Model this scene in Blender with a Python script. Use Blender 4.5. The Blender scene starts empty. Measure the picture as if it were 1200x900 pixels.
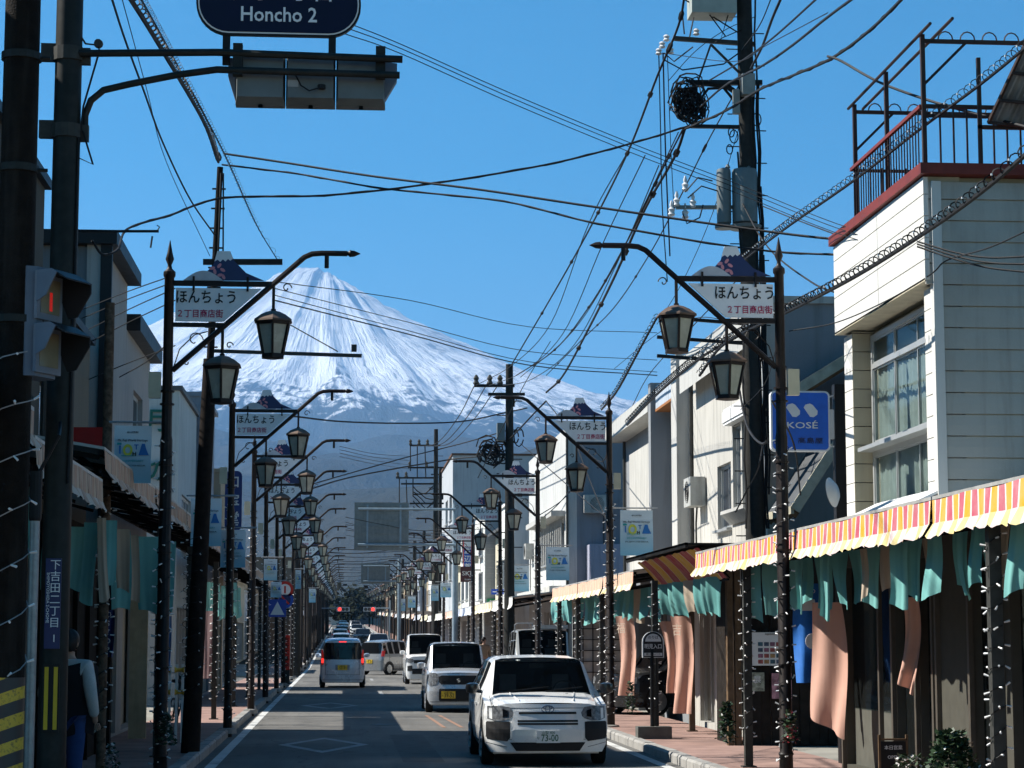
import bpy, bmesh, math, random
from math import sin, cos, pi, radians
from mathutils import Vector, Matrix, noise
random.seed(7)
SC = bpy.context.scene
COL = SC.collection

# ------------------------------------------------------------------ camera
FPX, CAM_H = 2500.0, 1.8            # focal length in pixels of the 1200 px wide photograph
TH = math.atan(295 / FPX)
PS = math.atan(200 / FPX * cos(TH))
cam = bpy.data.cameras.new('camera')
cam.lens = 75.0; cam.sensor_width = 36.0; cam.clip_start = 0.1; cam.clip_end = 60000
camo = bpy.data.objects.new('camera', cam); COL.objects.link(camo)
camo.location = (0, 0, CAM_H)
camo.rotation_euler = (pi / 2 + TH, 0, -PS)
SC.camera = camo

# ------------------------------------------------------------------ sky and sun
SUN_EL, SUN_AZ = radians(45), radians(-76)      # azimuth clockwise from +Y: from the left, slightly ahead
w = bpy.data.worlds.new('World'); SC.world = w; w.use_nodes = True
wn = w.node_tree.nodes; sky = wn.new('ShaderNodeTexSky')
sky.sky_type = 'NISHITA'; sky.sun_disc = False
sky.sun_elevation = SUN_EL; sky.sun_rotation = SUN_AZ
sky.altitude = 750; sky.air_density = 1.0; sky.dust_density = 0.1; sky.ozone_density = 3.5
hs = wn.new('ShaderNodeHueSaturation'); hs.inputs['Saturation'].default_value = 1.55; hs.inputs['Hue'].default_value = .486
w.node_tree.links.new(sky.outputs[0], hs.inputs['Color']); w.node_tree.links.new(hs.outputs[0], wn['Background'].inputs[0])
wn['Background'].inputs[1].default_value = 0.056
sun = bpy.data.lights.new('sun', 'SUN'); sun.energy = 5.0; sun.angle = radians(0.5); sun.color = (1.0, 0.955, 0.88)
suno = bpy.data.objects.new('sun', sun); COL.objects.link(suno)
sdir = Vector((sin(SUN_AZ) * cos(SUN_EL), cos(SUN_AZ) * cos(SUN_EL), sin(SUN_EL)))
suno.rotation_euler = sdir.to_track_quat('Z', 'Y').to_euler()
suno.location = sdir * 50
SC.view_settings.view_transform = 'Standard'; SC.view_settings.look = 'None'
SC.cycles.diffuse_bounces = 2
SC.view_settings.exposure = 1.12; SC.view_settings.gamma = 1.0

# ------------------------------------------------------------------ helpers
FWD = Vector((sin(PS) * cos(TH), cos(PS) * cos(TH), sin(TH)))
RGT = Vector((cos(PS), -sin(PS), 0)); UPV = RGT.cross(FWD)
def ray(px, py): return FWD + RGT * ((px - 600) / FPX) + UPV * ((450 - py) / FPX)
def at(px, py, Y):                              # point of the street at distance Y seen at a photo pixel
    r = ray(px, py); return Vector((0, 0, CAM_H)) + r * (Y / r.y)
def zg(Y): return 0.0 if Y < 120 else min(0.012 * (Y - 120), 9.0)   # the road climbs gently far off

def nodes_of(m): m.use_nodes = True; return m.node_tree.nodes, m.node_tree.links, m.node_tree.nodes['Principled BSDF']
def mixcol(n, l, fac, a, b, blend='MIX'):
    x = n.new('ShaderNodeMix'); x.data_type = 'RGBA'; x.blend_type = blend
    for inp, v in ((x.inputs[0], fac), (x.inputs[6], a), (x.inputs[7], b)):
        if isinstance(v, bpy.types.NodeSocket): l.new(v, inp)
        elif isinstance(v, (int, float)): inp.default_value = v
        else: inp.default_value = (*v[:3], 1)
    return x.outputs[2]
def math_n(n, l, op, a, b=None, c=None):
    x = n.new('ShaderNodeMath'); x.operation = op
    for i, v in enumerate((a, b, c)):
        if v is None: continue
        if isinstance(v, bpy.types.NodeSocket): l.new(v, x.inputs[i])
        else: x.inputs[i].default_value = v
    return x.outputs[0]
def noise_n(n, l, co, scale, detail=4, rough=.55, stretch=None):
    t = n.new('ShaderNodeTexNoise'); t.inputs['Scale'].default_value = scale; t.inputs['Detail'].default_value = detail; t.inputs['Roughness'].default_value = rough
    if stretch:
        mp = n.new('ShaderNodeMapping'); mp.inputs['Scale'].default_value = stretch; l.new(co, mp.inputs[0]); co = mp.outputs[0]
    l.new(co, t.inputs['Vector']); return t.outputs['Fac']
def ramp_n(n, l, fac, stops, const=False):
    r = n.new('ShaderNodeValToRGB'); r.color_ramp.interpolation = 'CONSTANT' if const else 'LINEAR'
    e = r.color_ramp.elements
    while len(e) < len(stops): e.new(.5)
    for i, (p, c) in enumerate(stops): e[i].position = p; e[i].color = (c, c, c, 1) if isinstance(c, (int, float)) else (*c, 1)
    l.new(fac, r.inputs[0]); return r.outputs[0]
def objco(n): return n.new('ShaderNodeTexCoord').outputs['Object']
def geoco(n): return n.new('ShaderNodeNewGeometry').outputs['Position']
_M = {}
def mat(name, col, rough=.6, metal=0.0, var=.12, scale=6, grime=0.0, bump=0.0, bscale=60, streak=0.0, dirt=(.05, .045, .04), spec=None, coat=0.0):
    if name in _M: return _M[name]
    if spec is None: spec = .5 if rough < .45 else (.22 if rough < .7 else .08)
    m = bpy.data.materials.new(name); n, l, b = nodes_of(m); m.diffuse_color = (*col, 1)
    b.inputs['Roughness'].default_value = rough; b.inputs['Metallic'].default_value = metal
    b.inputs['Specular IOR Level'].default_value = spec; b.inputs['Coat Weight'].default_value = coat
    co = geoco(n)
    f = noise_n(n, l, co, scale, 5)
    lo = tuple(c * (1 - var) for c in col); hi = tuple(min(1, c * (1 + var)) for c in col)
    c = mixcol(n, l, ramp_n(n, l, f, [(.3, 0.0), (.7, 1.0)]), lo, hi)
    if grime > 0:
        g = noise_n(n, l, co, scale * .35, 8, .65)
        c = mixcol(n, l, math_n(n, l, 'MULTIPLY', ramp_n(n, l, g, [(.5, 0.0), (.75, 1.0)]), grime), c, dirt)
    if streak > 0:
        g = noise_n(n, l, co, 1.0, 5, .6, (7, 7, .5))
        c = mixcol(n, l, math_n(n, l, 'MULTIPLY', ramp_n(n, l, g, [(.5, 0.0), (.78, 1.0)]), streak), c, dirt)
    l.new(c, b.inputs['Base Color'])
    rr = math_n(n, l, 'MULTIPLY_ADD', f, .2, max(rough - .1, .02)); l.new(rr, b.inputs['Roughness'])
    if bump > 0:
        bn = n.new('ShaderNodeBump'); bn.inputs['Strength'].default_value = bump; bn.inputs['Distance'].default_value = .02
        l.new(noise_n(n, l, co, bscale, 3), bn.inputs['Height']); l.new(bn.outputs[0], b.inputs['Normal'])
    _M[name] = m; return m
def glass(name, tint=(.02, .025, .03), rough=.06, clear=0.0, refl=.5):
    if name in _M: return _M[name]
    m = bpy.data.materials.new(name); n, l, b = nodes_of(m); m.diffuse_color = (*tint, 1)
    b.inputs['Base Color'].default_value = (*tint, 1); b.inputs['Roughness'].default_value = rough; b.inputs['Specular IOR Level'].default_value = refl
    bn = n.new('ShaderNodeBump'); bn.inputs['Strength'].default_value = .03; bn.inputs['Distance'].default_value = .05
    l.new(noise_n(n, l, geoco(n), 1.2, 2), bn.inputs['Height']); l.new(bn.outputs[0], b.inputs['Normal'])
    if clear > 0:
        out = n['Material Output']; tr = n.new('ShaderNodeBsdfTransparent'); tr.inputs[0].default_value = (.8, .86, .86, 1)
        mx = n.new('ShaderNodeMixShader'); fr = n.new('ShaderNodeLayerWeight')
        f = math_n(n, l, 'MULTIPLY_ADD', math_n(n, l, 'POWER', fr.outputs['Facing'], 4.0), clear * .75, 1.02 - clear)
        l.new(f, mx.inputs[0]); l.new(tr.outputs[0], mx.inputs[1]); l.new(b.outputs[0], mx.inputs[2]); l.new(mx.outputs[0], out.inputs[0])
    _M[name] = m; return m
def emit(name, col, s):
    if name in _M: return _M[name]
    m = bpy.data.materials.new(name); n, l, b = nodes_of(m); b.inputs['Base Color'].default_value = (*col, 1)
    b.inputs['Emission Color'].default_value = (*col, 1); b.inputs['Emission Strength'].default_value = s; _M[name] = m; return m
def stripes(name, axis, stops, period, rough=.7, transl=.0, var=.15):
    """printed cloth stripes along a world axis (flat print)"""
    if name in _M: return _M[name]
    m = bpy.data.materials.new(name); n, l, b = nodes_of(m); b.inputs['Roughness'].default_value = rough; b.inputs['Specular IOR Level'].default_value = .15
    co = geoco(n); sp = n.new('ShaderNodeSeparateXYZ'); l.new(co, sp.inputs[0])
    fr = math_n(n, l, 'FRACT', math_n(n, l, 'DIVIDE', math_n(n, l, 'ADD', sp.outputs[axis], 500.0), period))
    c = ramp_n(n, l, fr, stops, True)
    f = noise_n(n, l, co, 5, 6, .6)
    c = mixcol(n, l, ramp_n(n, l, f, [(.35, 0.0), (.8, var * 2)]), c, (.6, .58, .52))
    g = noise_n(n, l, co, 1.3, 6, .7)
    c = mixcol(n, l, ramp_n(n, l, g, [(.55, 0.0), (.85, var * 3)]), c, (.12, .1, .09))
    l.new(c, b.inputs['Base Color'])
    if transl > 0:
        out = n['Material Output']; tl = n.new('ShaderNodeBsdfTranslucent'); l.new(c, tl.inputs[0]); mx = n.new('ShaderNodeMixShader'); mx.inputs[0].default_value = transl
        l.new(b.outputs[0], mx.inputs[1]); l.new(tl.outputs[0], mx.inputs[2]); l.new(mx.outputs[0], out.inputs[0])
    _M[name] = m; return m
def cloth(name, col, transl=.3, col2=None):
    if name in _M: return _M[name]
    m = bpy.data.materials.new(name); n, l, b = nodes_of(m); b.inputs['Roughness'].default_value = .85; b.inputs['Specular IOR Level'].default_value = .1
    co = geoco(n); f = noise_n(n, l, co, 3, 5)
    c = mixcol(n, l, f, tuple(x * .82 for x in col), tuple(min(1, x * 1.12) for x in col))
    if col2:
        oc = n.new('ShaderNodeTexCoord').outputs['Generated']; sp = n.new('ShaderNodeSeparateXYZ'); l.new(oc, sp.inputs[0])
        c = mixcol(n, l, ramp_n(n, l, sp.outputs[2], [(0.0, 1.0), (.8, 0.0)]), c, col2)
    l.new(c, b.inputs['Base Color'])
    bn = n.new('ShaderNodeBump'); bn.inputs['Strength'].default_value = .25; bn.inputs['Distance'].default_value = .01
    l.new(noise_n(n, l, co, 250, 2), bn.inputs['Height']); l.new(bn.outputs[0], b.inputs['Normal'])
    out = n['Material Output']; tl = n.new('ShaderNodeBsdfTranslucent'); l.new(c, tl.inputs[0]); mx = n.new('ShaderNodeMixShader'); mx.inputs[0].default_value = transl
    l.new(b.outputs[0], mx.inputs[1]); l.new(tl.outputs[0], mx.inputs[2]); l.new(mx.outputs[0], out.inputs[0])
    _M[name] = m; return m

class MB:
    def __init__(s): s.v = []; s.f = []; s.mi = []; s.cur = 0
    def face(s, idx): s.f.append(tuple(idx)); s.mi.append(s.cur)
    def add(s, vs, fs):
        o = len(s.v); s.v += [Vector(p) for p in vs]
        for f in fs: s.face([i + o for i in f])
        return s
    def box(s, x0, x1, y0, y1, z0, z1):
        x0, x1 = min(x0, x1), max(x0, x1); y0, y1 = min(y0, y1), max(y0, y1); z0, z1 = min(z0, z1), max(z0, z1)
        return s.add([(x0, y0, z0), (x1, y0, z0), (x1, y1, z0), (x0, y1, z0), (x0, y0, z1), (x1, y0, z1), (x1, y1, z1), (x0, y1, z1)],
                     [(0, 3, 2, 1), (4, 5, 6, 7), (0, 1, 5, 4), (1, 2, 6, 5), (2, 3, 7, 6), (3, 0, 4, 7)])
    def obox(s, c, sz, R):
        hx, hy, hz = sz[0] / 2, sz[1] / 2, sz[2] / 2; c = Vector(c)
        vs = [c + R @ Vector(p) for p in ((-hx, -hy, -hz), (hx, -hy, -hz), (hx, hy, -hz), (-hx, hy, -hz), (-hx, -hy, hz), (hx, -hy, hz), (hx, hy, hz), (-hx, hy, hz))]
        return s.add(vs, [(0, 3, 2, 1), (4, 5, 6, 7), (0, 1, 5, 4), (1, 2, 6, 5), (2, 3, 7, 6), (3, 0, 4, 7)])
    def bar(s, p, q, a, b=None):
        p, q = Vector(p), Vector(q); d = q - p; b = b or a
        R = d.to_track_quat('Y', 'Z').to_matrix()
        return s.obox((p + q) / 2, (a, d.length, b), R)
    def tube(s, path, r, n=8, caps=True):
        P = [Vector(p) for p in path]; m = len(P); rs = r if isinstance(r, (list, tuple)) else [r] * m
        o = len(s.v); ref = None
        for i, p in enumerate(P):
            d = (P[min(i + 1, m - 1)] - P[max(i - 1, 0)]).normalized()
            if ref is None: ref = Vector((0, 0, 1)) if abs(d.z) < .9 else Vector((1, 0, 0))
            u = d.cross(ref).normalized(); v = u.cross(d).normalized(); ref = v
            for k in range(n):
                a = 2 * pi * k / n; s.v.append(p + (u * cos(a) + v * sin(a)) * rs[i])
        for i in range(m - 1):
            for k in range(n):
                a, b = o + i * n + k, o + i * n + (k + 1) % n
                s.face((a, b, b + n, a + n))
        if caps and n > 2:
            s.face([o + k for k in range(n)][::-1]); s.face([o + (m - 1) * n + k for k in range(n)])
        return s
    def lathe(s, prof, n, c=(0, 0, 0), rot=0, caps=True):
        o = len(s.v); c = Vector(c)
        for r, z in prof:
            for k in range(n):
                a = 2 * pi * k / n + rot; s.v.append(c + Vector((r * cos(a), r * sin(a), z)))
        for i in range(len(prof) - 1):
            for k in range(n):
                a, b = o + i * n + k, o + i * n + (k + 1) % n
                s.face((a, b, b + n, a + n))
        if caps:
            s.face([o + k for k in range(n)][::-1]); s.face([o + (len(prof) - 1) * n + k for k in range(n)])
        return s
    def prism(s, poly, a, b, plane='xz'):
        """poly of 2-D points, extruded from a to b along the axis left over"""
        def P(u, v, t): return {'xz': (u, t, v), 'yz': (t, u, v), 'xy': (u, v, t)}[plane]
        n = len(poly); vs = [P(u, v, a) for u, v in poly] + [P(u, v, b) for u, v in poly]
        fs = [tuple(range(n)), tuple(range(2 * n - 1, n - 1, -1))] + [(i, i + n, (i + 1) % n + n, (i + 1) % n) for i in range(n)]
        return s.add(vs, fs)
    def grid(s, fn, nu, nv):
        o = len(s.v)
        for i in range(nu + 1):
            for j in range(nv + 1): s.v.append(Vector(fn(i / nu, j / nv)))
        for i in range(nu):
            for j in range(nv):
                a = o + i * (nv + 1) + j; s.face((a, a + nv + 1, a + nv + 2, a + 1))
        return s
    def pierced(s, axis, c0, c1, a0, a1, z0, z1, holes):
        """wall between c0 and c1 on 'axis', with rectangular holes (a0,a1,z0,z1)"""
        A = sorted({a0, a1, *[h[0] for h in holes], *[h[1] for h in holes]}); Z = sorted({z0, z1, *[h[2] for h in holes], *[h[3] for h in holes]})
        A = [a for a in A if a0 <= a <= a1]; Z = [z for z in Z if z0 <= z <= z1]
        for i in range(len(A) - 1):
            run = None
            for j in range(len(Z) - 1):
                am, zm = (A[i] + A[i + 1]) / 2, (Z[j] + Z[j + 1]) / 2
                if any(h[0] < am < h[1] and h[2] < zm < h[3] for h in holes):
                    if run is not None: s._pb(axis, c0, c1, A[i], A[i + 1], run, Z[j]); run = None
                elif run is None: run = Z[j]
            if run is not None: s._pb(axis, c0, c1, A[i], A[i + 1], run, Z[-1])
        return s
    def _pb(s, axis, c0, c1, a0, a1, z0, z1):
        if axis == 'x': s.box(c0, c1, a0, a1, z0, z1)
        else: s.box(a0, a1, c0, c1, z0, z1)
    def mesh(s, name, mats, off=None, smooth=0):
        me = bpy.data.meshes.new(name)
        me.from_pydata([v - off for v in s.v] if off is not None else s.v, [], s.f)
        for m in (mats if isinstance(mats, (list, tuple)) else [mats]): me.materials.append(m)
        me.polygons.foreach_set('material_index', s.mi); me.update()
        bm = bmesh.new(); bm.from_mesh(me); bmesh.ops.recalc_face_normals(bm, faces=bm.faces); bm.to_mesh(me); bm.free()
        if smooth:
            me.shade_smooth(); me.set_sharp_from_angle(angle=radians(smooth))
        return me
    def build(s, name, mats, parent=None, smooth=0, world=False, label=None, kind=None):
        off = wloc(parent) if (world and parent is not None) else None
        o = bpy.data.objects.new(name, s.mesh(name, mats, off, smooth)); COL.objects.link(o)
        if parent is not None: o.parent = parent
        if label: o['label'] = label
        if kind: o['kind'] = kind
        return o
def wloc(o):
    v = Vector((0, 0, 0))
    while o is not None: v += Vector(o.location); o = o.parent
    return v
def thing(name, label, cat, loc=(0, 0, 0), rotz=0, group=None):
    o = bpy.data.objects.new(name, None); COL.objects.link(o); o.location = loc; o.rotation_euler = (0, 0, rotz); o.empty_display_size = .2
    o['label'] = label; o['category'] = cat
    if group: o['group'] = group
    return o
def solo(name, mb, mats, label, cat, group=None, smooth=0, loc=None, kind=None):
    """a thing that is one mesh; vertices in world space, origin put at loc"""
    off = Vector(loc) if loc is not None else None
    o = bpy.data.objects.new(name, mb.mesh(name, mats, off, smooth)); COL.objects.link(o)
    if loc is not None: o.location = loc
    if kind: o['kind'] = kind
    if label: o['label'] = label
    if cat: o['category'] = cat
    if group: o['group'] = group
    return o
def struct(name, mb, mats, parent=None, smooth=0):
    o = mb.build(name, mats, parent, smooth)
    if parent is None: o['kind'] = 'structure'
    return o
_KIDS = {}
def kids(o):
    return list(o.children)
def dup(root, loc=None, rotz=None, label=None, parent=None):
    r = root.copy(); COL.objects.link(r)
    if parent is not None: r.parent = parent
    if loc is not None: r.location = loc
    if rotz is not None: r.rotation_euler = (0, 0, rotz)
    if label: r['label'] = label
    for ch in kids(root): dup(ch, parent=r)
    return r
_T = {}
def text_mesh(s, size, ext=.003, bold=0.0, align='CENTER'):
    k = (s, size, ext, bold, align)
    if k in _T: return _T[k]
    cu = bpy.data.curves.new('txt', 'FONT'); cu.body = s; cu.size = size; cu.extrude = ext; cu.offset = bold; cu.resolution_u = 2
    cu.align_x = align; cu.align_y = 'CENTER'
    o = bpy.data.objects.new('txt', cu); COL.objects.link(o)
    dg = bpy.context.evaluated_depsgraph_get(); me = bpy.data.meshes.new_from_object(o.evaluated_get(dg))
    bpy.data.objects.remove(o); _T[k] = me; return me
def text(s, size, m, parent, loc, name='lettering', rotz=0.0, wid=None, bold=0.0, ext=.003, align='CENTER'):
    """upright lettering readable from -Y (rotz turns it)"""
    me = text_mesh(s, size, ext, bold, align).copy(); me.materials.clear(); me.materials.append(m)
    if wid:
        xs = [v.co.x for v in me.vertices]
        if xs: k = wid / max(1e-6, max(xs) - min(xs)); me.transform(Matrix.Diagonal((k, 1, 1, 1)))
    me.transform(Matrix.Rotation(rotz, 4, 'Z') @ Matrix.Rotation(pi / 2, 4, 'X'))
    o = bpy.data.objects.new(name, me); COL.objects.link(o); o.location = loc
    if parent is not None: o.parent = parent
    return o

# ------------------------------------------------------------------ shared materials
M_BROWN = mat('dark_brown_paint', (.012, .007, .0055), .5, var=.25, scale=12, grime=.4, spec=.25)
M_BLACK = mat('black_paint', (.012, .012, .013), .5)
M_POLE = mat('weathered_steel_pole', (.018, .02, .018), .55, var=.3, scale=10, grime=.6, metal=.2)
M_CONC = mat('concrete_pole', (.03, .03, .028), .85, var=.2, scale=14, streak=.5, bump=.2)
M_RUST = mat('rusty_pipe', (.12, .085, .06), .8, var=.5, scale=18, grime=.7, dirt=(.09, .03, .012))
M_GALV = mat('galvanised_steel', (.33, .34, .34), .45, metal=.4, var=.15, scale=20, grime=.25)
M_GREYP = mat('grey_post', (.045, .045, .04), .6, var=.2, scale=16, grime=.5)
M_WIRE = mat('black_cable', (.008, .008, .009), .7, spec=.3)
M_WHITE = mat('white_paint', (.72, .72, .7), .5, var=.05, grime=.15)
M_CREAM = mat('cream_box', (.55, .5, .36), .55, var=.08, grime=.25)
M_SIGNW = mat('sign_white', (.78, .79, .78), .45, var=.04, grime=.1)
M_INK = mat('black_ink', (.015, .015, .015), .5)
M_MAGENTA = mat('magenta_ink', (.42, .02, .09), .5)
M_NAVY = mat('navy_sign', (.008, .018, .095), .4)
M_LENS = mat('lantern_milky_pane', (.33, .34, .28), .25, var=.2, scale=5, spec=.6)
M_LGREY = mat('signal_grey', (.12, .15, .19), .5, var=.08, grime=.2)
M_GLASSD = glass('window_glass_dark', (.03, .035, .045), .07, refl=.7)
M_INSUL = mat('white_porcelain', (.6, .6, .6), .3)
M_TRAFO = mat('transformer_grey', (.15, .17, .17), .5, metal=.2, var=.1, grime=.3)
M_BULB = mat('white_bulb_plastic', (.8, .8, .78), .4)
# ------------------------------------------------------------------ ground, road, pavements
XL, XR = -2.0, 4.72                # kerb faces
def asphalt():
    m = bpy.data.materials.new('asphalt'); n, l, b = nodes_of(m); co = geoco(n)
    f1 = noise_n(n, l, co, .25, 6, .6); f2 = noise_n(n, l, co, 90, 3, .7); f3 = noise_n(n, l, co, 1.0, 5, .6, (1.6, .12, 1))
    c = mixcol(n, l, ramp_n(n, l, f1, [(.35, 0.0), (.65, 1.0)]), (.13, .125, .114), (.215, .205, .186))
    c = mixcol(n, l, ramp_n(n, l, f3, [(.45, 0.0), (.62, .45)]), c, (.09, .088, .083))
    c = mixcol(n, l, ramp_n(n, l, f2, [(.3, .5), (.7, 0.0)]), c, (.05, .05, .05))
    v = n.new('ShaderNodeTexVoronoi'); v.feature = 'DISTANCE_TO_EDGE'; v.inputs['Scale'].default_value = .32; v.inputs['Randomness'].default_value = 1
    wv = n.new('ShaderNodeVectorMath'); wv.operation = 'ADD'; l.new(co, wv.inputs[0])
    nz = n.new('ShaderNodeTexNoise'); nz.inputs['Scale'].default_value = 1.4; nz.inputs['Detail'].default_value = 6; l.new(co, nz.inputs['Vector']); l.new(nz.outputs['Color'], wv.inputs[1]); l.new(wv.outputs[0], v.inputs['Vector'])
    c = mixcol(n, l, ramp_n(n, l, v.outputs['Distance'], [(0.0, .75), (.006, 0.0)]), c, (.03, .03, .03))
    l.new(c, b.inputs['Base Color']); b.inputs['Roughness'].default_value = .9; b.inputs['Specular IOR Level'].default_value = .12
    bn = n.new('ShaderNodeBump'); bn.inputs['Strength'].default_value = .4; bn.inputs['Distance'].default_value = .01
    l.new(f2, bn.inputs['Height']); l.new(bn.outputs[0], b.inputs['Normal']); return m
M_ASPH = asphalt()
M_PAINT = mat('worn_road_paint', (.5, .5, .48), .8, var=.1, scale=3, grime=.85, dirt=(.1, .1, .095))
M_PAINTF = mat('faded_road_paint', (.3, .3, .29), .8, var=.15, scale=4, grime=.9, dirt=(.095, .092, .086))
M_PAVE = mat('pink_paving', (.29, .19, .16), .85, var=.22, scale=2.2, grime=.8, bump=.25, bscale=40, dirt=(.14, .1, .09))
M_KERB = mat('kerb_concrete', (.30, .29, .27), .9, var=.15, scale=3, grime=.5, bump=.2)
M_LOT = mat('lot_concrete', (.26, .25, .22), .9, var=.15, scale=1, grime=.5, bump=.2)
M_EARTH = mat('far_ground', (.035, .038, .03), .95, var=.3, scale=.02)
M_FOREST = mat('forest_floor', (.03, .038, .028), 1.0, var=.4, scale=.003)

Ys = [-10, 0, 20, 40, 60, 90, 120, 150, 200, 260, 340, 440, 560, 700, 870, 1100, 1500, 2500, 5000, 10000, 24000]
b = MB()
for i in range(len(Ys) - 1):
    y0, y1 = Ys[i], Ys[i + 1]; wd = 120 if y1 < 900 else 16000
    for xa, xb in ((-wd, wd),):
        b.add([(xa, y0, zg(y0) - .06), (xb, y0, zg(y0) - .06), (xb, y1, zg(y1) - .06), (xa, y1, zg(y1) - .06)], [(0, 1, 2, 3)])
b.add([(-16000, 870, 8.9), (16000, 870, 8.9), (16000, 1100, 8.94), (-16000, 1100, 8.94)], [(0, 1, 2, 3)])
b.add([(-16000, -60, -.4), (16000, -60, -.4), (16000, 1200, -.4), (-16000, 1200, -.4)], [(0, 1, 2, 3)])
struct('ground', b, M_EARTH)
b = MB()
for i in range(1, 14):
    y0, y1 = Ys[i - 1], Ys[i]
    b.add([(XL - .1, y0, zg(y0)), (XR + .1, y0, zg(y0)), (XR + .1, y1, zg(y1)), (XL - .1, y1, zg(y1))], [(0, 1, 2, 3)])
for y0, y1, xs in ((55.5, 63.5, 1), (86, 94, -1)):     # side streets
    b.add([(XR + .1 if xs > 0 else -40, y0, .0), (45 if xs > 0 else XL - .1, y0, .0), (45 if xs > 0 else XL - .1, y1, .0), (XR + .1 if xs > 0 else -40, y1, .0)], [(0, 1, 2, 3)])
road = struct('road', b, M_ASPH)
def flat(mb, pts, z=.004): mb.add([(x, y, zg(y) + z) for x, y in pts], [tuple(range(len(pts)))])
mk = MB()
for x in (-1.78, 4.5):
    y = -5
    while y < 400:
        y1 = y + 9.6; flat(mk, [(x - .075, y), (x + .075, y), (x + .075, y1), (x - .075, y1)]); y = y1
mk.build('edge_line', M_PAINT, road)
def diamond(cx, cy):
    d = MB(); o = [(cx, cy - 2.5), (cx + .75, cy), (cx, cy + 2.5), (cx - .75, cy)]
    i_ = [(cx, cy - 1.9), (cx + .57, cy), (cx, cy + 1.9), (cx - .57, cy)]
    for k in range(4):
        a, b2 = o[k], o[(k + 1) % 4]; c, e = i_[(k + 1) % 4], i_[k]; flat(d, [a, b2, c, e], .005)
    return d
for cy in (36.0, 56.0): diamond(-.28, cy).build('diamond_marking', M_PAINTF, road)
d = MB()
for k in range(8): flat(d, [(1.2 + k * .0, 66 + 7 * k * 3), (1.32, 66 + 7 * k * 3), (1.32, 70 + 7 * k * 3), (1.2, 70 + 7 * k * 3)], .005)
d.build('centre_line', M_PAINTF, road)
pl = MB()
for a, bb in (((2.0, 42.5), (1.9, 49.0)), ((2.35, 42.5), (2.2, 49.0))): flat(pl, [(a[0], a[1]), (a[0] + .08, a[1]), (bb[0] + .08, bb[1]), (bb[0], bb[1])], .006)
pl.build('orange_survey_line', mat('orange_line', (.28, .17, .12), .8, grime=.6, dirt=(.11, .1, .09)), road)

mh = MB(); mh.lathe([(.30, .0), (.30, .006), (.27, .008)], 20, (.9, 44.0, 0)); mh.build('manhole_cover', mat('iron_cover', (.05, .045, .04), .6, metal=.4), road)
mh = MB(); mh.lathe([(.30, .0), (.30, .006), (.27, .008)], 20, (3.2, 37.5, 0)); mh.build('manhole_cover', mat('iron_cover', (.05, .045, .04)), road)
pt = MB()
for x0, y0, x1, y1 in ((-1.6, 41.5, .2, 43.2), (-.9, 62, 3.9, 63.0), (1.4, 73, 4.2, 75.5), (-1.5, 84, 1.1, 86.5), (.9, 31, 1.5, 39.5)): flat(pt, [(x0, y0), (x1, y0), (x1, y1), (x0, y1)], .003)
pt.build('asphalt_patch', mat('patch_asphalt', (.115, .112, .105), .9, var=.2, scale=3, bump=.3), road)
def pavement(name, x0, x1, spans, lotspans=()):
    b = MB()
    for y0, y1 in spans:
        y = y0
        while y < y1:
            e = min(y1, y + 20)
            b.add([(x0, y, zg(y) + .12), (x1, y, zg(y) + .12), (x1, e, zg(e) + .12), (x0, e, zg(e) + .12),
                   (x0, y, zg(y) - .05), (x1, y, zg(y) - .05), (x1, e, zg(e) - .05), (x0, e, zg(e) - .05)],
                  [(0, 1, 2, 3), (0, 3, 7, 4), (1, 2, 6, 5), (0, 1, 5, 4), (3, 2, 6, 7)])
            y = e
    return struct(name, b, M_PAVE)
pvl = pavement('pavement_left', -3.8, XL - .17, [(-5, 86), (94, 520)])
pvr = pavement('pavement_right', XR + .17, 6.7, [(-5, 55), (64, 520)])
kb = MB(); kb.prism([(-.085, -.04), (.085, -.04), (.085, .14), (-.06, .14), (-.085, .11)], -.29, .29)
kme = kb.mesh('kerb_stone', M_KERB)
kb2 = MB(); kb2.prism([(.085, -.04), (-.085, -.04), (-.085, .14), (.06, .14), (.085, .11)], -.29, .29)
kme2 = kb2.mesh('kerb_stone', M_KERB)
for par, x, me in ((pvl, XL - .085, kme2), (pvr, XR + .085, kme)):
    for k in range(64):
        o = bpy.data.objects.new('kerb_stone', me); COL.objects.link(o); o.parent = par
        o.location = (x + random.uniform(-.004, .004), 14 + k * .6, random.uniform(-.004, .004))
    far = MB()
    for y0, y1 in ((14 + 64 * .6 - .3, 86 if x < 0 else 55.3), (94.2 if x < 0 else 64.2, 140), (140.02, 220), (220.02, 340), (340.02, 500)):
        far.add([(x + dx, y, zg(y) + z) for y in (y0, y1) for dx, z in ((-.085, -.04), (.085, -.04), (.085, .14), (-.085, .14))], [(0, 1, 2, 3), (4, 7, 6, 5), (0, 4, 5, 1), (1, 5, 6, 2), (2, 6, 7, 3), (3, 7, 4, 0)])
    far.build('far_kerb', M_KERB, par)
b = MB()
b.box(6.71, 9.5, 27.2, 34.2, -.05, .1); b.box(6.71, 30, 48.0, 55.2, -.05, .1)
b.box(-20, -3.81, 42.8, 53.8, -.05, .1); b.box(-20, -3.81, 94, 180, -.05, .08)
struct('concrete_ground', b, M_LOT)

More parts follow.
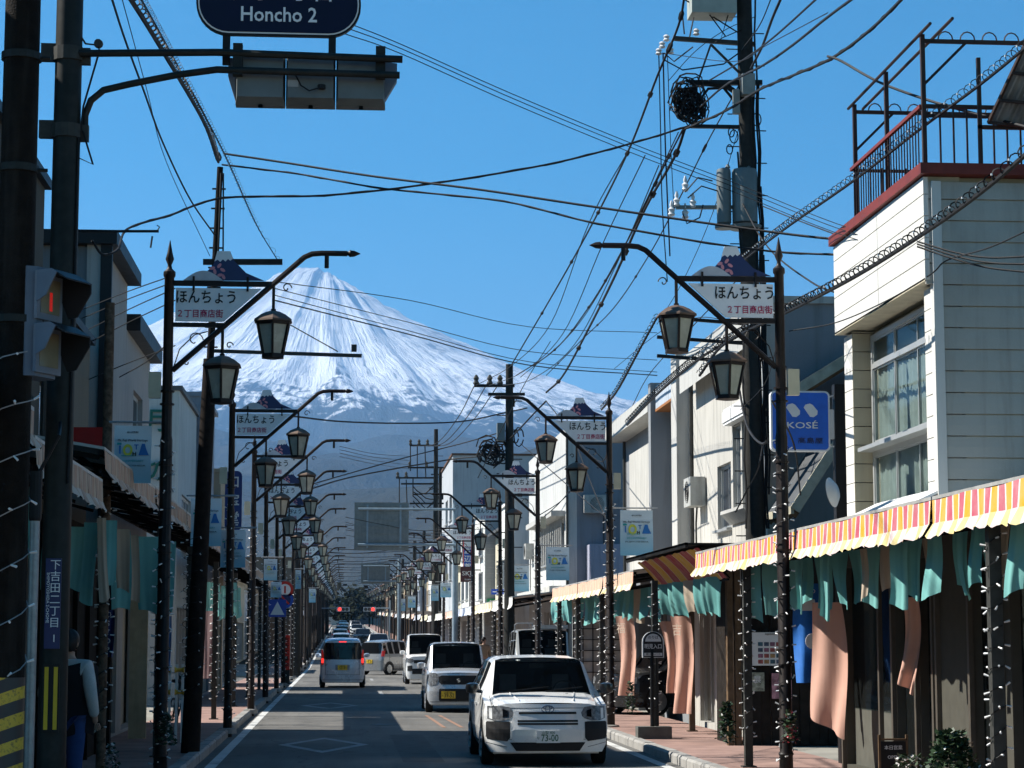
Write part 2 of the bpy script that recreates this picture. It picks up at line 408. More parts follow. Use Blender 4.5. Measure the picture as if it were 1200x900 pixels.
# ------------------------------------------------------------------ the snow mountain
def lerp_tab(t, x):
    for i in range(len(t) - 1):
        if x <= t[i + 1][0]:
            a, b_ = t[i], t[i + 1]; return a[1] + (b_[1] - a[1]) * (x - a[0]) / (b_[0] - a[0])
    return t[-1][1]
KM = 6.2
S0 = at(383, 319, 15400)
PR = [(0, 0), (8, 4), (20, 13), (30, 20), (47, 31), (60, 40), (100, 64), (147, 90), (209, 119), (259, 142), (320, 163), (420, 196), (600, 240), (900, 293), (1300, 335), (1800, 385), (2150, 440)]
PL = [(0, 0), (8, 3), (15, 8), (20, 12), (26, 7), (48, 6), (57, 14), (68, 22), (100, 41), (150, 62), (188, 73), (216, 88), (300, 125), (420, 172), (600, 220), (900, 275), (1300, 325), (1800, 383), (2150, 440)]
NR, NT = 190, 560
vs, fs, thA, rdA = [], [], [], []
for i in range(NR + 1):
    rp = 2150 * (i / NR) ** 2.1
    for j in range(NT):
        a = 2 * pi * j / NT; ca, sa = cos(a), sin(a)
        wgt = .5 + .5 * ca; drop = lerp_tab(PR, rp) * wgt + lerp_tab(PL, rp) * (1 - wgt)
        amp = min(1, rp / 90) * (3.0 + rp * .020)
        rid = noise.noise(Vector((ca * 7.0, sa * 7.0, rp * .003))) * 1.7 + noise.noise(Vector((ca * 16.0, sa * 16.0, rp * .006 + 5))) * .55 + noise.noise(Vector((ca * 38.0, sa * 38.0, rp * .012 + 9))) * .22
        x, y = rp * ca, rp * sa
        loc = noise.fractal(Vector((x * .022, y * .022, 3.3)), .85, 2.1, 7) * min(1, rp / 30) * 3.4
        rough = noise.noise(Vector((x * .12, y * .12, 1))) * 1.1 * min(1, rp / 20)
        dth = ((math.degrees(a) + 98 + 180) % 360) - 180          # degrees from the spur that comes down toward the town
        gsp = (math.exp(-(dth / 60) ** 2) if dth < 0 else max(0.0, 1 - dth / 62) ** 1.2) * 30 * min(1, rp / 85) ** 1.6 * math.exp(-(rp / 210) ** 2)
        gs2 = math.exp(-((dth - 52) / 9) ** 2) * 8 * min(1, rp / 80) * math.exp(-(rp / 300) ** 2)
        crater = -gsp - gs2
        vs.append((S0.x + x * KM, 15400 + y * KM, S0.z + (-drop + amp * rid + loc + rough - crater) * KM))
        thA.append(a); rdA.append(rp)
for i in range(NR):
    for j in range(NT):
        a, b_ = i * NT + j, i * NT + (j + 1) % NT; fs.append((a, b_, b_ + NT, a + NT))
me = bpy.data.meshes.new('mountain'); me.from_pydata(vs, [], fs); me.shade_smooth()
at1 = me.attributes.new('polar', 'FLOAT_VECTOR', 'POINT')
at1.data.foreach_set('vector', [c for a, r in zip(thA, rdA) for c in (cos(a) * 10, sin(a) * 10, r * .01)])
def snowmat():
    m = bpy.data.materials.new('mountain_snow_and_rock'); n, l, b = nodes_of(m)
    A = n.new('ShaderNodeAttribute'); A.attribute_name = 'polar'
    pos = geoco(n); sp = n.new('ShaderNodeSeparateXYZ'); l.new(pos, sp.inputs[0])
    # streaks that run down the slope: fine round the cone, long down it
    mp = n.new('ShaderNodeMapping'); mp.inputs['Scale'].default_value = (7.0, 7.0, 1.6); l.new(A.outputs['Vector'], mp.inputs[0])
    st = noise_n(n, l, mp.outputs[0], 1.0, 7, .62)
    mp2 = n.new('ShaderNodeMapping'); mp2.inputs['Scale'].default_value = (1.4, 1.4, .8); l.new(A.outputs['Vector'], mp2.inputs[0])
    st2 = noise_n(n, l, mp2.outputs[0], 1.0, 6, .6)
    patch = noise_n(n, l, pos, .005, 10, .7)
    h = math_n(n, l, 'DIVIDE', math_n(n, l, 'SUBTRACT', sp.outputs[2], 1180), 1900)      # 0 at the snow line, 1 at the top
    hh = math_n(n, l, 'ADD', h, math_n(n, l, 'MULTIPLY', math_n(n, l, 'SUBTRACT', patch, .5), .75))
    hh = math_n(n, l, 'ADD', hh, math_n(n, l, 'MULTIPLY', math_n(n, l, 'SUBTRACT', st, .5), .7))
    hh = math_n(n, l, 'ADD', hh, math_n(n, l, 'MULTIPLY', math_n(n, l, 'SUBTRACT', st2, .5), .5))
    cover = ramp_n(n, l, hh, [(.05, 0.0), (.15, 1.0)])
    # wind-bared rock ribs
    sx = n.new('ShaderNodeSeparateXYZ'); l.new(A.outputs['Vector'], sx.inputs[0])
    right = ramp_n(n, l, math_n(n, l, 'MULTIPLY_ADD', sx.outputs[0], .05, .5), [(.3, 0.0), (.95, 1.0)])
    thr = math_n(n, l, 'MULTIPLY_ADD', right, -.15, .615)
    ribs = ramp_n(n, l, math_n(n, l, 'SUBTRACT', math_n(n, l, 'MULTIPLY_ADD', patch, .55, math_n(n, l, 'MULTIPLY', st, .45)), thr), [(0.0, 0.0), (.10, .8)])
    cover = math_n(n, l, 'MULTIPLY', cover, math_n(n, l, 'SUBTRACT', 1.0, ribs))
    rock = mixcol(n, l, patch, (.055, .05, .055), (.10, .095, .10))
    fr = mixcol(n, l, noise_n(n, l, pos, .002, 8, .7), (.022, .028, .022), (.06, .055, .045))
    low = mixcol(n, l, ramp_n(n, l, h, [(.0, 0.0), (.2, 1.0)]), fr, rock)
    c = mixcol(n, l, cover, low, (.74, .75, .77))
    l.new(c, b.inputs['Base Color']); b.inputs['Roughness'].default_value = .75; b.inputs['Specular IOR Level'].default_value = .02
    bn = n.new('ShaderNodeBump'); bn.inputs['Strength'].default_value = .9; bn.inputs['Distance'].default_value = 60
    l.new(math_n(n, l, 'ADD', st, math_n(n, l, 'MULTIPLY', patch, .8)), bn.inputs['Height']); l.new(bn.outputs[0], b.inputs['Normal'])
    return m
me.materials.append(snowmat())
mo = bpy.data.objects.new('mountain', me); COL.objects.link(mo); mo['kind'] = 'structure'

M_HILL1 = mat('wooded_hill_brown', (.24, .10, .05), 1, var=.45, scale=.02)
M_HILL2 = mat('wooded_hill_dark', (.012, .016, .010), 1, var=.5, scale=.03)
for nm, Y, zt, m_, sd in (('wooded_hill', 640, 9, M_HILL2, 11), ('wooded_hill', 1600, 26, M_HILL2, 3), ('wooded_hill', 4200, 112, M_HILL1, 8), ('wooded_hill', 8000, 230, M_HILL2, 5)):
    b = MB()
    def hf(u, v):
        x = (u - .45) * Y * 1.6; yy = Y * (1 + .35 * v)
        e = noise.fractal(Vector((x / Y * 9, v * 2, sd)), 1, 2.1, 6)
        p = sin(pi * min(1, v * 1.0)) ** .7
        return (x, yy, 3 + (zt * (1 + .35 * e) + noise.noise(Vector((x * 60 / Y, yy * 20 / Y, 1))) * zt * .12) * p)
    b.grid(hf, 360, 14); struct(nm, b, m_)
# ------------------------------------------------------------------ street lamps with the shop-street sign
def ordn(k): return ['first', 'second', 'third', 'fourth', 'fifth', 'sixth', 'seventh', 'eighth', 'ninth', 'tenth', 'eleventh', 'twelfth', 'thirteenth', 'fourteenth', 'fifteenth', 'sixteenth', 'seventeenth', 'eighteenth', 'nineteenth', 'twentieth', 'twenty-first', 'twenty-second', 'twenty-third', 'twenty-fourth', 'twenty-fifth', 'twenty-sixth', 'twenty-seventh', 'twenty-eighth', 'twenty-ninth', 'thirtieth', 'thirty-first', 'thirty-second'][k]
def string_light(mb, r, z0, z1, pitch=.22, seed=0, bl=.045):
    rnd = random.Random(seed); n = int((z1 - z0) / pitch * 10); mb.cur = 0
    P = [(cos(i * 2 * pi / 10 + seed) * (r + .006), sin(i * 2 * pi / 10 + seed) * (r + .006), z0 + (z1 - z0) * i / n + sin(i * .7 + seed) * .02) for i in range(n + 1)]
    mb.tube(P, .005, 3, False); mb.cur = 1
    for i in range(0, n, 2):
        p = Vector(P[i]); d = Vector((p.x, p.y, 0)).normalized() + Vector((rnd.uniform(-.7, .7), rnd.uniform(-.7, .7), rnd.uniform(-.6, .6)))
        mb.tube([p, p + d.normalized() * bl], [.006, .0095], 4)
def lantern(T, cx, ztop, h=.56):
    zb = ztop - h
    fr = MB()
    R, r0 = .205, .125
    z1, z0 = zb + h * .74, zb + .05
    for k in range(6):
        a = k * pi / 3 + pi / 6
        fr.bar((cx + R * cos(a), R * sin(a), z1), (cx + r0 * cos(a), r0 * sin(a), z0), .026)
    fr.lathe([(R + .012, z1 - .02), (R + .02, z1 + .02)], 6, (cx, 0, 0), pi / 6)
    fr.lathe([(r0 * .55, zb), (r0 + .02, zb + .012), (r0 + .015, z0 + .01)], 6, (cx, 0, 0), pi / 6)
    L = fr.build('lantern', M_BROWN, T)
    rf = MB(); rf.lathe([(R + .045, z1 + .018), (R + .04, z1 + .04), (R * .78, z1 + .10), (R * .42, z1 + .135), (.03, z1 + .15), (.02, ztop)], 6, (cx, 0, 0), pi / 6)
    rf.build('lantern_roof', mat('lantern_roof_brown', (.13, .085, .06), .55, var=.2, grime=.3), L)
    Ri, ri = R * .93, r0 * .93
    for k in range(6):
        a, c = k * pi / 3 + pi / 6, (k + 1) * pi / 3 + pi / 6
        p = MB(); q = [Vector((cx + Ri * cos(a), Ri * sin(a), z1 - .02)), Vector((cx + Ri * cos(c), Ri * sin(c), z1 - .02)), Vector((cx + ri * cos(c), ri * sin(c), z0 + .012)), Vector((cx + ri * cos(a), ri * sin(a), z0 + .012))]
        nn = (q[1] - q[0]).cross(q[3] - q[0]).normalized() * .004
        p.add([v + nn for v in q] + [v - nn for v in q], [(0, 1, 2, 3), (7, 6, 5, 4), (0, 4, 5, 1), (1, 5, 6, 2), (2, 6, 7, 3), (3, 7, 4, 0)])
        p.build('pane', M_LENS, L)
def make_lamp(s, name='street_lamp'):
    T = thing(name, 'x', 'street lamp')
    X = lambda d: s * d
    b = MB(); b.lathe([(.13, 0), (.13, .05), (.085, .09), (.078, .6), (.09, .62), (.072, .65), (.07, 4.2), (.06, 4.25), (.056, 6.08), (.07, 6.1), (.07, 6.15), (.03, 6.19), (.022, 6.23), (.05, 6.3), (.03, 6.38), (.004, 6.52)], 10)
    for z in (1.0, 1.6, 2.9, 3.9, 4.6, 4.75): b.lathe([(.083, z), (.083, z + .02)], 10)
    b.build('post', M_BROWN, T, smooth=35)
    b = MB(); b.tube([(X(.05), 0, 5.0), (X(1.19), 0, 6.02), (X(1.55), 0, 6.345), (X(1.64), 0, 6.385), (X(1.75), 0, 6.395), (X(2.05), 0, 6.395)], .033, 8)
    b.lathe([(.012, -.09), (.034, -.02), (.034, .02), (.02, .05)], 8, (0, 0, 0)) if False else None
    b.tube([(X(2.05), 0, 6.395), (X(2.08), 0, 6.395), (X(2.13), 0, 6.395), (X(2.2), 0, 6.395)], [.02, .042, .036, .004], 8)
    b.tube([(X(1.81), 0, 6.38), (X(1.81), 0, 6.22)], .026, 8)
    b.build('arm', M_BROWN, T, smooth=40)
    b = MB(); b.bar((X(.05), 0, 6.02), (X(1.19), 0, 6.02), .045, .06); b.bar((X(.05), 0, 5.535), (X(.64), 0, 5.535), .04, .05)
    for dx in (.28, .9): b.box(X(dx) - .012, X(dx) + .012, -.035, .035, 5.93, 6.1)
    b.build('crossbar', M_BROWN, T)
    b = MB()
    for cx_, cz_, r_, a0, a1 in ((.3, 5.36, .1, 0, 5.2), (.22, 5.1, .05, 1, 6.5), (1.35, 5.98, .06, 0, 6.2), (.7, 5.3, .045, 0, 6.2)):
        b.tube([(X(cx_ + r_ * (1 - .06 * t) * cos(a0 + (a1 - a0) * t / 14)), 0, cz_ + r_ * (1 - .05 * t) * sin(a0 + (a1 - a0) * t / 14)) for t in range(15)], .007, 4)
    b.tube([(X(.07), 0, 5.05), (X(.13), 0, 5.25), (X(.3), 0, 5.42), (X(.45), 0, 5.46)], .007, 4)
    b.build('scrollwork', M_BROWN, T)
    for dx, z1, z0 in ((1.2, 6.0, 5.70), (.62, 5.52, 5.17)):
        st = MB(); st.tube([(X(dx), 0, z1), (X(dx), 0, z0)], .02, 6); st.lathe([(.03, z0 - .01), (.03, z0 + .03)], 8, (X(dx), 0, 0)); st.build('lantern_stem', M_BROWN, T)
        lantern(T, X(dx), z0 + .005)
    # the sign board: white, cut off along the arm
    b = MB(); pts = [(X(.075), 5.575), (X(.075), 5.965), (X(1.06), 5.965), (X(.63), 5.575)]
    b.prism(pts, -.012, .012); sg = b.build('sign_board', M_SIGNW, T)
    cxt = X(.405) if s < 0 else X(.43)
    text('ほんちょう', .17, M_INK, sg, (cxt, -.015, 5.85), wid=.68, bold=.002)
    text('２丁目商店街', .1, M_MAGENTA, sg, (X(.355), -.015, 5.66), wid=.52, bold=.001)
    # mountain-shaped panel above the bar
    o_ = -.58 if s > 0 else .55
    pk = .62 if s > 0 else -.56                       # x of the peak
    b = MB(); P = [(pk - .33, 6.055), (pk - .2, 6.15), (pk - .12, 6.24), (pk - .075, 6.40), (pk + .075, 6.40), (pk + .12, 6.29), (pk + .26, 6.15), (pk + .47, 6.06)]
    b.prism(P, -.008, .008); pn = b.build('mountain_panel', M_NAVY, T)
    b = MB(); b.prism([(pk - .106, 6.28), (pk - .075, 6.402), (pk + .075, 6.402), (pk + .106, 6.315), (pk + .075, 6.29), (pk + .05, 6.31), (pk + .02, 6.28), (pk - .01, 6.305), (pk - .04, 6.275), (pk - .07, 6.3)], -.011, .011); b.build('snow_cap', M_SIGNW, pn)
    b = MB(); b.prism([(pk - .46 + .46 * t, 6.055 + .115 * sin(pi * t)) for t in [i / 12 for i in range(13)]], -.012, .009); b.build('white_hill', mat('hill_grey', (.5, .51, .53), .5), pn)
    b = MB()
    for px_, pz_, ro in ((-.13, .14, .3), (-.05, .17, .9), (-.1, .1, 1.8), (-.01, .12, 2.6), (-.16, .06, .6), (-.04, .06, .2), (.0, .04, 2.0)):
        c = Vector((pk + px_, 0, 6.06 + pz_)); q = []
        for t in range(8):
            a = 2 * pi * t / 8; u, v = .034 * cos(a), .019 * sin(a); q.append((c.x + u * cos(ro) - v * sin(ro), c.z + u * sin(ro) + v * cos(ro)))
        b.prism(q, -.011, -.0095)
    b.build('petals', mat('petal_pink', (.62, .25, .28), .5), pn)
    b = MB(); b.box(-X(.075) - .0, -X(.21), -.05, .05, 4.68, 4.98); b.box(-X(.2), -X(.215), -.02, .02, 4.75, 4.9); b.build('ballast_box', M_CREAM, T)
    return T
LR = make_lamp(-1); LL = make_lamp(1)
rightY = [24.0, 39.8, 54.6, 68.5] ; leftY = [24.6, 39.0, 49.0, 58.0, 67.5, 77.0]
y = 81.0
while y < 330: rightY.append(y); y += 12.6 if y < 200 else 21
y = 88.0
while y < 330: leftY.append(y); y += 11.0 if y < 200 else 21
lampR, lampL = [], []
for side, Ysl, proto, X, lst in (('right', rightY, LR, 5.0, lampR), ('left', leftY, LL, -2.02, lampL)):
    for k, Y in enumerate(Ysl):
        o = proto if k == 0 else dup(proto)
        o.location = (X, Y, zg(Y) + .12 - (.28 if k == 0 else .22) + (0 if k else .0)); o.location.z = zg(Y) - .14
        if side == 'left' and k in (0,): o.location.z = -.17
        o['label'] = f'brown twin-lantern street lamp with white sign, {ordn(k)} from the camera on the {side} kerb'
        if k > 2: o.location.y += random.uniform(-1.2, 1.2); o.rotation_euler = (random.uniform(-.012, .012), random.uniform(-.01, .01), random.uniform(-.07, .07))
        o['group'] = 'twin-lantern street lamps along the kerbs'
        lst.append(o)
for lst, sd in ((lampR, 1), (lampL, 2)):
    for k in range(0, 7):
        mb = MB(); string_light(mb, .078, .5, 4.4 if k else 4.2, .2, seed=k * 3 + sd, bl=.05 if k < 3 else .06); mb.build('string_light', [M_WIRE, M_BULB], lst[k])
for o in lampR + lampL:                            # concrete footing so that the posts stand on the pavement
    b = MB(); b.lathe([(.17, .2), (.16, .29), (.1, .3)], 12); b.build('footing', M_KERB, o)

# ------------------------------------------------------------------ arcade posts, awnings
def arcade_post(x, y, top, label, rnd, light=True, m=M_GREYP, r=.05, z0=.12):
    T = thing('arcade_post', label, 'post', (x, y, z0), group='arcade posts holding up the pavement roofs')
    b = MB(); b.box(-r, r, -r, r, 0, top - z0); b.box(-r * 1.8, r * 1.8, -r * 1.8, r * 1.8, 0, .02); b.build('shaft', m, T)
    if light:
        s = MB(); string_light(s, r + .012, .4, top - z0 - .1, .17, rnd, .05); s.build('string_light', [M_WIRE, M_BULB], T)
    return T
RP = [16.9, 27.5, 35.7, 43.0, 47.4, 51.5]
for k, Y in enumerate(RP):
    arcade_post(5.24, Y, 2.72, f'grey arcade post wound with small white bulbs, {ordn(k)} from the camera on the right', k + 11)
arcade_post(6.2, 37.8, 2.7, 'plain brown shop-side post between pink banner and shop door on the right', 31, light=False, m=mat('brown_post', (.10, .075, .055), .7, var=.2), r=.05)
LP = [17.2, 30.5, 36.5, 44.0, 52.0, 60.0, 68.0, 75.5]
for k, Y in enumerate(LP):
    arcade_post(-2.56, Y, 3.3, f'grey arcade post under the left pavement roof, {ordn(k)} from the camera', k + 50, light=k > 0)
y = 66.0; k = 6
while y < 300:
    arcade_post(5.24, y, 2.72 + zg(y), f'grey arcade post, {ordn(min(k, 31))} from the camera on the right', k, light=y < 110, z0=zg(y) + .12); y += 7.5 if y < 180 else 13; k += 1
y = 136.0; k = 8
while y < 300:
    arcade_post(-2.56, y, 3.3 + zg(y), f'grey arcade post under the left pavement roof, {ordn(min(k, 31))} from the camera', k, light=y < 110, z0=zg(y) + .12); y += 7.5 if y < 180 else 13; k += 1

W_ = (.62, .61, .57)
M_AWN = stripes('pink_mustard_white_stripes', 1, [(0.0, (.46, .09, .13)), (.40, W_), (.5, (.62, .32, .02)), (.9, W_)], .36)
M_VAL = stripes('faded_valance_stripes', 1, [(0.0, (.55, .42, .40)), (.40, (.56, .55, .51)), (.5, (.55, .44, .18)), (.9, (.56, .55, .51))], .36)
M_AWN2 = stripes('orange_faded_stripes', 1, [(0.0, (.62, .30, .2)), (.4, (.7, .55, .44)), (.5, (.66, .4, .25)), (.9, (.75, .66, .58))], .3)
M_AWNL = stripes('brown_pink_stripes', 1, [(0.0, (.44, .24, .15)), (.45, (.50, .34, .22)), (.8, (.12, .03, .02)), (.9, (.48, .33, .22))], .34)
M_VALL = stripes('brown_pink_valance', 1, [(0.0, (.44, .27, .18)), (.45, (.52, .40, .30)), (.9, (.28, .13, .09))], .34)
M_ROOFM = mat('arcade_roof_sheet', (.45, .44, .41), .5, metal=.3, var=.1, grime=.4)
M_TRUSS = mat('dark_truss', (.009, .0085, .0075), .7, var=.3, grime=.4)
M_BOARD = mat('underside_boards', (.13, .12, .10), .85, var=.3, grime=.5)
def awning(side, y0, y1, zt, label, ma, mv, xf=None, xb=None, zo=0, bandh=.21, val=.13, detail=True):
    xf = xf if xf is not None else (5.14 if side > 0 else -2.42); xb = xb if xb is not None else (6.9 if side > 0 else -3.75)
    T = thing('arcade_awning', label, 'awning', (xf, (y0 + y1) / 2, zo), group='striped awnings over the pavements')
    rnd = random.Random(int(y0 * 10)); n = max(6, int((y1 - y0) * (6 if detail else 1)))
    zt += zo; ph = rnd.random() * 6
    def band(u, v):
        y = y0 + (y1 - y0) * u
        return (xf - side * (.012 * sin(y * 9 + ph) * v + .01 * v), y, zt - bandh * v - .008 * sin(y * 4.1 + ph) * (1 - v))
    b = MB(); b.grid(band, n, 3); b.build('fabric_band', ma, T, world=True, smooth=60)
    nv = n * 2
    def vl(u, v):
        y = y0 + (y1 - y0) * u; sc = abs(sin(y * pi / .30)) * .035
        return (xf - side * (.012 * sin(y * 9 + ph) + .012 + v * (.055 + .02 * sin(y * 13 + ph))), y, zt - bandh - v * (val - .035 + sc + .012 * sin(y * 2.3 + ph)))
    b = MB(); b.grid(vl, nv, 2); b.build('valance', mv, T, world=True, smooth=60)
    b = MB(); b.box(xf + side * .015, xf + side * .06, y0, y1, zt - .05, zt - .005); b.box(xf + side * .015, xf + side * .055, y0, y1, zt - bandh - .04, zt - bandh)
    b.build('front_rail', M_TRUSS, T, world=True)
    b = MB(); b.add([(xf, y0, zt), (xf, y1, zt), (xb, y1, zt + .22), (xb, y0, zt + .22), (xf, y0, zt + .03), (xf, y1, zt + .03), (xb, y1, zt + .25), (xb, y0, zt + .25)], [(0, 1, 2, 3), (4, 7, 6, 5), (0, 4, 5, 1), (1, 5, 6, 2), (2, 6, 7, 3), (3, 7, 4, 0)])
    b.build('roof_sheet', M_ROOFM, T, world=True)
    b = MB(); y = y0 + .1
    while y < y1:
        b.bar((xf + side * .06, y, zt - .07), (xb, y, zt + .14), .04, .05); b.bar((xf + side * .06, y, zt - .3), (xb - side * .3, y, zt - .05), .03); y += 1.5 if detail else 4
    for f in (.25, .5, .8): b.box(xf + (xb - xf) * f, xf + (xb - xf) * f + .04, y0, y1, zt - .06, zt - .02)
    b.build('roof_frame', M_TRUSS, T, world=True)
    return T
segs = [(12.0, 18.3), (18.34, 24.2), (24.24, 30.9)]
for k, (a, c) in enumerate(segs): awning(1, a, c, 2.98, ['pink, mustard and white striped awning at the right frame edge, nearest the camera', 'pink and mustard striped awning in front of the cream sided building', 'striped awning ending beside the dark wall with posters'][k], M_AWN, M_VAL)
for k, (a, c) in enumerate([(37.6, 42.0), (42.05, 46.5), (46.6, 52.2)]): awning(1, a, c, 2.93, ['faded orange striped awning just left of the checked awning on the right', 'faded orange striped awning beside the black car on the right', 'faded orange awning ending above the parked kei van'][k], M_AWN2, M_VAL)
for k, (a, c, z) in enumerate([(12, 16.9, 3.55), (17.0, 21.8, 3.34), (21.9, 27.9, 3.68), (28.0, 33.5, 3.7), (33.6, 41.5, 3.7), (41.6, 49, 3.7), (49.1, 56, 3.7), (56.1, 66, 3.7), (66.1, 76, 3.7)]):
    awning(-1, a, c, z, f'brown and pink striped awning over the left pavement, {ordn(k)} from the camera', M_AWNL, M_VALL, bandh=.2, val=.12)
M_CHK = stripes('dark_red_mustard_canopy', 1, [(0.0, (.36, .02, .03)), (.46, (.62, .5, .4)), (.5, (.62, .34, .02)), (.96, (.62, .5, .4))], 1.45)
b = MB(); b.grid(lambda u, v: (5.2 + .42 * v, 31.0 + 6.5 * u, 3.08 - .44 * v + .03 * sin(pi * v) + .012 * sin(u * 60)), 26, 5)
T = thing('checked_canopy', 'dark red and mustard canopy seen from below beside the pink banners', 'canopy', (5.8, 34.2, 0))
b.build('canopy_fabric', M_CHK, T, world=True, smooth=60)
b = MB()
for k in range(8): b.bar((5.24, 31.0 + k * .928, 3.09), (5.66, 31.0 + k * .928, 2.64), .02)
b.bar((5.64, 31, 2.62), (5.64, 37.5, 2.62), .03); b.box(5.0, 6.9, 30.95, 37.55, 3.12, 3.15); b.box(5.0, 5.04, 30.95, 37.55, 3.08, 3.155); b.build('canopy_frame', M_TRUSS, T, world=True)
cols = [((.7, .7, .68), (.6, .6, .58)), ((.62, .5, .22), (.7, .68, .6)), ((.3, .34, .5), (.7, .7, .66)), ((.62, .3, .22), (.7, .6, .5)), ((.66, .66, .6), (.42, .44, .42))]
y = 64.5; k = 0
while y < 300:
    L = 9 + (k * 37 % 5); a, c = cols[k % 5]
    mm = stripes(f'far_awning_cloth_{k % 5}', 1, [(0.0, a), (.5, c)], .9)
    awning(1, y, y + L - .4, 2.95, f'far pavement awning, {ordn(k)} beyond the parked kei van on the right', mm, mm, zo=zg(y), detail=False); y += L; k += 1
y = 135.0; k = 0
while y < 300:
    L = 10 + (k * 29 % 6); a, c = cols[(k + 2) % 5]
    mm = stripes(f'far_awning_cloth_{(k + 2) % 5}', 1, [(0.0, a), (.5, c)], .9)
    awning(-1, y, y + L - .4, 3.2, f'far pavement awning, {ordn(k)} beyond the red notice board on the left', mm, mm, zo=zg(y), detail=False); y += L; k += 1
# ------------------------------------------------------------------ buildings
def stucco(name, col, streak=.35, **k): return mat(name, col, .9, var=.06, scale=.8, grime=.15, streak=streak, bump=.25, bscale=35, dirt=(.10, .095, .085), **k)
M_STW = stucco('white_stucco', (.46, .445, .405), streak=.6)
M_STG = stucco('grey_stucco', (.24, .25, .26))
M_STP = stucco('pillar_white', (.45, .445, .42))
M_SID = mat('shade_toned_siding', (.40, .39, .35), .7, var=.05, scale=.6, grime=.45, streak=.5, dirt=(.22, .20, .16), bump=.12, bscale=30)  # base tone lowered: shade of the camera-facing wall put into the colour
M_SIDW = mat('white_siding', (.60, .59, .55), .7, var=.04, scale=.6, grime=.2, streak=.25, dirt=(.25, .23, .19))
M_SIDB = mat('beige_jamb_siding', (.40, .37, .28), .75, var=.08, scale=1.5, grime=.4, streak=.3, dirt=(.2, .17, .12))
M_RED = mat('red_roof_cap', (.17, .03, .022), .55, var=.2, grime=.4)
M_ALU = mat('aluminium_frame', (.42, .43, .42), .4, metal=.4, var=.06)
M_DKWOOD = mat('dark_wood', (.010, .007, .005), .8, var=.4, scale=5, streak=.3)
M_WOOD = mat('weathered_wood', (.13, .085, .05), .8, var=.3, scale=8, streak=.3)
M_CURT = mat('white_curtain', (.7, .7, .64), .9, var=.1, scale=8)
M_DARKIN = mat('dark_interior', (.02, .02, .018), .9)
M_TILE = mat('roof_tile_grey', (.09, .095, .10), .7, var=.2, scale=10, grime=.3)

def window(T, axis, c, a0, a1, z0, z1, out, mull=2, name='window', glassm=None, fr=.05, trans=None, sill=True, bars=None):
    """window standing in an opening; c = plane of the glass, out = +-1 direction outwards"""
    F = MB(); d0, d1 = c - .03, c + .03
    F._pb(axis, d0, d1, a0, a0 + fr, z0, z1); F._pb(axis, d0, d1, a1 - fr, a1, z0, z1); F._pb(axis, d0, d1, a0 + fr, a1 - fr, z1 - fr, z1); F._pb(axis, d0, d1, a0 + fr, a1 - fr, z0, z0 + fr)
    zt = [z0 + fr, z1 - fr]
    if trans: F._pb(axis, d0 - .002, d1 + .002, a0 + fr, a1 - fr, trans - .03, trans + .03); zt = [z0 + fr, trans - .03, trans + .03, z1 - fr]
    f = F.build(name, M_ALU, T, world=True)
    wd = (a1 - a0 - 2 * fr) / mull
    for i in range(mull):
        for q in range(0, len(zt), 2):
            A, B = a0 + fr + i * wd, a0 + fr + (i + 1) * wd; off = .012 * (i % 2)
            P = MB(); P._pb(axis, c - .006 + off, c + .006 + off, A + .02, B - .02, zt[q] + .02, zt[q + 1] - .02)
            pn = P.build('pane', glassm or M_GLASSD, T, world=True)
            pn.parent = f; pn.location = (0, 0, 0)
            G = MB(); G._pb(axis, c - .014 + off, c + .014 + off, A, A + .02, zt[q], zt[q + 1]); G._pb(axis, c - .014 + off, c + .014 + off, B - .02, B, zt[q], zt[q + 1])
            G._pb(axis, c - .014 + off, c + .014 + off, A + .02, B - .02, zt[q], zt[q] + .02); G._pb(axis, c - .014 + off, c + .014 + off, A + .02, B - .02, zt[q + 1] - .02, zt[q + 1])
            g = G.build('sash', M_ALU, T, world=True); g.parent = f
    if bars:
        Bm = MB(); n = int((a1 - a0) / .12)
        for i in range(n + 1): a = a0 + (a1 - a0) * i / n; Bm._pb(axis, c + out * .08 - .01, c + out * .08 + .01, a - .008, a + .008, z0, z1)
        for z in (z0 + .03, z1 - .03): Bm._pb(axis, c + out * .08 - .008, c + out * .08 + .008, a0, a1, z - .01, z + .01)
        bb = Bm.build('guard_rail', M_ALU, T, world=True); bb.parent = f
    if sill:
        S = MB(); S._pb(axis, c, c + out * .2, a0 - .04, a1 + .04, z0 - .05, z0 - .003); s_ = S.build('sill', M_ALU, T, world=True); s_.parent = f
    return f
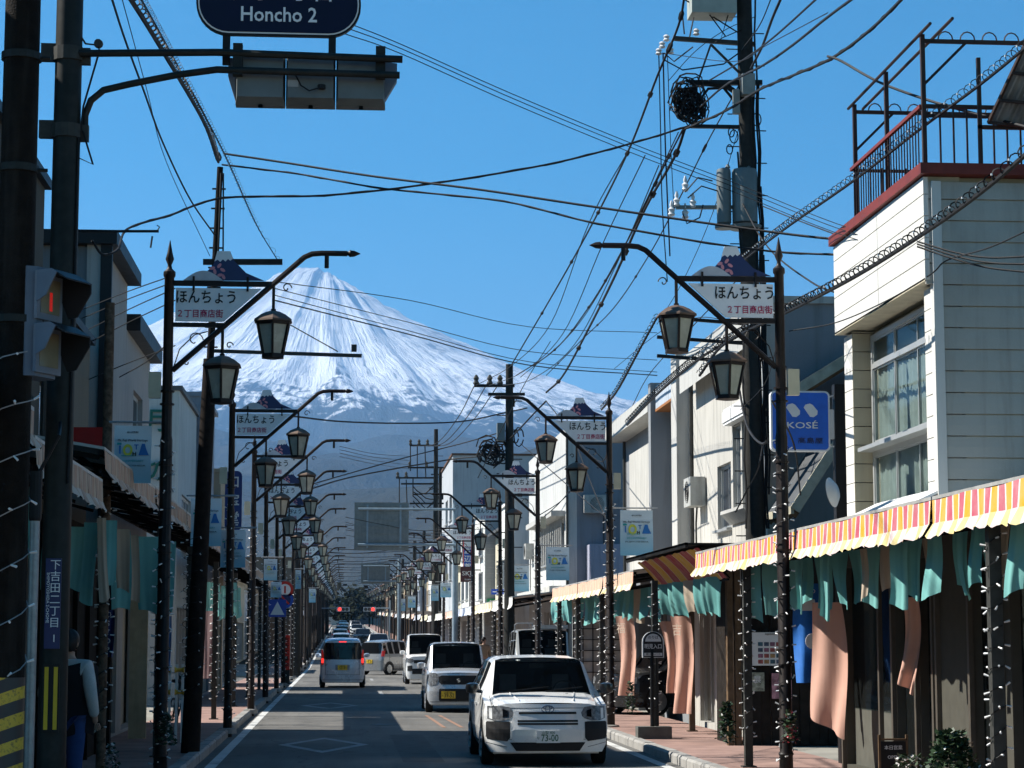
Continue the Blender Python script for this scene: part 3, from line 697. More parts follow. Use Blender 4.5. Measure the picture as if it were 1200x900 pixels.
def house(label, side, xf, xd, y0, y1, h, wm, fholes=(), choles=(), cap=None, zo=0, roof='flat', ground=None, wallcam=None, name='shophouse', group='shop buildings along the street', ft=.22, z0=-.1):
    """street facade at xf, depth xd, camera-side wall at y0"""
    T = thing(name, label, 'building', (xf, (y0 + y1) / 2, zo), group=group)
    F = MB(); H = zo + h; sg = side
    F.pierced('x', xf, xf + sg * ft, y0, y1, zo + z0, H, [(a, b, zo + c, zo + d) for a, b, c, d in fholes])
    W = MB(); xs = sorted((xf + sg * ft, xf + sg * xd))
    if choles: W.pierced('y', y0, y0 + .2, xs[0], xs[1], zo + z0, H, [(min(p, q), max(p, q), zo + c, zo + d) for p, q, c, d in choles]); W.box(xs[0], xs[1], y0 + .35, y1, zo + z0, H)
    else: W.box(xs[0] + (.12 if sg > 0 else 0), xs[1] - (.12 if sg < 0 else 0), y0 + .003, y1 - .003, zo + z0, H - .003); W.box(xs[0], xs[1], y0, y0 + .1, zo + z0, H - .001)
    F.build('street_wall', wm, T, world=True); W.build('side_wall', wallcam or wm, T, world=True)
    for a, b, c, d in fholes:
        if d - c > 1.9 and c < .5:
            B = MB(); B._pb('x', xf + sg * (ft - .02), xf + sg * (ft - .01), a, b, zo + c, zo + d); B.build('shop_front', M_GLASSD, T, world=True)
            B = MB(); n = max(2, int((b - a) / .9))
            for i in range(n + 1): B._pb('x', xf + sg * .08, xf + sg * .14, a + (b - a) * i / n - .03, a + (b - a) * i / n + .03, zo + c, zo + d)
            B.build('door_frame', M_ALU, T, world=True)
        else: window(T, 'x', xf + sg * .1, a, b, zo + c, zo + d, -sg, mull=max(2, int((b - a) / .8)), bars=None)
    for p, q, c, d in choles: window(T, 'y', y0 + .08, min(p, q), max(p, q), zo + c, zo + d, -1, mull=2)
    R = MB()
    if roof == 'flat':
        R.box(xs[0] - (.3 if sg > 0 else .04), xs[1] + (.3 if sg < 0 else .04), y0 - .06, y1 + .06, H, H + .12); R.build('parapet_cap', cap or wm, T, world=True)
    else:
        xa, xb_ = xf - sg * .35, xf + sg * (xd + .2); xm = (xa + xb_) / 2; rh = min(2.2, abs(xb_ - xa) * .22)
        P = [(xa, H - .02), (xm, H + rh), (xb_, H - .02), (xb_, H + .1), (xm, H + rh + .14), (xa, H + .1)]
        R.prism(P, y0 - .35, y1 + .1, 'xz'); R.build('roof', cap or M_TILE, T, world=True)
        G = MB(); G.prism([(xf, H - .01), (xf + sg * xd, H - .01), (xm, H + rh - .05)], y0 + .01, y1 - .01, 'xz'); G.build('gable', wm, T, world=True)
    return T

# --- R1: cream-sided shop with the roof terrace ------------------------------------------------
T = thing('shop_building', 'cream sided building with red roof edge and railed roof terrace on the right', 'building', (6.1, 23.5, 0))
X1, Y0, Y1 = 6.12, 21.5, 25.55
b = MB(); b.box(6.42, 11, Y0 + .03, Y1, 2.9, 6.5); b.build('core_wall', M_SIDB, T, world=True)
z = 2.95; k = 0
me_ = None
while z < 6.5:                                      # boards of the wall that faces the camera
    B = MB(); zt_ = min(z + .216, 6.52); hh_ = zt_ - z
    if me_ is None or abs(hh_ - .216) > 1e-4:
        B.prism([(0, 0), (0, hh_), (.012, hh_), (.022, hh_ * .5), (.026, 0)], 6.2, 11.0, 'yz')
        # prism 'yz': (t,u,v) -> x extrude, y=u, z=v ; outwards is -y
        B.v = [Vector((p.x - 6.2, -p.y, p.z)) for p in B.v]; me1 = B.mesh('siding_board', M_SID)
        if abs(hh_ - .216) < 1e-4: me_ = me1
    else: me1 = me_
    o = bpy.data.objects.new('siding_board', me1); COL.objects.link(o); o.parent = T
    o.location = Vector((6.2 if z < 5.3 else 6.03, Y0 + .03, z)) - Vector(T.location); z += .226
b = MB(); b.box(X1 - .02, 6.2, Y0 - .03, Y0 + .1, 2.95, 6.52); b.build('corner_trim', M_SIDW, T, world=True)
# street face: near pier, far pier, header, sill wall, all board by board
def pier(y0, y1, x0=X1, za=2.95, zb=5.45, m=M_SIDW, nm='siding_board'):
    z = za; me_l = None
    while z < zb - .02:
        hh = min(.216, zb - z)
        B = MB(); B.box(0, .28, 0, y1 - y0, 0, hh); o = B.build(nm, m, T); o.location = Vector((x0, y0, z)) - Vector(T.location); z += .226
pier(Y0 + .1, Y0 + .42); pier(25.15, Y1)
z = 2.95
while z < 5.45:                                     # jamb boards that face the camera inside the recess
    hh = min(.216, 5.45 - z); B = MB(); B.box(0, .3, -.02, 0, 0, hh); o = B.build('jamb_board', M_SIDB, T); o.location = Vector((X1 + .0, 25.15, z)) - Vector(T.location); z += .226
b = MB(); b.box(6.40, 6.44, Y0 + .42, 25.15, 2.95, 5.45); b.build('recess_wall', M_SIDB, T, world=True)
for (z0_, z1_, tr) in ((3.2, 3.98, None), (4.03, 5.38, 5.0)):
    f = window(T, 'x', 6.34, Y0 + .45, 25.0, z0_, z1_, -1, mull=3, trans=tr, fr=.06, glassm=glass('clear_window_glass', (.02, .025, .03), .04, clear=.93, refl=.9), sill=(z0_ > 4))
b = MB(); b.grid(lambda u, v: (6.385 + .012 * sin(u * 130) + .008 * sin(u * 47), Y0 + .5 + u * (2.9), 3.25 + v * 1.7), 160, 2); b.build('curtain', M_CURT, T, world=True, smooth=60)
# overhanging upper block
XO = 6.02
def obrd(z0_, z1_, y0_, y1_):
    B = MB(); B.box(0, .05, 0, y1_ - y0_, 0, z1_ - z0_); o = B.build('fascia_panel', M_SIDW, T); o.location = Vector((XO, y0_, z0_)) - Vector(T.location)
zz = [5.48, 5.70, 5.93, 6.16, 6.39, 6.58]
for i in range(5):
    for ya, yb in ((Y0, 23.44), (23.455, Y1 + .05)): obrd(zz[i], zz[i + 1] - .012, ya, yb)
b = MB(); b.box(XO + .05, 6.42, Y0 + .04, Y1 + .05, 5.5, 6.58); b.build('overhang_box', M_SIDB, T, world=True)
b = MB(); b.prism([(XO - .0, 5.47), (XO + .42, 5.47), (XO + .42, 5.5), (XO, 5.5)], Y0 + .01, Y1 + .05); b.build('soffit', mat('soffit_beige', (.5, .45, .34), .8, grime=.2), T, world=True)
b = MB(); b.box(XO - .05, 11.05, Y0 - .10, Y1 + .1, 6.585, 6.70); b.build('roof_cap', M_RED, T, world=True)
b = MB(); b.box(6.1, 11, Y0 + .1, Y1, 6.5, 6.583); b.build('roof_slab', M_SIDB, T, world=True)
# lean-to hood below the window
b = MB(); b.prism([(5.6, 3.02), (6.2, 3.30), (6.2, 3.33), (5.6, 3.05)], Y0 + .0, 24.4); b.build('window_hood', M_WHITE, T, world=True)
# ground floor
XG = 6.35
GY = [17.6, 19.9, 21.3, 22.5, 23.3, 24.3, 25.5, 26.9]
b = MB(); b.pierced('x', XG, XG + .12, 14.0, 27.0, 0, 2.95, [(20.25, 21.25, .2, 2.62), (22.6, 23.25, .2, 2.65), (23.35, 24.25, .2, 2.65), (24.4, 26.75, .2, 2.65), (17.2, 20.0, .4, 2.5)])
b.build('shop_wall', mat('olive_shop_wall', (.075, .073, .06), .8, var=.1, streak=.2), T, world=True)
for ya, yb, za, zb in ((20.25, 21.25, .2, 2.62), (22.6, 23.25, .2, 2.65), (23.35, 24.25, .2, 2.65), (24.4, 26.75, .9, 2.65), (17.2, 20.0, .4, 2.5)):
    b = MB(); b.box(XG + .10, XG + .105, ya, yb, za, zb); b.build('shop_glass', glass('shop_glass', (.02, .022, .022), .03, clear=.85, refl=1.0), T, world=True)
for Yp in (20.25, 21.25, 22.45, 22.6, 23.3, 24.3, 24.9, 26.8):
    B = MB(); B.box(XG - .05, XG + .0, Yp - .035, Yp + .035, .12, 2.75); B.build('mullion', mat('bronze_mullion', (.09, .08, .065), .5, metal=.2), T, world=True)
b = MB(); b.box(XG + .11, XG + .18, 24.4, 26.75, .2, .9); b.build('door_panel', mat('olive_door', (.10, .1, .085), .7), T, world=True)
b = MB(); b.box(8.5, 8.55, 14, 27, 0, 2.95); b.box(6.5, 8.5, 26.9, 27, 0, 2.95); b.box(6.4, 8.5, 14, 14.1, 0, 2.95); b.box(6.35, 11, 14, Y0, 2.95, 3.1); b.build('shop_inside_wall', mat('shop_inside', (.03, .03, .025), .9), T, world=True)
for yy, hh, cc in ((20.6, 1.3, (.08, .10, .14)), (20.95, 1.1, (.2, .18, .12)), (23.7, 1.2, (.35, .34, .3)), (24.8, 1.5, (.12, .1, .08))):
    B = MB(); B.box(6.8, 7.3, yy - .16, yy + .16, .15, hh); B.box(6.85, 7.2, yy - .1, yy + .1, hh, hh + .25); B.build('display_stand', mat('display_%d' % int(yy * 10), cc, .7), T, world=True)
# roof terrace
TR = thing('roof_terrace', 'dark steel frame and railing of the roof terrace above the red roof edge', 'railing', (6.1, 23.3, 6.7))
M_ST = mat('rusty_dark_steel', (.04, .025, .02), .6, var=.3, grime=.4, dirt=(.12, .04, .02))
ZR, ZB, ZF = 6.70, 7.38, 8.14
for yy in (24.75, 23.25, 21.72):
    B = MB(); B.box(6.085, 6.13, yy - .024, yy + .024, ZR, ZF + .02); B.build('frame_post', M_ST, TR, world=True)
B = MB(); B.tube([(6.08, 21.3, ZF + .02), (6.08, 24.95, ZF + .02)], .018, 6); B.tube([(6.26, 21.1, ZF + .02), (6.26, 24.95, ZF + .02)], .018, 6); B.build('top_rail', M_ST, TR, world=True)
for yy, z_ in ((21.72, ZF - .04), (24.75, ZF - .06)):
    B = MB(); B.box(6.1, 9.6, yy - .02, yy + .02, z_ - .03, z_ + .01); B.bar((6.1, yy, z_ - .5), (6.6, yy, z_), .03); B.build('cross_beam', M_ST, TR, world=True)
    B = MB()
    for i in range(14): B.tube([(6.28 + i * .24 + .08 * (1 - cos(pi * t / 6)), yy, z_ + .01 + .09 * sin(pi * t / 6)) for t in range(7)], .008, 4)
    B.build('corrugation_clips', M_ST, TR, world=True)
B = MB(); B.box(6.06, 6.1, 21.72, 24.85, ZB - .02, ZB + .02); B.build('hand_rail', M_RED, TR, world=True)
me_b = None
for i in range(26):
    if me_b is None: B = MB(); B.box(-.006, .006, -.006, .006, 0, ZB - ZR); me_b = B.mesh('baluster', M_ST)
    o = bpy.data.objects.new('baluster', me_b); COL.objects.link(o); o.parent = TR; o.location = Vector((6.08, 21.85 + i * .115, ZR)) - Vector(TR.location)
B = MB(); B.box(6.1, 9.6, 21.70, 21.74, ZB - .02, ZB + .02); B.box(6.1, 9.6, 21.70, 21.73, ZB - .12, ZB - .09); B.box(6.1, 9.6, 24.7, 24.75, ZB - .05, ZB - .02); B.box(6.1, 9.6, 24.7, 24.73, ZR + .04, ZR + .07); B.build('side_rail', M_ST, TR, world=True)
B = MB(); B.box(-.009, .009, -.009, .009, 0, ZB - ZR); me_b2 = B.mesh('baluster', M_ST)
for i in range(22):
    o = bpy.data.objects.new('baluster', me_b2); COL.objects.link(o); o.parent = TR; o.location = Vector((6.28 + (i % 11) * .145, 21.72 if i < 11 else 24.72, ZR)) - Vector(TR.location)
B = MB(); B.box(6.66, 6.7, 21.6, 21.64, ZR, ZF - .25); B.box(6.66, 8, 21.6, 21.64, ZR + .42, ZR + .46); B.build('inner_post', M_ST, TR, world=True)
TP = thing('corrugated_canopy', 'tilted corrugated canopy sheet at the top right corner above the terrace', 'canopy', (7.0, 21.6, 7.3))
PA, PB = at(1157, 145, 21.6), at(1207, 38, 20.9)
B = MB(); B.grid(lambda u, v: PA.lerp(PB, v) + Vector((1.5 * u, .02 * sin(u * 90), -.12 * u)), 90, 2); B.build('corrugated_sheet', mat('clouded_plastic_sheet', (.16, .17, .17), .4, var=.3, grime=.5), TP, world=True)
B = MB()
for u in (0, .33, .66, 1): B.bar(PA + Vector((1.5 * u, -.04, -.12 * u)), PB + Vector((1.5 * u, -.04, -.12 * u)), .03)
for v in (0, .25, .55, .9): B.bar(PA.lerp(PB, v) + Vector((0, -.05, 0)), PA.lerp(PB, v) + Vector((1.5, -.05, -.12)), .03)
B.build('sheet_frame', M_ST, TP, world=True)

# --- R2: low old timber house between
T = thing('timber_house', 'low old timber house with brown open eaves behind the blue sign', 'building', (6.9, 30.5, 0))
b = MB(); b.box(7.0, 13, 33.2, 34.7, 0, 3.3); b.build('wall', M_DKWOOD, T, world=True)
for (xa, za, sl, ln) in ((6.95, 5.5, .62, 5.5), (7.0, 3.7, 1.5, 1.6)):
    b = MB(); b.prism([(xa, za), (xa + ln, za + ln * sl), (xa + ln, za + ln * sl + .1), (xa, za + .1)], 32.7, 34.85); b.build('roof', M_TILE, T, world=True)
    me_r = None
    for i in range(6):
        B = MB(); B.bar((0, 0, 0), (ln, 0, ln * sl), .05, .09); o = B.build('rafter', M_WOOD, T); o.location = Vector((xa, 32.8 + i * .38, za - .06)) - Vector(T.location)
    b = MB(); b.box(xa - .06, xa - .01, 32.68, 34.85, za - .02, za + .1); b.bar((xa, 32.67, za + .04), (xa + ln, 32.67, za + ln * sl + .04), .04, .16); b.build('barge_board', mat('cream_barge', (.4, .37, .28), .7, grime=.4), T, world=True)
b = MB(); b.box(6.10, 6.15, 33.1, 34.7, 0.1, 3.2); b.build('plank_wall', mat('black_plank_wall', (.022, .018, .015), .8, var=.4, scale=6), T, world=True)
me_pk = None
for i in range(20):                                  # camera-facing plank front under the awning
    B = MB(); B.box(0, .142, -.03 + (i % 3) * .006, 0, 0, 3.1); o = B.build('plank', mat('black_plank_wall', (.022, .018, .015)), T); o.location = Vector((6.2 + i * .15, 33.0, .12)) - Vector(T.location)
for xx in (6.08, 5.96):
    B = MB(); B.box(xx, xx + .09, 32.9, 33.05, .12, 3.1); B.build('door_post', M_WOOD, T, world=True)

# --- R3: white stucco with the utility pole in front
fh = [(38.2, 39.6, 3.75, 4.95), (36.0, 37.1, 4.05, 5.55), (37.25, 38.0, 4.05, 5.55), (36.8, 38.2, .15, 2.5), (40.2, 41.8, .15, 2.4)]
T = house('white stucco shop with box shuttered windows behind the utility pole', 1, 7.02, 7.5, 35.0, 42.7, 7.35, M_STW, fh, wallcam=M_STG, ft=.35)  # side wall in grey stucco: shade on the white paint put into colour
for ya, yb in ((35.95, 37.15), (37.2, 38.05)):
    B = MB(); B.box(6.86, 7.02, ya, yb, 5.57, 5.86); B.box(6.84, 6.87, ya, yb, 5.62, 5.81); B.build('shutter_box', M_WHITE, T, world=True)
B = MB(); B.prism([(6.98, 3.78), (6.98, 4.02), (6.8, 4.02), (6.8, 3.96)], 35.9, 38.1); B.build('window_ledge', M_STP, T, world=True)
B = MB(); B.prism([(6.7, 6.6), (7.02, 6.95), (7.02, 7.45), (6.7, 7.3)], 35.0, 42.0); B.build('eave_band', M_STP, T, world=True)
B = MB(); B.box(6.93, 7.015, 34.9, 35.02, 2.8, 7.45); B.tube([(6.97, 34.86, 2.8), (6.97, 34.86, 7.4)], .035, 8); B.build('drainpipe', M_WHITE, T, world=True)
# --- R4: grey building with projecting fins
T = house('grey stucco building with tall projecting fins and wood soffit', 1, 7.25, 7, 42.75, 54.6, 7.2, M_STG, [(43.6, 46.5, .15, 2.6), (47.5, 53.8, .15, 2.6)], ft=.3)
for ya, yb, ht, m_ in ((42.75, 43.45, 7.5, M_STP), (46.4, 46.75, 7.35, M_STG)):
    B = MB(); B.box(6.75, 7.25, ya, yb, 2.9, ht); B.build('fin', m_, T, world=True)
B = MB(); B.box(6.85, 7.25, 43.5, 46.3, 6.75, 7.25); B.build('upper_band', mat('weathered_panel', (.42, .46, .5), .6, streak=.6), T, world=True)
B = MB(); B.box(6.84, 7.25, 43.5, 46.3, 6.69, 6.745); B.build('wood_soffit', mat('orange_wood_soffit', (.30, .13, .05), .7), T, world=True)
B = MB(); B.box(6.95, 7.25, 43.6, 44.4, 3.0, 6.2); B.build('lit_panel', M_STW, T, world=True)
B = MB(); B.box(6.75, 7.25, 46.85, 54.6, 6.75, 7.15); B.build('beam', M_STP, T, world=True)
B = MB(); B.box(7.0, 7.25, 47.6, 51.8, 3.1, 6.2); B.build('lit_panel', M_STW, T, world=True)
# --- R5: big white block; shade is put into its side wall's grey-blue colour
T = house('large pale block with sunlit white front and ribbon windows beyond the car park', 1, 7.0, 9, 66.3, 80.0, 8.2, stucco('bright_stucco', (.50, .50, .48), streak=.5), [(67.2, 75.8, 4.2, 5.5), (67.5, 70, .15, 2.6), (71, 74, .15, 2.6)], wallcam=stucco('shaded_side_stucco', (.20, .22, .25)), ft=.3)
B = MB(); B.box(6.55, 7.02, 66.9, 76.2, 5.55, 5.72); B.box(6.5, 7.02, 66.6, 79.5, 3.0, 3.35); B.build('canopy_slab', M_STP, T, world=True)
for i in range(14):
    B = MB(); B.box(6.88, 6.93, 67.3 + i * .62, 67.42 + i * .62, 4.2, 5.5); B.build('louvre', M_STP, T, world=True)
B = MB(); B.box(7.6, 9.5, 65.2, 66.28, 2.0, 4.6); B.build('annex', stucco('annex_lilac', (.33, .34, .42)), T, world=True)
# grid shutter + grey sheet fence of the car park
T = thing('lattice_gate', 'white lattice gate below the teal cloth strips on the right', 'gate', (6.8, 49.5, 0))
B = MB(); B.box(5.35, 6.75, 49.6, 49.64, .15, 2.25); B.build('backing_sheet', mat('backing_white', (.5, .5, .48), .7), T, world=True)
for i in range(7): B = MB(); B.box(5.35 + i * .23, 5.37 + i * .23, 49.54, 49.58, .15, 2.25); B.build('upright', M_BLACK, T, world=True)
for i in range(9): B = MB(); B.box(5.35, 6.75, 49.55, 49.57, .2 + i * .25, .22 + i * .25); B.build('rail', M_BLACK, T, world=True)
b = MB()
for i in range(9): b.box(6.8 + i * .3, 7.09 + i * .3, 49.0, 49.05 + .02 * (i % 2), .1, 2.6)
solo('sheet_fence', b, mat('grey_sheet', (.22, .24, .26), .7, metal=.2, streak=.3), 'tall grey corrugated sheet fence behind the car park', 'fence', loc=(8, 49, 0))
# --- R6 siding building with green sign, R7 three storey behind
T = thing('siding_building', 'grey siding building with green sign beside the side street corner', 'building', (6.4, 100, 0))
b = MB(); b.box(6.4, 12, 96.0, 103, 0, 7.4); b.build('core_wall', stucco('r6_wall', (.6, .6, .56)), T, world=True)
B = MB(); B.box(0, 5.5, -.04, 0, 0, .27); me_ = B.mesh('siding_board', mat('grey_siding', (.34, .35, .35), .6, var=.05, streak=.25))
for i in range(26):
    o = bpy.data.objects.new('siding_board', me_); COL.objects.link(o); o.parent = T; o.location = Vector((6.42, 96.0, .1 + i * .28)) - Vector(T.location)
B = MB(); B.box(6.3, 12.1, 95.85, 103.1, 7.4, 7.6); B.build('roof', M_STP, T, world=True)
for z_ in (3.4, 5.4): window(T, 'x', 6.37, 97.2, 99.5, z_, z_ + 1.3, -1)
Sg = MB(); Sg.box(6.5, 8.1, 95.86, 95.93, 2.95, 3.45); sgn = Sg.build('sign_panel', mat('green_sign', (.02, .22, .09), .5), T, world=True)
text('渡辺薬局', .36, M_SIGNW, sgn, Vector((7.3, 95.85, 3.2)) - Vector(T.location), wid=1.4, bold=.004)
Bs = MB(); Bs.box(5.6, 6.0, 99, 99.12, 4.3, 6.6); BS = thing('vertical_sign', 'tall red edged white and blue vertical sign above the dark red sign', 'sign', (5.9, 99, 4.3))
Bs.build('panel', mat('sign_red', (.5, .04, .03), .5), BS, world=True); B = MB(); B.box(5.64, 5.96, 98.97, 99.0, 5.9, 6.55); B.build('white_face', M_SIGNW, BS, world=True)
B = MB(); B.box(5.64, 5.96, 98.97, 99.0, 4.35, 5.88); f_ = B.build('blue_face', mat('sign_blue', (.03, .10, .42), .5), BS, world=True)
for i, ch in enumerate('渡辺薬局'): text(ch, .34, M_SIGNW, f_, Vector((5.8, 98.95, 5.7 - i * .38)) - Vector(BS.location), bold=.004)
B = MB(); B.box(5.9, 6.5, 99.0, 99.05, 6.0, 6.05); B.box(5.9, 6.5, 99.0, 99.05, 4.8, 4.85); B.build('bracket', M_GREYP, BS, world=True)
T = house('tall grey three storey block filling the gap behind the overhead sign', 1, 6.6, 12, 128, 142, 12.6, stucco('r7_wall', (.40, .42, .44)), [(129, 132, 8.8, 10.3), (134, 137, 8.8, 10.3), (129, 132, 5.2, 6.8), (134, 137, 5.2, 6.8)], cap=mat('rusty_roof_edge', (.12, .07, .05), .8))
# --- far right row
random.seed(21)
FC = [('pale grey', (.5, .5, .48)), ('cream', (.55, .5, .38)), ('tan', (.36, .29, .21)), ('white', (.66, .66, .63)), ('brown', (.2, .14, .1)), ('blue-grey', (.28, .32, .38))]
def farrow(side, spans, txt):
    for k, (y0, y1, h, ci, rf) in enumerate(spans):
        nm, c = FC[ci]; zo = zg(y0); n = max(1, int((y1 - y0) / 3)); step = (y1 - y0) / n
        fl = [3.7, 5.9, 8.2][:max(1, int((h - 2.6) / 2.3))]
        holes = [(y0 + step * i + .5, y0 + step * i + step - .6, z, z + 1.2) for z in fl for i in range(n) if z + 1.4 < h] + [(y0 + .5, y1 - .5, .15, 2.6)]
        house(f'{nm} {"gabled" if rf == "gable" else "flat-roofed"} shophouse, {ordn(k)} {txt}', side, (6.6 if side > 0 else -3.75) + side * (k % 3) * .25, 8, y0, y1, h, stucco('far_wall_' + nm.replace(' ', '_').replace('-', '_'), c), holes, zo=zo, roof=rf)
farrow(1, [(82, 89, 7.0, 3, 'flat'), (89.4, 95.6, 6.2, 1, 'gable'), (104, 111, 6.6, 2, 'flat'), (111.5, 119, 7.4, 3, 'flat'), (119.5, 127.5, 6.4, 1, 'gable'), (143, 151, 7, 4, 'flat'), (151.5, 160, 6.2, 0, 'gable'), (160.5, 170, 8, 3, 'flat'), (171, 180, 6, 2, 'gable'), (181, 192, 7.2, 5, 'flat'), (193, 205, 6, 1, 'gable'), (206, 220, 8, 0, 'flat'), (222, 238, 6.5, 2, 'gable'), (240, 258, 7.5, 3, 'flat'), (260, 285, 6.5, 1, 'flat'), (290, 330, 7, 4, 'gable')], 'along the right row past the pale block')

# --- left side
M_GPAN = mat('grey_metal_panels', (.12, .13, .14), .5, var=.08, scale=1, streak=.35)
T = house('grimy concrete building behind the two nearest left poles', -1, -3.75, 8, 15.0, 26.6, 7.35, stucco('grimy_concrete', (.09, .086, .072), streak=.8), [(16, 20, .15, 2.7), (21, 25.5, .15, 2.7), (18, 24, 4.2, 5.6)], cap=M_BLACK)
T = house('beige shop with red and yellow fascia behind the rusty pipe post', -1, -3.95, 8, 26.8, 33.4, 6.3, stucco('beige_wall', (.17, .15, .115)), [(27.4, 29.6, .15, 2.6), (30.2, 32.8, .15, 2.6), (28, 31.5, 4.0, 5.1)], cap=M_BLACK)
SG_ = thing('fascia_sign', 'red and yellow boxed shop sign above the brown striped awnings', 'sign', (-3.3, 27, 3.7))
B = MB(); B.box(-3.66, -2.98, 27.0, 27.5, 4.09, 4.40); B.build('red_panel', mat('fascia_red', (.30, .012, .01), .5, grime=.2), SG_, world=True)
B = MB(); B.box(-3.66, -2.98, 27.0, 27.5, 3.6, 4.05); B.build('yellow_panel', mat('fascia_yellow', (.62, .36, .02), .5, grime=.2), SG_, world=True)
T = thing('shophouse', 'grey metal panelled building with black stepped roof left of the lamp sign', 'building', (-3.85, 38, 0), group='shop buildings along the street')
b = MB(); b.pierced('x', -4.1, -3.85, 34.0, 37.9, 0, 8.0, [(34.4, 37.4, .15, 2.6)]); b.pierced('x', -4.1, -3.85, 37.9, 42.6, 0, 7.2, [(38.3, 41.8, .15, 2.6), (39.4, 41.2, 5.0, 6.3)]); b.build('street_wall', stucco('l2_wall', (.33, .32, .30)), T, world=True)
window(T, 'x', -3.97, 39.4, 41.2, 5.0, 6.3, 1)
b = MB(); b.box(-12, -4.15, 34.1, 37.9, 0, 8); b.box(-12, -4.15, 37.9, 42.6, 0, 7.2); b.build('core_wall', stucco('l2_core', (.33, .3, .24)), T, world=True)
B = MB(); B.box(0, .56, -.05, 0, 0, 3.1); me_ = B.mesh('metal_panel', M_GPAN)
for i in range(14):
    o = bpy.data.objects.new('metal_panel', me_); COL.objects.link(o); o.parent = T; o.location = Vector((-4.45 - i * .575, 34.1, 4.88)) - Vector(T.location)
B = MB(); B.box(-12, -3.87, 34.05, 34.1, 0, 4.85); B.build('lower_front', stucco('l2_low', (.22, .20, .155)), T, world=True)
B = MB(); B.box(-12.1, -3.62, 33.85, 38.05, 8.0, 8.22); B.box(-3.88, -3.7, 33.95, 34.05, 4.8, 8.0); B.box(-12.1, -3.62, 38.06, 42.75, 7.2, 7.5); B.build('black_cornice', M_BLACK, T, world=True)
T = house('small brown flat roofed house far back in the gap on the left', -1, -10.5, 6, 43.0, 50, 4.6, stucco('l3_wall', (.30, .22, .16)), [(43.5, 47, .15, 2.5)], cap=M_BLACK, wallcam=None)
T = house('pale wall building with vertical green lettering beside the left lamp', -1, -4.1, 7, 53.6, 60.0, 7.9, stucco('l4_wall', (.48, .5, .48)), [(54, 59, .15, 2.5), (55, 58.5, 4, 5.4)], cap=mat('dark_cap', (.1, .1, .1)))
for i, ch in enumerate('月の明'): text(ch, .62, mat('green_letters', (.02, .12, .09), .5), T, Vector((-4.62, 53.55, 7.1 - i * 1.25)) - Vector(T.location), bold=.01, ext=.02)
T = house('dark blue-grey tiled tower with slim antenna left of the snowy slope', -1, -3.95, 6, 60.2, 66.0, 8.5, mat('blue_grey_tiles', (.16, .19, .23), .5, var=.1), [(61, 65, .15, 2.5)], ft=.2)
B = MB(); B.box(0, .19, -.02, 0, 0, .085); me_ = B.mesh('wall_tile', mat('blue_grey_tiles', (.16, .19, .23)))
for i in range(20):
    for j in range(14):
        o = bpy.data.objects.new('wall_tile', me_); COL.objects.link(o); o.parent = T; o.location = Vector((-4.35 - j * .2 - .1 * (i % 2), 60.2, 6.4 + i * .1)) - Vector(T.location)
farrow(-1, [(66.2, 68.6, 6.8, 2, 'flat'), (73, 77.5, 6.2, 0, 'flat')], 'along the left row past the tiled tower')
farrow(-1, [(180, 192, 7.5, 4, 'flat'), (193, 207, 6, 1, 'gable'), (208, 222, 8, 0, 'flat'), (224, 240, 6.5, 2, 'gable'), (242, 262, 7, 3, 'flat'), (265, 300, 6.5, 4, 'gable')], 'along the far left row')
random.seed(4)
for k, (y0, y1, h, ci) in enumerate([(95, 104, 4.4, 2), (105, 116, 4.8, 0), (117, 129, 4.2, 4), (130, 142, 5.0, 1), (143, 158, 4.4, 3), (159, 178, 4.8, 2)]):
    nm, c = FC[ci]
    house(f'low {nm} shophouse set back, {ordn(k)} past the left side street', -1, -6.4, 7, y0, y1, h, stucco('far_wall_' + nm.replace(' ', '_').replace('-', '_'), c), [(y0 + .6, y1 - .6, .15, 2.5)], zo=zg(y0), roof='gable' if k % 2 else 'flat')
# ------------------------------------------------------------------ near left poles and the signal
T = thing('utility_pole', 'dark utility pole at the far left edge with yellow and black stripes at its foot', 'utility pole', (-2.27, 14.8, .1))
b = MB(); b.tube([(0, 0, 0), (0.0, 0, 3), (-.0, 0, 9.5)], [.135, .13, .115], 16); b.build('shaft', mat('tarred_wood', (.012, .009, .007), .8, var=.4, scale=10, streak=.5, bump=.5), T, smooth=40)
M_HAZ = bpy.data.materials.new('hazard_stripes'); n, l, bb = nodes_of(M_HAZ); sp = n.new('ShaderNodeSeparateXYZ'); l.new(geoco(n), sp.inputs[0])
fr = math_n(n, l, 'FRACT', math_n(n, l, 'DIVIDE', math_n(n, l, 'ADD', math_n(n, l, 'MULTIPLY', sp.outputs[0], -.35), sp.outputs[2]), .17))
hc = mixcol(n, l, ramp_n(n, l, noise_n(n, l, geoco(n), 40, 4, .7), [(.5, 0.0), (.65, .7)]), ramp_n(n, l, fr, [(0.0, (.03, .03, .03)), (.52, (.62, .40, .03))], True), (.03, .03, .03)); l.new(hc, bb.inputs['Base Color'])
b = MB(); b.tube([(0, 0, .2), (0, 0, 1.42)], .139, 16); b.build('hazard_wrap', M_HAZ, T, smooth=40)
s = MB(); string_light(s, .14, 1.45, 3.9, .36, 5, .05); s.build('string_light', [mat('grey_flex', (.3, .3, .3), .6), M_BULB], T)
b = MB()
for z in (3.84, 4.9, 5.7, 6.7, 7.3): b.lathe([(.14, z), (.14, z + .05)], 16); b.tube([(.12, 0, z + .02), (.2, 0, z + .02)], .014, 6)
b.build('band', M_POLE, T)
T = thing('pedestrian_signal', 'grey two-lens pedestrian signal with black hoods showing red on the far left pole', 'traffic signal', (-2.10, 14.85, 3.57), radians(-27))
R_ = Matrix.Rotation(radians(0), 3, 'Z')
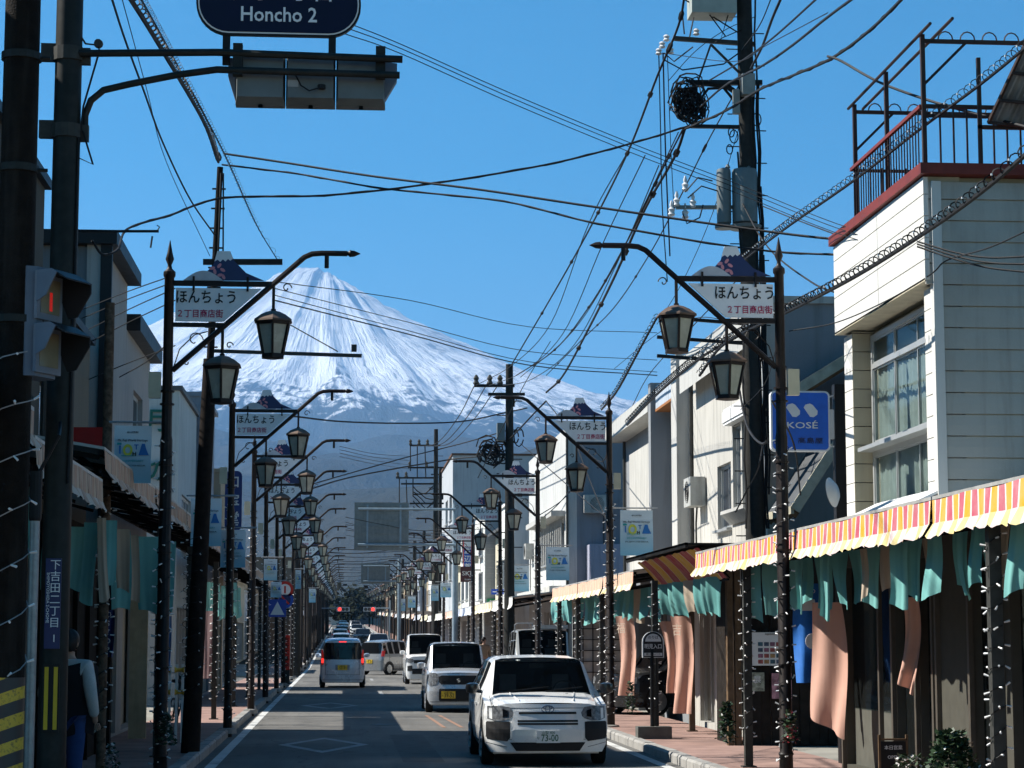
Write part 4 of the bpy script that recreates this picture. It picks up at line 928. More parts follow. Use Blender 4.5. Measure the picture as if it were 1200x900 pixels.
b = MB(); b.prism([(-.13, -.17), (.0, -.17), (.05, -.12), (.05, .12), (0, .17), (-.13, .17)], 0, .76, 'xy'); b.build('housing', M_LGREY, T)
for i, zc in enumerate((.56, .19)):
    o_ = MB(); o_.box(.05, .075, -.15, .15, zc - .165, zc + .165); o_.build('door', mat('signal_door', (.16, .18, .21), .5), T)
    le = MB(); le.box(.076, .08, -.11, .11, zc - .12, zc + .12); le_ = le.build('lens', mat('dull_lens', (.22, .19, .12), .2), T)
    if i == 0: rb = MB(); rb.box(.0801, .083, -.01, .02, zc - .10, zc + .03); rb.build('lit_strip', emit('red_lens', (.5, .015, .01), .25), le_)
    h_ = MB()
    pr_ = [(.08, zc - .16), (.08, zc + .17), (.24, zc + .155), (.33, zc + .06), (.33, zc - .02), (.2, zc - .14)]
    h_.prism([(.075, zc + .165), (.19, zc + .17), (.31, zc + .10), (.31, zc + .09), (.19, zc + .155), (.075, zc + .15)], -.15, .15)
    h_.prism([(.075, zc + .165), (.19, zc + .17), (.31, zc + .10), (.31, zc + .03), (.2, zc - .13), (.13, zc - .14), (.075, zc - .02)], .145, .155)
    hd = h_.build('hood', M_BLACK, T)
    h_ = MB(); h_.prism([(.075, zc + .166), (.19, zc + .171), (.235, zc + .145), (.15, zc - .01), (.075, zc - .05)], -.162, -.15); h_.build('hood_cheek', M_LGREY, hd)
b = MB(); b.tube([(-.26, 0, .36), (-.1, 0, .36)], .035, 8); b.box(-.42, -.13, -.155, -.145, .3, .42); b.tube([(-.1, 0, .76), (-.1, 0, .82), (-.16, .05, .85)], .02, 8); b.build('bracket', M_GREYP, T)
# signal mast with arms
T = thing('signal_mast', 'dark steel mast carrying the overhead signal and road name sign on the left', 'signal pole', (-2.05, 15.6, .1))
b = MB(); b.tube([(0, 0, 0), (0, 0, 9)], [.105, .095], 16); b.build('shaft', M_POLE, T, smooth=40)
z1, z2 = at(100, 65, 15.6).z - .1, at(103, 155, 15.6).z - .1
b = MB(); b.tube([(.05, -.05, z1), (1.1, -.2, z1 - .01), (2.46, -.26, z1 - .05)], .028, 8); b.build('arm', M_POLE, T, smooth=40)
zz_ = z1 - .14
b = MB(); b.tube([(.13, 0, z2), (.13, 0, z2 + .13), (.17, 0, z2 + .24), (.26, 0, z2 + .32), (.45, 0, z2 + .37), (.8, -.1, zz_ - .02), (1.1, -.2, zz_), (2.44, -.26, zz_ - .03)], .026, 10); b.build('arm', M_POLE, T, smooth=50)
for z in (z1, z2):
    b = MB(); b.lathe([(.115, z - .05), (.115, z + .05)], 14); b.box(-.2, -.09, -.03, .03, z - .05, z + .08); b.box(.09, .16, -.03, .03, z - .07, z + .05); b.build('clamp', M_GREYP, T)
b = MB(); b.tube([(.22, -.03, z1 + .08), (.22, -.07, z1 + .08)], [.035, .03], 10); b.tube([(.22, 0, z1), (.22, 0, z1 + .08), (.12, 0, z1 + .09), (.05, -.03, z1 + .2)], .008, 5); b.build('sensor', M_GREYP, T)
b = MB(); b.tube([(.22, -.03, z1), (.12, -.04, z1 - .4), (.09, -.04, z2 - .2), (.2, -.04, z2 - .25), (.12, -.04, z2)], .008, 5); b.tube([(.09, -.05, z2), (.09, -.06, z2 - 1.2), (.08, -.08, z2 - 2.6)], .01, 5); b.build('cable', M_WIRE, T)
zpl = at(64, 655, 15.6).z - .1
b = MB(); b.box(-.055, .055, -.125, -.112, zpl - .64, zpl); pnl = b.build('name_plate', M_NAVY, T)
for i, ch in enumerate('下吉田二丁目'): text(ch, .078, M_SIGNW, pnl, (.015, -.13, zpl - .05 - i * .082))
text('1', .075, M_SIGNW, pnl, (.015, -.13, zpl - .57))
text('SHIMOYOSHIDA 2-CHOME', .03, M_SIGNW, pnl, (-.036, -.13, zpl - .28)).rotation_euler = (0, pi / 2, 0)
b = MB(); b.box(-.06, .06, -.124, -.112, 1.02, 1.5); hz = b.build('hazard_plate', M_BLACK, T)
for xx in (-.045, .02): B = MB(); B.box(xx, xx + .028, -.128, -.1245, 1.04, 1.48); B.build('yellow_bar', mat('hazard_yellow', (.62, .40, .03), .5), hz)
# overhead signal seen from behind
P0 = at(268, 62, 15.55); P1 = at(468, 66, 15.55); zb_ = at(300, 126, 15.55).z
T = thing('vehicle_signal', 'grey three-section overhead traffic signal seen from behind', 'traffic signal', (P0.x, 15.55, zb_))
hgt = P0.z - zb_; sw = .365
for i in range(3):
    x0 = .055 + i * (sw + .006)
    b = MB(); b.add([(x0, -.0, .02), (x0 + sw, -.0, .02), (x0 + sw, 0, hgt - .02), (x0, 0, hgt - .02), (x0 + .015, -.09, .06), (x0 + sw - .015, -.09, .06), (x0 + sw - .015, -.09, hgt - .05), (x0 + .015, -.09, hgt - .05), (x0, .1, .02), (x0 + sw, .1, .02), (x0 + sw, .1, hgt - .02), (x0, .1, hgt - .02)],
                    [(4, 5, 6, 7), (0, 1, 5, 4), (1, 2, 6, 5), (2, 3, 7, 6), (3, 0, 4, 7), (8, 11, 10, 9), (0, 8, 9, 1), (1, 9, 10, 2), (2, 10, 11, 3), (3, 11, 8, 0)])
    for q in (.12, .25): b.box(x0 + q - .02, x0 + q + .02, -.02, .02, hgt - .02, hgt + .005); b.box(x0 + .17, x0 + .2, -.02, .02, .0, .02)
    sec = b.build('signal_section', M_TRAFO, T)
    h = MB(); c = Vector((x0 + sw / 2, .1, hgt / 2))
    for k in range(12):
        a0, a1 = radians(-20 + k * 220 / 12), radians(-20 + (k + 1) * 220 / 12)
        h.add([c + Vector((cos(a0) * .15, 0, sin(a0) * .15)), c + Vector((cos(a1) * .15, 0, sin(a1) * .15)), c + Vector((cos(a1) * .15, .2, sin(a1) * .15)), c + Vector((cos(a0) * .15, .2, sin(a0) * .15))], [(0, 1, 2, 3)])
    h.build('hood', M_BLACK, sec)
B = MB(); B.prism([(0.0, hgt * .55), (.055, .05), (.055, hgt - .05), (0.0, hgt * .9)], -.03, .08); xe = .055 + 3 * (sw + .006); B.prism([(xe - .02, .05), (xe + .08, hgt * .55), (xe + .08, hgt * .85), (xe - .02, hgt - .05)], -.03, .08); B.build('end_cap', M_LGREY, T)
for xx in (.04, xe - .08): B = MB(); B.box(xx, xx + .07, -.17, -.09, hgt * .5, hgt + .03); B.build('mount', M_POLE, T)
B = MB(); B.lathe([(.03, 0), (.03, .03)], 10, (.69, -.12, .12)); B.tube([(.48, -.11, .26), (.54, -.13, .14), (.6, -.14, .1), (.69, -.13, .13)], .006, 5); B.build('cable_gland', M_BLACK, T)
B = MB(); B.box(.44, .52, -.094, -.091, .14, .19); B.build('data_plate', mat('data_plate', (.3, .32, .33), .5), T)
# road name sign above
PL_, PR_ = at(230, 10, 15.5), at(423, 10, 15.5); zb2 = at(326, 43, 15.5).z; wS = PR_.x - PL_.x; hS = .50; cx = (PL_.x + PR_.x) / 2
T = thing('road_name_sign', 'dark blue rounded road name sign above the overhead signal', 'sign', (cx, 15.5, zb2))
def rrect(w_, h_, r, n=8, z0=0):
    P = []
    for cx_, cz_, a0 in ((w_ / 2 - r, h_ - r, 0), (-w_ / 2 + r, h_ - r, 90), (-w_ / 2 + r, r, 180), (w_ / 2 - r, r, 270)):
        for i in range(n + 1): a = radians(a0 + 90 * i / n); P.append((cx_ + r * cos(a), z0 + cz_ + r * sin(a)))
    return P
b = MB(); b.prism(rrect(wS, hS, .24), -.02, .02); b.build('panel', M_BLACK, T)
b = MB(); b.prism(rrect(wS - .03, hS - .03, .225, z0=.015), -.024, -.0201); b.build('white_rim', M_SIGNW, T)
b = MB(); b.prism(rrect(wS - .05, hS - .05, .215, z0=.025), -.028, -.0241); b.build('blue_face', mat('deep_blue_face', (.003, .006, .03), .5), T)
text('Honcho 2', .155, M_SIGNW, T, (0, -.031, .155), wid=.56, bold=.002)
text('本町二丁目', .2, M_SIGNW, T, (0, -.031, .345), wid=.8, bold=.003)
b = MB()
for xx in (-.41, .37): b.box(xx, xx + .055, -.01, .03, -.22, .02)
b.build('strut', M_BLACK, T)

# pipe post, rusty post, leaning pole
T = thing('pipe_post', 'plain silver pipe post standing in front of the person at the left', 'post', (-2.15, 15.2, .1))
b = MB(); b.tube([(0, 0, 0), (0.0, 0, 2.85)], .034, 14); b.build('shaft', M_GALV, T, smooth=40)
b = MB(); b.lathe([(.04, 2.5), (.045, 2.52), (.045, 2.85)], 12); b.tube([(.0, 0, 2.8), (.15, 0, 3.1), (.1, .5, 3.3)], .014, 6); b.build('collar', M_BLACK, T)
q = at(121, 640, 25.0)
T = thing('rusty_post', 'rusty brown pipe post with wound bulbs left of the nearest lamp post', 'post', (at(118, 880, 25.0).x, 25.0, .1))
tp = at(129, 355, 25.0)
b = MB(); b.tube([(0, 0, 0), (tp.x - T.location.x, 0, tp.z - .1)], .056, 12); b.build('shaft', M_RUST, T, smooth=40)
s = MB(); string_light(s, .07, .6, 3.4, .2, 9, .05); s.build('string_light', [M_WIRE, M_BULB], T)
A_, B_ = at(223, 872, 31.5), at(258, 196, 31.5)
T = thing('utility_pole', 'leaning dark utility pole with two crossarms beside the left lamps', 'utility pole', (A_.x, 31.5, .1))
rel = lambda p: (p.x - A_.x, p.y - 31.5, p.z - .1)
dv = B_ - A_; bot = A_ - dv * ((A_.z - .1) / dv.z)
b = MB(); b.tube([(0, 0, 0), rel(A_.lerp(B_, .66)), rel(A_.lerp(B_, .661)), rel(B_)], [.14, .10, .055, .045], 14); b.build('shaft', mat('dark_wood_pole', (.016, .012, .010), .8, var=.4, scale=12, streak=.4, bump=.4), T, smooth=40)
b = MB(); p1, p2 = at(238, 307, 31.5), at(331, 307, 31.5); b.bar(rel(p1), rel(p2), .08); b.build('crossarm', M_BROWN, T)
b = MB(); p1, p2 = at(244, 411, 31.5), at(424, 417, 31.5); b.bar(rel(p1), rel(p2), .05); b.build('crossarm', M_GREYP, T); b = MB(); b.bar(rel(at(330, 375, 31.5)), rel(at(396, 412, 31.5)), .015); b.build('stay_rod', M_GREYP, T); b = MB(); b.box(rel(at(414, 416, 31.5))[0] - .03, rel(at(414, 416, 31.5))[0] + .05, -.04, .04, rel(at(414, 412, 31.5))[2], rel(at(414, 404, 31.5))[2]); b.build('arm_clip', M_GREYP, T)
b = MB()
for k in range(9): p = A_.lerp(B_, .68 + k * .035); r_ = rel(p); b.box(r_[0] - .1, r_[0] + .1, -.02, .02, r_[2], r_[2] + .02)
for dx in (.04, .13): b.tube([rel(A_.lerp(B_, .8) + Vector((dx, -.05, 0))), rel(B_ + Vector((dx * .4, -.05, -.1)))], .012, 4)
b.build('step_bolt', M_WIRE, T)
b = MB(); r_ = rel(at(256, 188, 31.5)); b.lathe([(.04, 0), (.05, .05), (.02, .12)], 8, r_); b.build('pole_top', M_BLACK, T)
s = MB(); string_light(s, .14, .8, 3.2, .24, 13, .05); s.build('string_light', [M_WIRE, M_BULB], T)
T = thing('wall_bracket', 'thin black wall bracket with hooks sticking out over the left pavement', 'bracket', at(90, 271, 27))
b = MB(); b.bar((0, 0, 0), at(186, 271, 27) - at(90, 271, 27), .03); b.tube([(.95, 0, -.05), (.93, 0, -.2)], .012, 5); b.tube([at(184, 271, 27) - at(90, 271, 27), at(187, 266, 27) - at(90, 271, 27), at(184, 264, 27) - at(90, 271, 27)], .008, 4); b.build('bar', M_WIRE, T)

# ------------------------------------------------------------------ right utility poles
def rel_to(o): return lambda p: tuple(Vector(p) - Vector(o))
base = Vector((at(876, 560, 34.0).x, 34.0, .1))
T = thing('utility_pole', 'tall concrete utility pole carrying transformers and coiled cable in front of the white shop', 'utility pole', base)
R = rel_to(base); q0, q1 = at(886, 640, 34), at(872, 0, 34)
b = MB(); top = base + (q1 - q0) * ((13.2 - .1) / (q1.z - q0.z)) ; top = Vector((q1.x + (q1.x - q0.x) * (13.2 - q1.z) / (q1.z - q0.z), 34, 13.2)); bt = Vector((q0.x - (q1.x - q0.x) * (q0.z - .1) / (q1.z - q0.z), 34, .1))
b.tube([R(bt), R(top)], [.175, .12], 18); b.build('shaft', M_CONC, T, smooth=40)
def px_on(py): t = (py - 0) / 640.0; return 872 + 14 * t
b = MB()
for k in range(34):
    py = 20 + k * 19; p = at(px_on(py), py, 34); sx_ = 1 if k % 2 else -1; b.tube([R(p + Vector((sx_ * .13, 0, 0))), R(p + Vector((sx_ * .32, 0, 0)))], .01, 4)
b.build('step_bolt', M_BLACK, T)
b = MB()
for dx, y0_, y1_ in ((.15, -20, 640), (.18, 100, 640), (.1, 110, 640), (.04, 110, 420), (-.17, 180, 640), (.22, 300, 600), (.2, 220, 500)):
    P = [at(px_on(py), py, 34) + Vector((dx + .015 * sin(py * .07 + dx * 9), -.12, 0)) for py in range(y0_, y1_, 20)]; b.tube([R(p) for p in P], .016, 4)
b.build('riser_cable', M_WIRE, T)
b = MB(); b.bar(R(at(790, 45, 34)), R(at(885, 52, 34)), .07); b.bar(R(at(833, 52, 34)), R(at(866, 85, 34)), .035); b.bar(R(at(833, 52, 34)), R(at(818, 95, 34)), .03); b.build('crossarm', M_GREYP, T)
b = MB(); b.bar(R(at(808, 97, 34)), R(at(893, 97, 34)), .08); b.bar(R(at(810, 148, 34)), R(at(868, 149, 34)), .06); b.build('crossarm', M_BLACK, T)
b = MB(); b.bar(R(at(792, 243, 34)), R(at(880, 243, 34)), .06); b.build('crossarm', M_TRAFO, T)
b = MB()
for px_, pyb in ((781, 45), (776, 53), (772, 61), (786, 60), (816, 38)):
    b.lathe([(.03, -.05), (.06, -.03), (.035, 0), (.055, .03), (.03, .06)], 8, R(at(px_, pyb, 34)))
b.build('insulator', M_INSUL, T)
bx = MB(); c0, c1 = at(808, 19, 34), at(860, -8, 34); bx.box(c0.x - base.x, c1.x - base.x, -.25, .25, c0.z - base.z, c1.z - base.z + .3); bx.build('switch_box', mat('switch_box_grey', (.36, .38, .33), .5, grime=.3), T)
for (pa, pb, r_) in ((856, 889, .21), (840, 856, .12)):
    ct = at((pa + pb) / 2, 262, 34); th_ = at(0, 198, 34).z - at(0, 262, 34).z
    b = MB(); b.lathe([(r_ * .6, -.04), (r_, 0), (r_, th_ * .94), (r_ * .93, th_), (r_ * .3, th_ + .03)], 18, R(ct + Vector((0, -.05, 0))))
    t_ = b.build('transformer', M_TRAFO, T, smooth=40)
    b = MB(); b.lathe([(r_ * 1.25, -.1), (r_ * 1.3, -.05), (r_ * .9, -.03)], 18, R(ct + Vector((0, -.05, 0)))); b.lathe([(.025, th_), (.045, th_ + .03), (.02, th_ + .08)], 8, R(ct + Vector((.06, -.1, 0)))); b.build('flange', M_TRAFO, t_, smooth=40)
b = MB()
for px_, py_ in ((803, 218), (793, 236), (787, 247), (803, 250), (812, 238)):
    b.lathe([(.04, -.09), (.06, -.06), (.04, -.02), (.06, .02), (.025, .06), (.035, .1), (.012, .17)], 8, R(at(px_, py_, 34)))
b.build('cutout_switch', M_INSUL, T, smooth=50)
b = MB(); rnd = random.Random(3)
c = at(809, 118, 34)
for k in range(46):
    P = []; a0 = rnd.random() * 6; rr = rnd.uniform(.10, .27); ox, oz = rnd.uniform(-.14, .1), rnd.uniform(-.22, .2)
    for t in range(12): a = a0 + t * .55; P.append(R(c + Vector((ox + rr * cos(a) * .85 + rnd.uniform(-.03, .03), rnd.uniform(-.12, .12), oz + rr * sin(a) * 1.0 + rnd.uniform(-.03, .03)))))
    b.tube(P, .014, 4)
b.build('cable_coil', M_WIRE, T)
b = MB()
P = [at(x, y, 34) for x, y in ((812, 97), (830, 98), (850, 100), (862, 108), (868, 130))]; b.tube([R(p) for p in P], .05, 6)
P = [at(x, y, 34) for x, y in ((815, 140), (818, 120), (830, 104), (848, 103), (862, 120))]; b.tube([R(p) for p in P], .025, 6)
for cx_, cy_, r_ in ((887, 140, .07), (860, 160, .07), (857, 155, .05), (735 + 120, 175, .05)): b.tube([R(at(cx_, cy_, 33.9) + Vector((r_ * cos(t), 0, 1.6 * r_ * sin(t)))) for t in [i * .6 for i in range(12)]], .01, 4)
for P_ in (((830, 15), (850, 42), (838, 50)), ((855, 12), (845, 45), (880, 30)), ((778, 62), (790, 72), (812, 55)), ((778, 70), (800, 82), (848, 75), (866, 62)), ((800, 20), (802, 40)), ((813, 20), (808, 44)), ((803, 225), (818, 208), (835, 212)), ((806, 232), (822, 218), (845, 225)), ((800, 250), (805, 262), (820, 255), (824, 240))):
    b.tube([R(at(x, y, 33.9)) for x, y in P_], .012, 4)
b.build('jumper_cable', M_WIRE, T)
b = MB(); c = at(876, 98, 33.8); b.box(*[v for v in (c.x - base.x - .1, c.x - base.x + .11)], -.3, -.12, c.z - base.z - .2, c.z - base.z + .15); b.box(c.x - base.x - .24, c.x - base.x - .13, -.2, -.1, c.z - base.z - .5, c.z - base.z - .1); b.build('junction_box', mat('junction_grey', (.25, .26, .24), .5, grime=.3), T)
p_ = at(882, 103, 33.7)
b = MB()
for py_, px0, px1 in ((372, 798, 880), (395, 790, 880), (417, 790, 880)): b.bar(R(at(px0 - 20, py_, 35.2)), R(at(px1, py_ + 8, 35.2)), .055)
b.build('outrigger', M_BLACK, T)

def far_pole(px, pyt, Y, label, arms, r=.15, X=None):
    tp = at(px, pyt, Y); bs = Vector((tp.x, Y, zg(Y) + .1)); R = rel_to(bs)
    T = thing('utility_pole', label, 'utility pole', bs)
    b = MB(); b.tube([(0, 0, 0), R(tp)], [r * 1.2, r * .75], 12); b.build('shaft', M_CONC, T, smooth=40)
    for (xa, xb, py, ins) in arms:
        b = MB(); b.bar(R(at(xa, py, Y)), R(at(xb, py, Y)), .09); b.build('crossarm', M_BLACK, T)
        if ins:
            b = MB(); 
            for x_ in ins: b.lathe([(.05, 0), (.1, .08), (.06, .16), (.09, .24), (.03, .34)], 6, R(at(x_, py, Y)))
            b.build('insulator', M_GREYP, T)
    b = MB(); zt = tp.z - bs.z
    for k in range(14): s_ = 1 if k % 2 else -1; b.box(min(s_ * .1, s_ * .4), max(s_ * .1, s_ * .4), -.015, .015, zt * (.3 + k * .045), zt * (.3 + k * .045) + .03)
    b.build('step_bolt', M_BLACK, T)
    return T, R
T, R = far_pole(597, 427, 66.0, 'utility pole with transformer box against the snowy right slope', [(556, 603, 452, (558, 574, 586)), (572, 615, 462, None)])
b = MB(); b.box(*sorted((R(at(582, 500, 66))[0], R(at(591, 500, 66))[0])), -.3, .1, R(at(0, 513, 66))[2], R(at(0, 492, 66))[2]); b.build('equipment_box', M_TRAFO, T)
b = MB(); rnd = random.Random(8)
for k in range(26):
    c = at(590 - rnd.uniform(0, 22), 530 + rnd.uniform(-8, 8), 66); r_ = rnd.uniform(.15, .35); b.tube([R(c + Vector((r_ * cos(t * .8 + k), rnd.uniform(-.1, .1), r_ * sin(t * .8 + k)))) for t in range(7)], .022, 4)
for cx_, r_ in ((608, .3), (604, .2)): b.tube([R(at(cx_, 512, 66) + Vector((r_ * .5 * cos(t * .6), 0, r_ * sin(t * .6)))) for t in range(11)], .02, 4)
b.build('cable_coil', M_WIRE, T)
T, R = far_pole(511, 503, 118.0, 'utility pole with three stacked crossarms above the overhead sign', [(480, 516, 522, (481, 491, 501)), (478, 520, 548, (480, 500)), (464, 512, 560, (466, 476)), (470, 512, 567, None), (480, 520, 590, None)])
b = MB()
for x0, x1, ya, yb in ((481, 481, 523, 552), (489, 489, 523, 560), (498, 499, 523, 560), (468, 468, 560, 590), (476, 477, 562, 590), (484, 484, 560, 582)): b.tube([R(at(x0, ya, 118)), R(at(x1, yb, 118))], .03, 4)
for k in range(9): b.tube([R(at(484 + t * 5, 570 + 4 * sin(t * .9 + k) + k * 3 + 3.5 * (1 - abs(t - 3) / 3) * 2, 118)) for t in range(7)], .03, 4)
b.build('jumper_cable', M_WIRE, T)
far_pole(516, 548, 150.0, 'shorter utility pole just right of the three-crossarm pole', [(505, 528, 556, None)])
for k, (px, pyt, Y) in enumerate(((486, 634, 170), (497, 622, 195), (472, 655, 230), (466, 664, 260), (458, 672, 290), (349, 560, 93), (362, 640, 140), (372, 662, 190), (378, 668, 230), (384, 676, 270))):
    far_pole(px, pyt, Y, f'distant utility pole, {ordn(k if k < 5 else k - 5)} in the far {"right" if k < 5 else "left"} row', [(px - 8, px + 8, pyt + 5, None), (px - 6, px + 9, pyt + 14, None)], r=.18)
far_pole(609, 560, 86, 'plain service pole beside the blue one-way arrow', [], r=.12)

# ------------------------------------------------------------------ cables
def cr(P, n):
    P = [P[0] * 2 - P[1]] + P + [P[-1] * 2 - P[-2]]; out = []
    for i in range(1, len(P) - 2):
        for k in range(n):
            t = k / n; a, b_, c, d = P[i - 1], P[i], P[i + 1], P[i + 2]
            out.append(.5 * ((2 * b_) + (c - a) * t + (2 * a - 5 * b_ + 4 * c - d) * t * t + (3 * b_ - a - 3 * c + d) * t ** 3))
    return out + [P[-2]]
def cable(label, pts, r=.012, n=8, name='overhead_cable', wrap=None, twist=None, group='overhead cables', blobs=0):
    P = cr([at(*p) for p in pts], n); b = MB(); b.tube(P, r, 5)
    c0 = P[0]
    if twist:
        Q = []; L = 0
        for i, p in enumerate(P): Q.append(p + Vector((0, cos(i * 1.3) * twist, sin(i * 1.3) * twist)))
        b.tube(Q, r * .7, 4)
    if blobs:
        st = max(2, len(P) // (blobs + 1))
        for i in range(st, len(P) - 1, st):
            d = (P[i + 1] - P[i - 1]).normalized(); b.tube([P[i] - d * .1, P[i] - d * .05, P[i] + d * .05, P[i] + d * .1], [r, r * 2.2, r * 2.2, r], 6)
    mats = [M_WIRE, M_BULB]
    if wrap:
        pit, rad = wrap; tot = sum((P[i + 1] - P[i]).length for i in range(len(P) - 1)); N = int(tot / pit * 8); Q = []
        acc = [0]
        for i in range(len(P) - 1): acc.append(acc[-1] + (P[i + 1] - P[i]).length)
        j = 0
        for k in range(N + 1):
            s_ = tot * k / N
            while j < len(P) - 2 and acc[j + 1] < s_: j += 1
            t = (s_ - acc[j]) / max(1e-6, acc[j + 1] - acc[j]); p = P[j].lerp(P[j + 1], min(1, t)); d = (P[j + 1] - P[j]).normalized()
            u = d.cross(Vector((0, 0, 1))).normalized(); v = u.cross(d); a = 2 * pi * k / 8
            Q.append(p + (u * cos(a) + v * (sin(a) + 1.0)) * rad)
        b.tube(Q, r * .33, 3, False); b.cur = 1
        for k in range(4, N, 16): b.obox(Q[k], (.014, .014, .018), Matrix.Identity(3))
    off = c0; o = bpy.data.objects.new(name, b.mesh(name, mats, off)); COL.objects.link(o); o.location = off
    o['label'] = label; o['category'] = 'cable'; o['group'] = group
    return o
cable('thick spiral-wrapped cable running from the top left down to the leaning pole', [(140, -22, 16), (185, 50, 19), (240, 145, 26), (256, 190, 31.4)], .022, 10, wrap=(.22, .035), twist=.02)
cable('chain of small lights hanging from the top left to the lamp arm', [(158, -15, 17), (210, 80, 22), (262, 178, 27), (300, 262, 31), (326, 306, 31.5)], .008, 10, wrap=(.16, .028))
cable('wavy thin drop wire from the top left edge to the leaning pole', [(130, -5, 20), (146, 45, 22), (168, 105, 24), (190, 165, 27), (222, 232, 29), (252, 276, 31.4)], .012, 8)
cable('straight hairline wire beside the wavy drop wire at upper left', [(142, -5, 20), (172, 105, 24), (195, 190, 27), (246, 300, 31)], .005, 6)
cable('thick cable sagging between the right coil and the left wall bracket', [(806, 148, 34), (740, 168, 33.5), (640, 193, 32.8), (500, 216, 32), (380, 229, 31.5), (262, 232, 31.4), (200, 252, 30), (150, 268, 28.5), (138, 292, 27.5), (120, 298, 27.2), (108, 282, 27)], .017, 7, twist=.012)
cable('upper of two dark cables crossing the street from the leaning pole', [(262, 180, 31.4), (330, 190, 31), (440, 207, 30), (560, 222, 29), (700, 243, 28), (860, 266, 27), (975, 280, 26), (1100, 287, 24), (1215, 298, 22)], .017, 7)
cable('lower of two dark cables crossing the street from the leaning pole', [(260, 193, 31.4), (350, 204, 31), (450, 221, 30), (590, 236, 29), (700, 262, 28), (880, 292, 27), (1000, 300, 26), (1080, 310, 24), (1215, 330, 22)], .014, 7, twist=.01)
for k, d in enumerate((0, 5, 11)):
    cable(f'{["uppermost", "middle", "lowest"][k]} of three thin wires from the name sign toward the roof terrace', [(400, 24 + d * 1.3, 20), (470, 52 + d, 22), (600, 110 + d, 24), (740, 168 + d, 26), (860, 214 + d, 26.5), (980, 262 + d, 25), (1080, 290 + d, 22)], .0055, 7)
for k, (a, c, e) in enumerate(((330, 352, 390), (338, 378, 422), (346, 388, 436), (352, 392, 440))):
    cable(f'thin wire across the snowy peak, {ordn(k)} from the top', [(322, a, 31.5), (480, c, 36), (620, (c + e) / 2 + 12, 40), (770, e, 44)], .007 if k < 3 else .011, 6)
cable('long bundled cable climbing along the right side to the top edge', [(803, -10, 33), (795, 30, 33.5), (770, 90, 34), (735, 180, 38), (690, 270, 46), (648, 345, 54), (598, 430, 66)], .02, 8, blobs=7)
cable('second cable from the coil down toward the distant pole', [(800, 152, 34), (768, 215, 36), (730, 292, 38), (690, 360, 46), (650, 410, 54), (605, 440, 66)], .016, 8, blobs=8)
cable('third thick black cable from the coil to the far lamp', [(803, 150, 34), (790, 185, 34.6), (756, 245, 37), (720, 325, 40), (690, 385, 46), (660, 440, 52), (640, 460, 56)], .026, 8, blobs=6)
cable('fourth thin cable from the coil to the far lamp', [(795, 155, 34), (750, 250, 36), (710, 330, 42), (665, 395, 50), (610, 442, 64)], .01, 8)
cable('cable from the transformer pole crossing behind the near right lamp', [(866, 100, 34), (830, 165, 34.8), (795, 235, 36), (760, 300, 40), (720, 360, 46), (680, 400, 52), (640, 440, 60)], .012, 8, blobs=4)
cable('thick twisted cable from the top right to the coiled cable', [(1066, -10, 22), (1020, 35, 24), (975, 68, 26), (930, 88, 28), (890, 105, 31), (850, 130, 33), (800, 152, 34)], .02, 9, twist=.022)
cable('second cable from the top right passing the concrete pole', [(1008, -8, 22), (970, 20, 24), (930, 52, 26), (895, 76, 28), (850, 100, 32), (818, 128, 34)], .017, 9, twist=.012)
cable('third cable from the top right past the concrete pole', [(962, -6, 22), (905, 45, 26), (868, 72, 31), (830, 95, 34)], .013, 8)
cable('thin wire from the top right into the pole insulators', [(970, 15, 22), (900, 52, 26), (860, 72, 31), (776, 62, 34)], .006, 8)
cable('cable hanging at the top edge beside the transformer pole', [(918, -8, 27), (905, 22, 28), (893, 55, 31), (880, 80, 33.5)], .02, 7, twist=.02)
cable('drop cable leaving the twisted cable toward the terrace', [(970, 66, 26), (985, 71, 25.5), (1030, 96, 24.5), (1090, 118, 23), (1150, 135, 22), (1215, 152, 21)], .017, 7)
cable('spiral-wrapped cable across the terrace railing at upper right', [(1215, 45, 19), (1150, 98, 20.5), (1080, 150, 22), (1000, 212, 24), (920, 268, 27), (865, 310, 33)], .017, 8, wrap=(.16, .045))
cable('spiral-wrapped cable in front of the cream overhang at right', [(1215, 170, 17.5), (1150, 225, 18.5), (1080, 275, 20), (1000, 325, 22), (925, 364, 25), (850, 402, 31), (820, 440, 33)], .024, 8, wrap=(.16, .045))
cable('spiral-wrapped cable sloping left beyond the concrete pole', [(868, 392, 33), (820, 420, 34), (770, 462, 40), (735, 498, 46)], .024, 8, wrap=(.2, .06))
cable('wrapped cable from the outrigger down to the second lamp', [(770, 372, 35.2), (745, 418, 37), (722, 460, 40), (705, 480, 42)], .02, 8, wrap=(.16, .04))
cable('thin drooping service wire over the grey end wall', [(925, 388, 26), (980, 378, 25), (1040, 352, 23), (1090, 322, 21.4), (1110, 305, 21), (1160, 290, 20), (1215, 265, 19)], .008, 8)
for k in range(3):
    cable(f'short bunched cable end by the cream overhang, {ordn(k)} from the top', [(1075, 283 + k * 3, 21.2), (1120, 296 + k * 4, 20.8), (1160, 302 + k * 6, 20.4), (1215, 300 + k * 10, 20)], .01, 7)
cable('service cable loop hanging beside the blue sign', [(866, 455, 33.8), (876, 500, 32.6), (893, 520, 30), (905, 505, 29), (912, 470, 28), (920, 430, 25)], .02, 8)
cable('thin cable dangling from the loop down the concrete pole', [(894, 520, 30), (888, 550, 30), (875, 575, 33), (862, 600, 33.8)], .012, 6)
cable('dark sagging cable across the lower snow line', [(345, 488, 50), (400, 494, 55), (470, 496, 60), (540, 494, 62), (590, 484, 66), (618, 478, 66)], .022, 7)
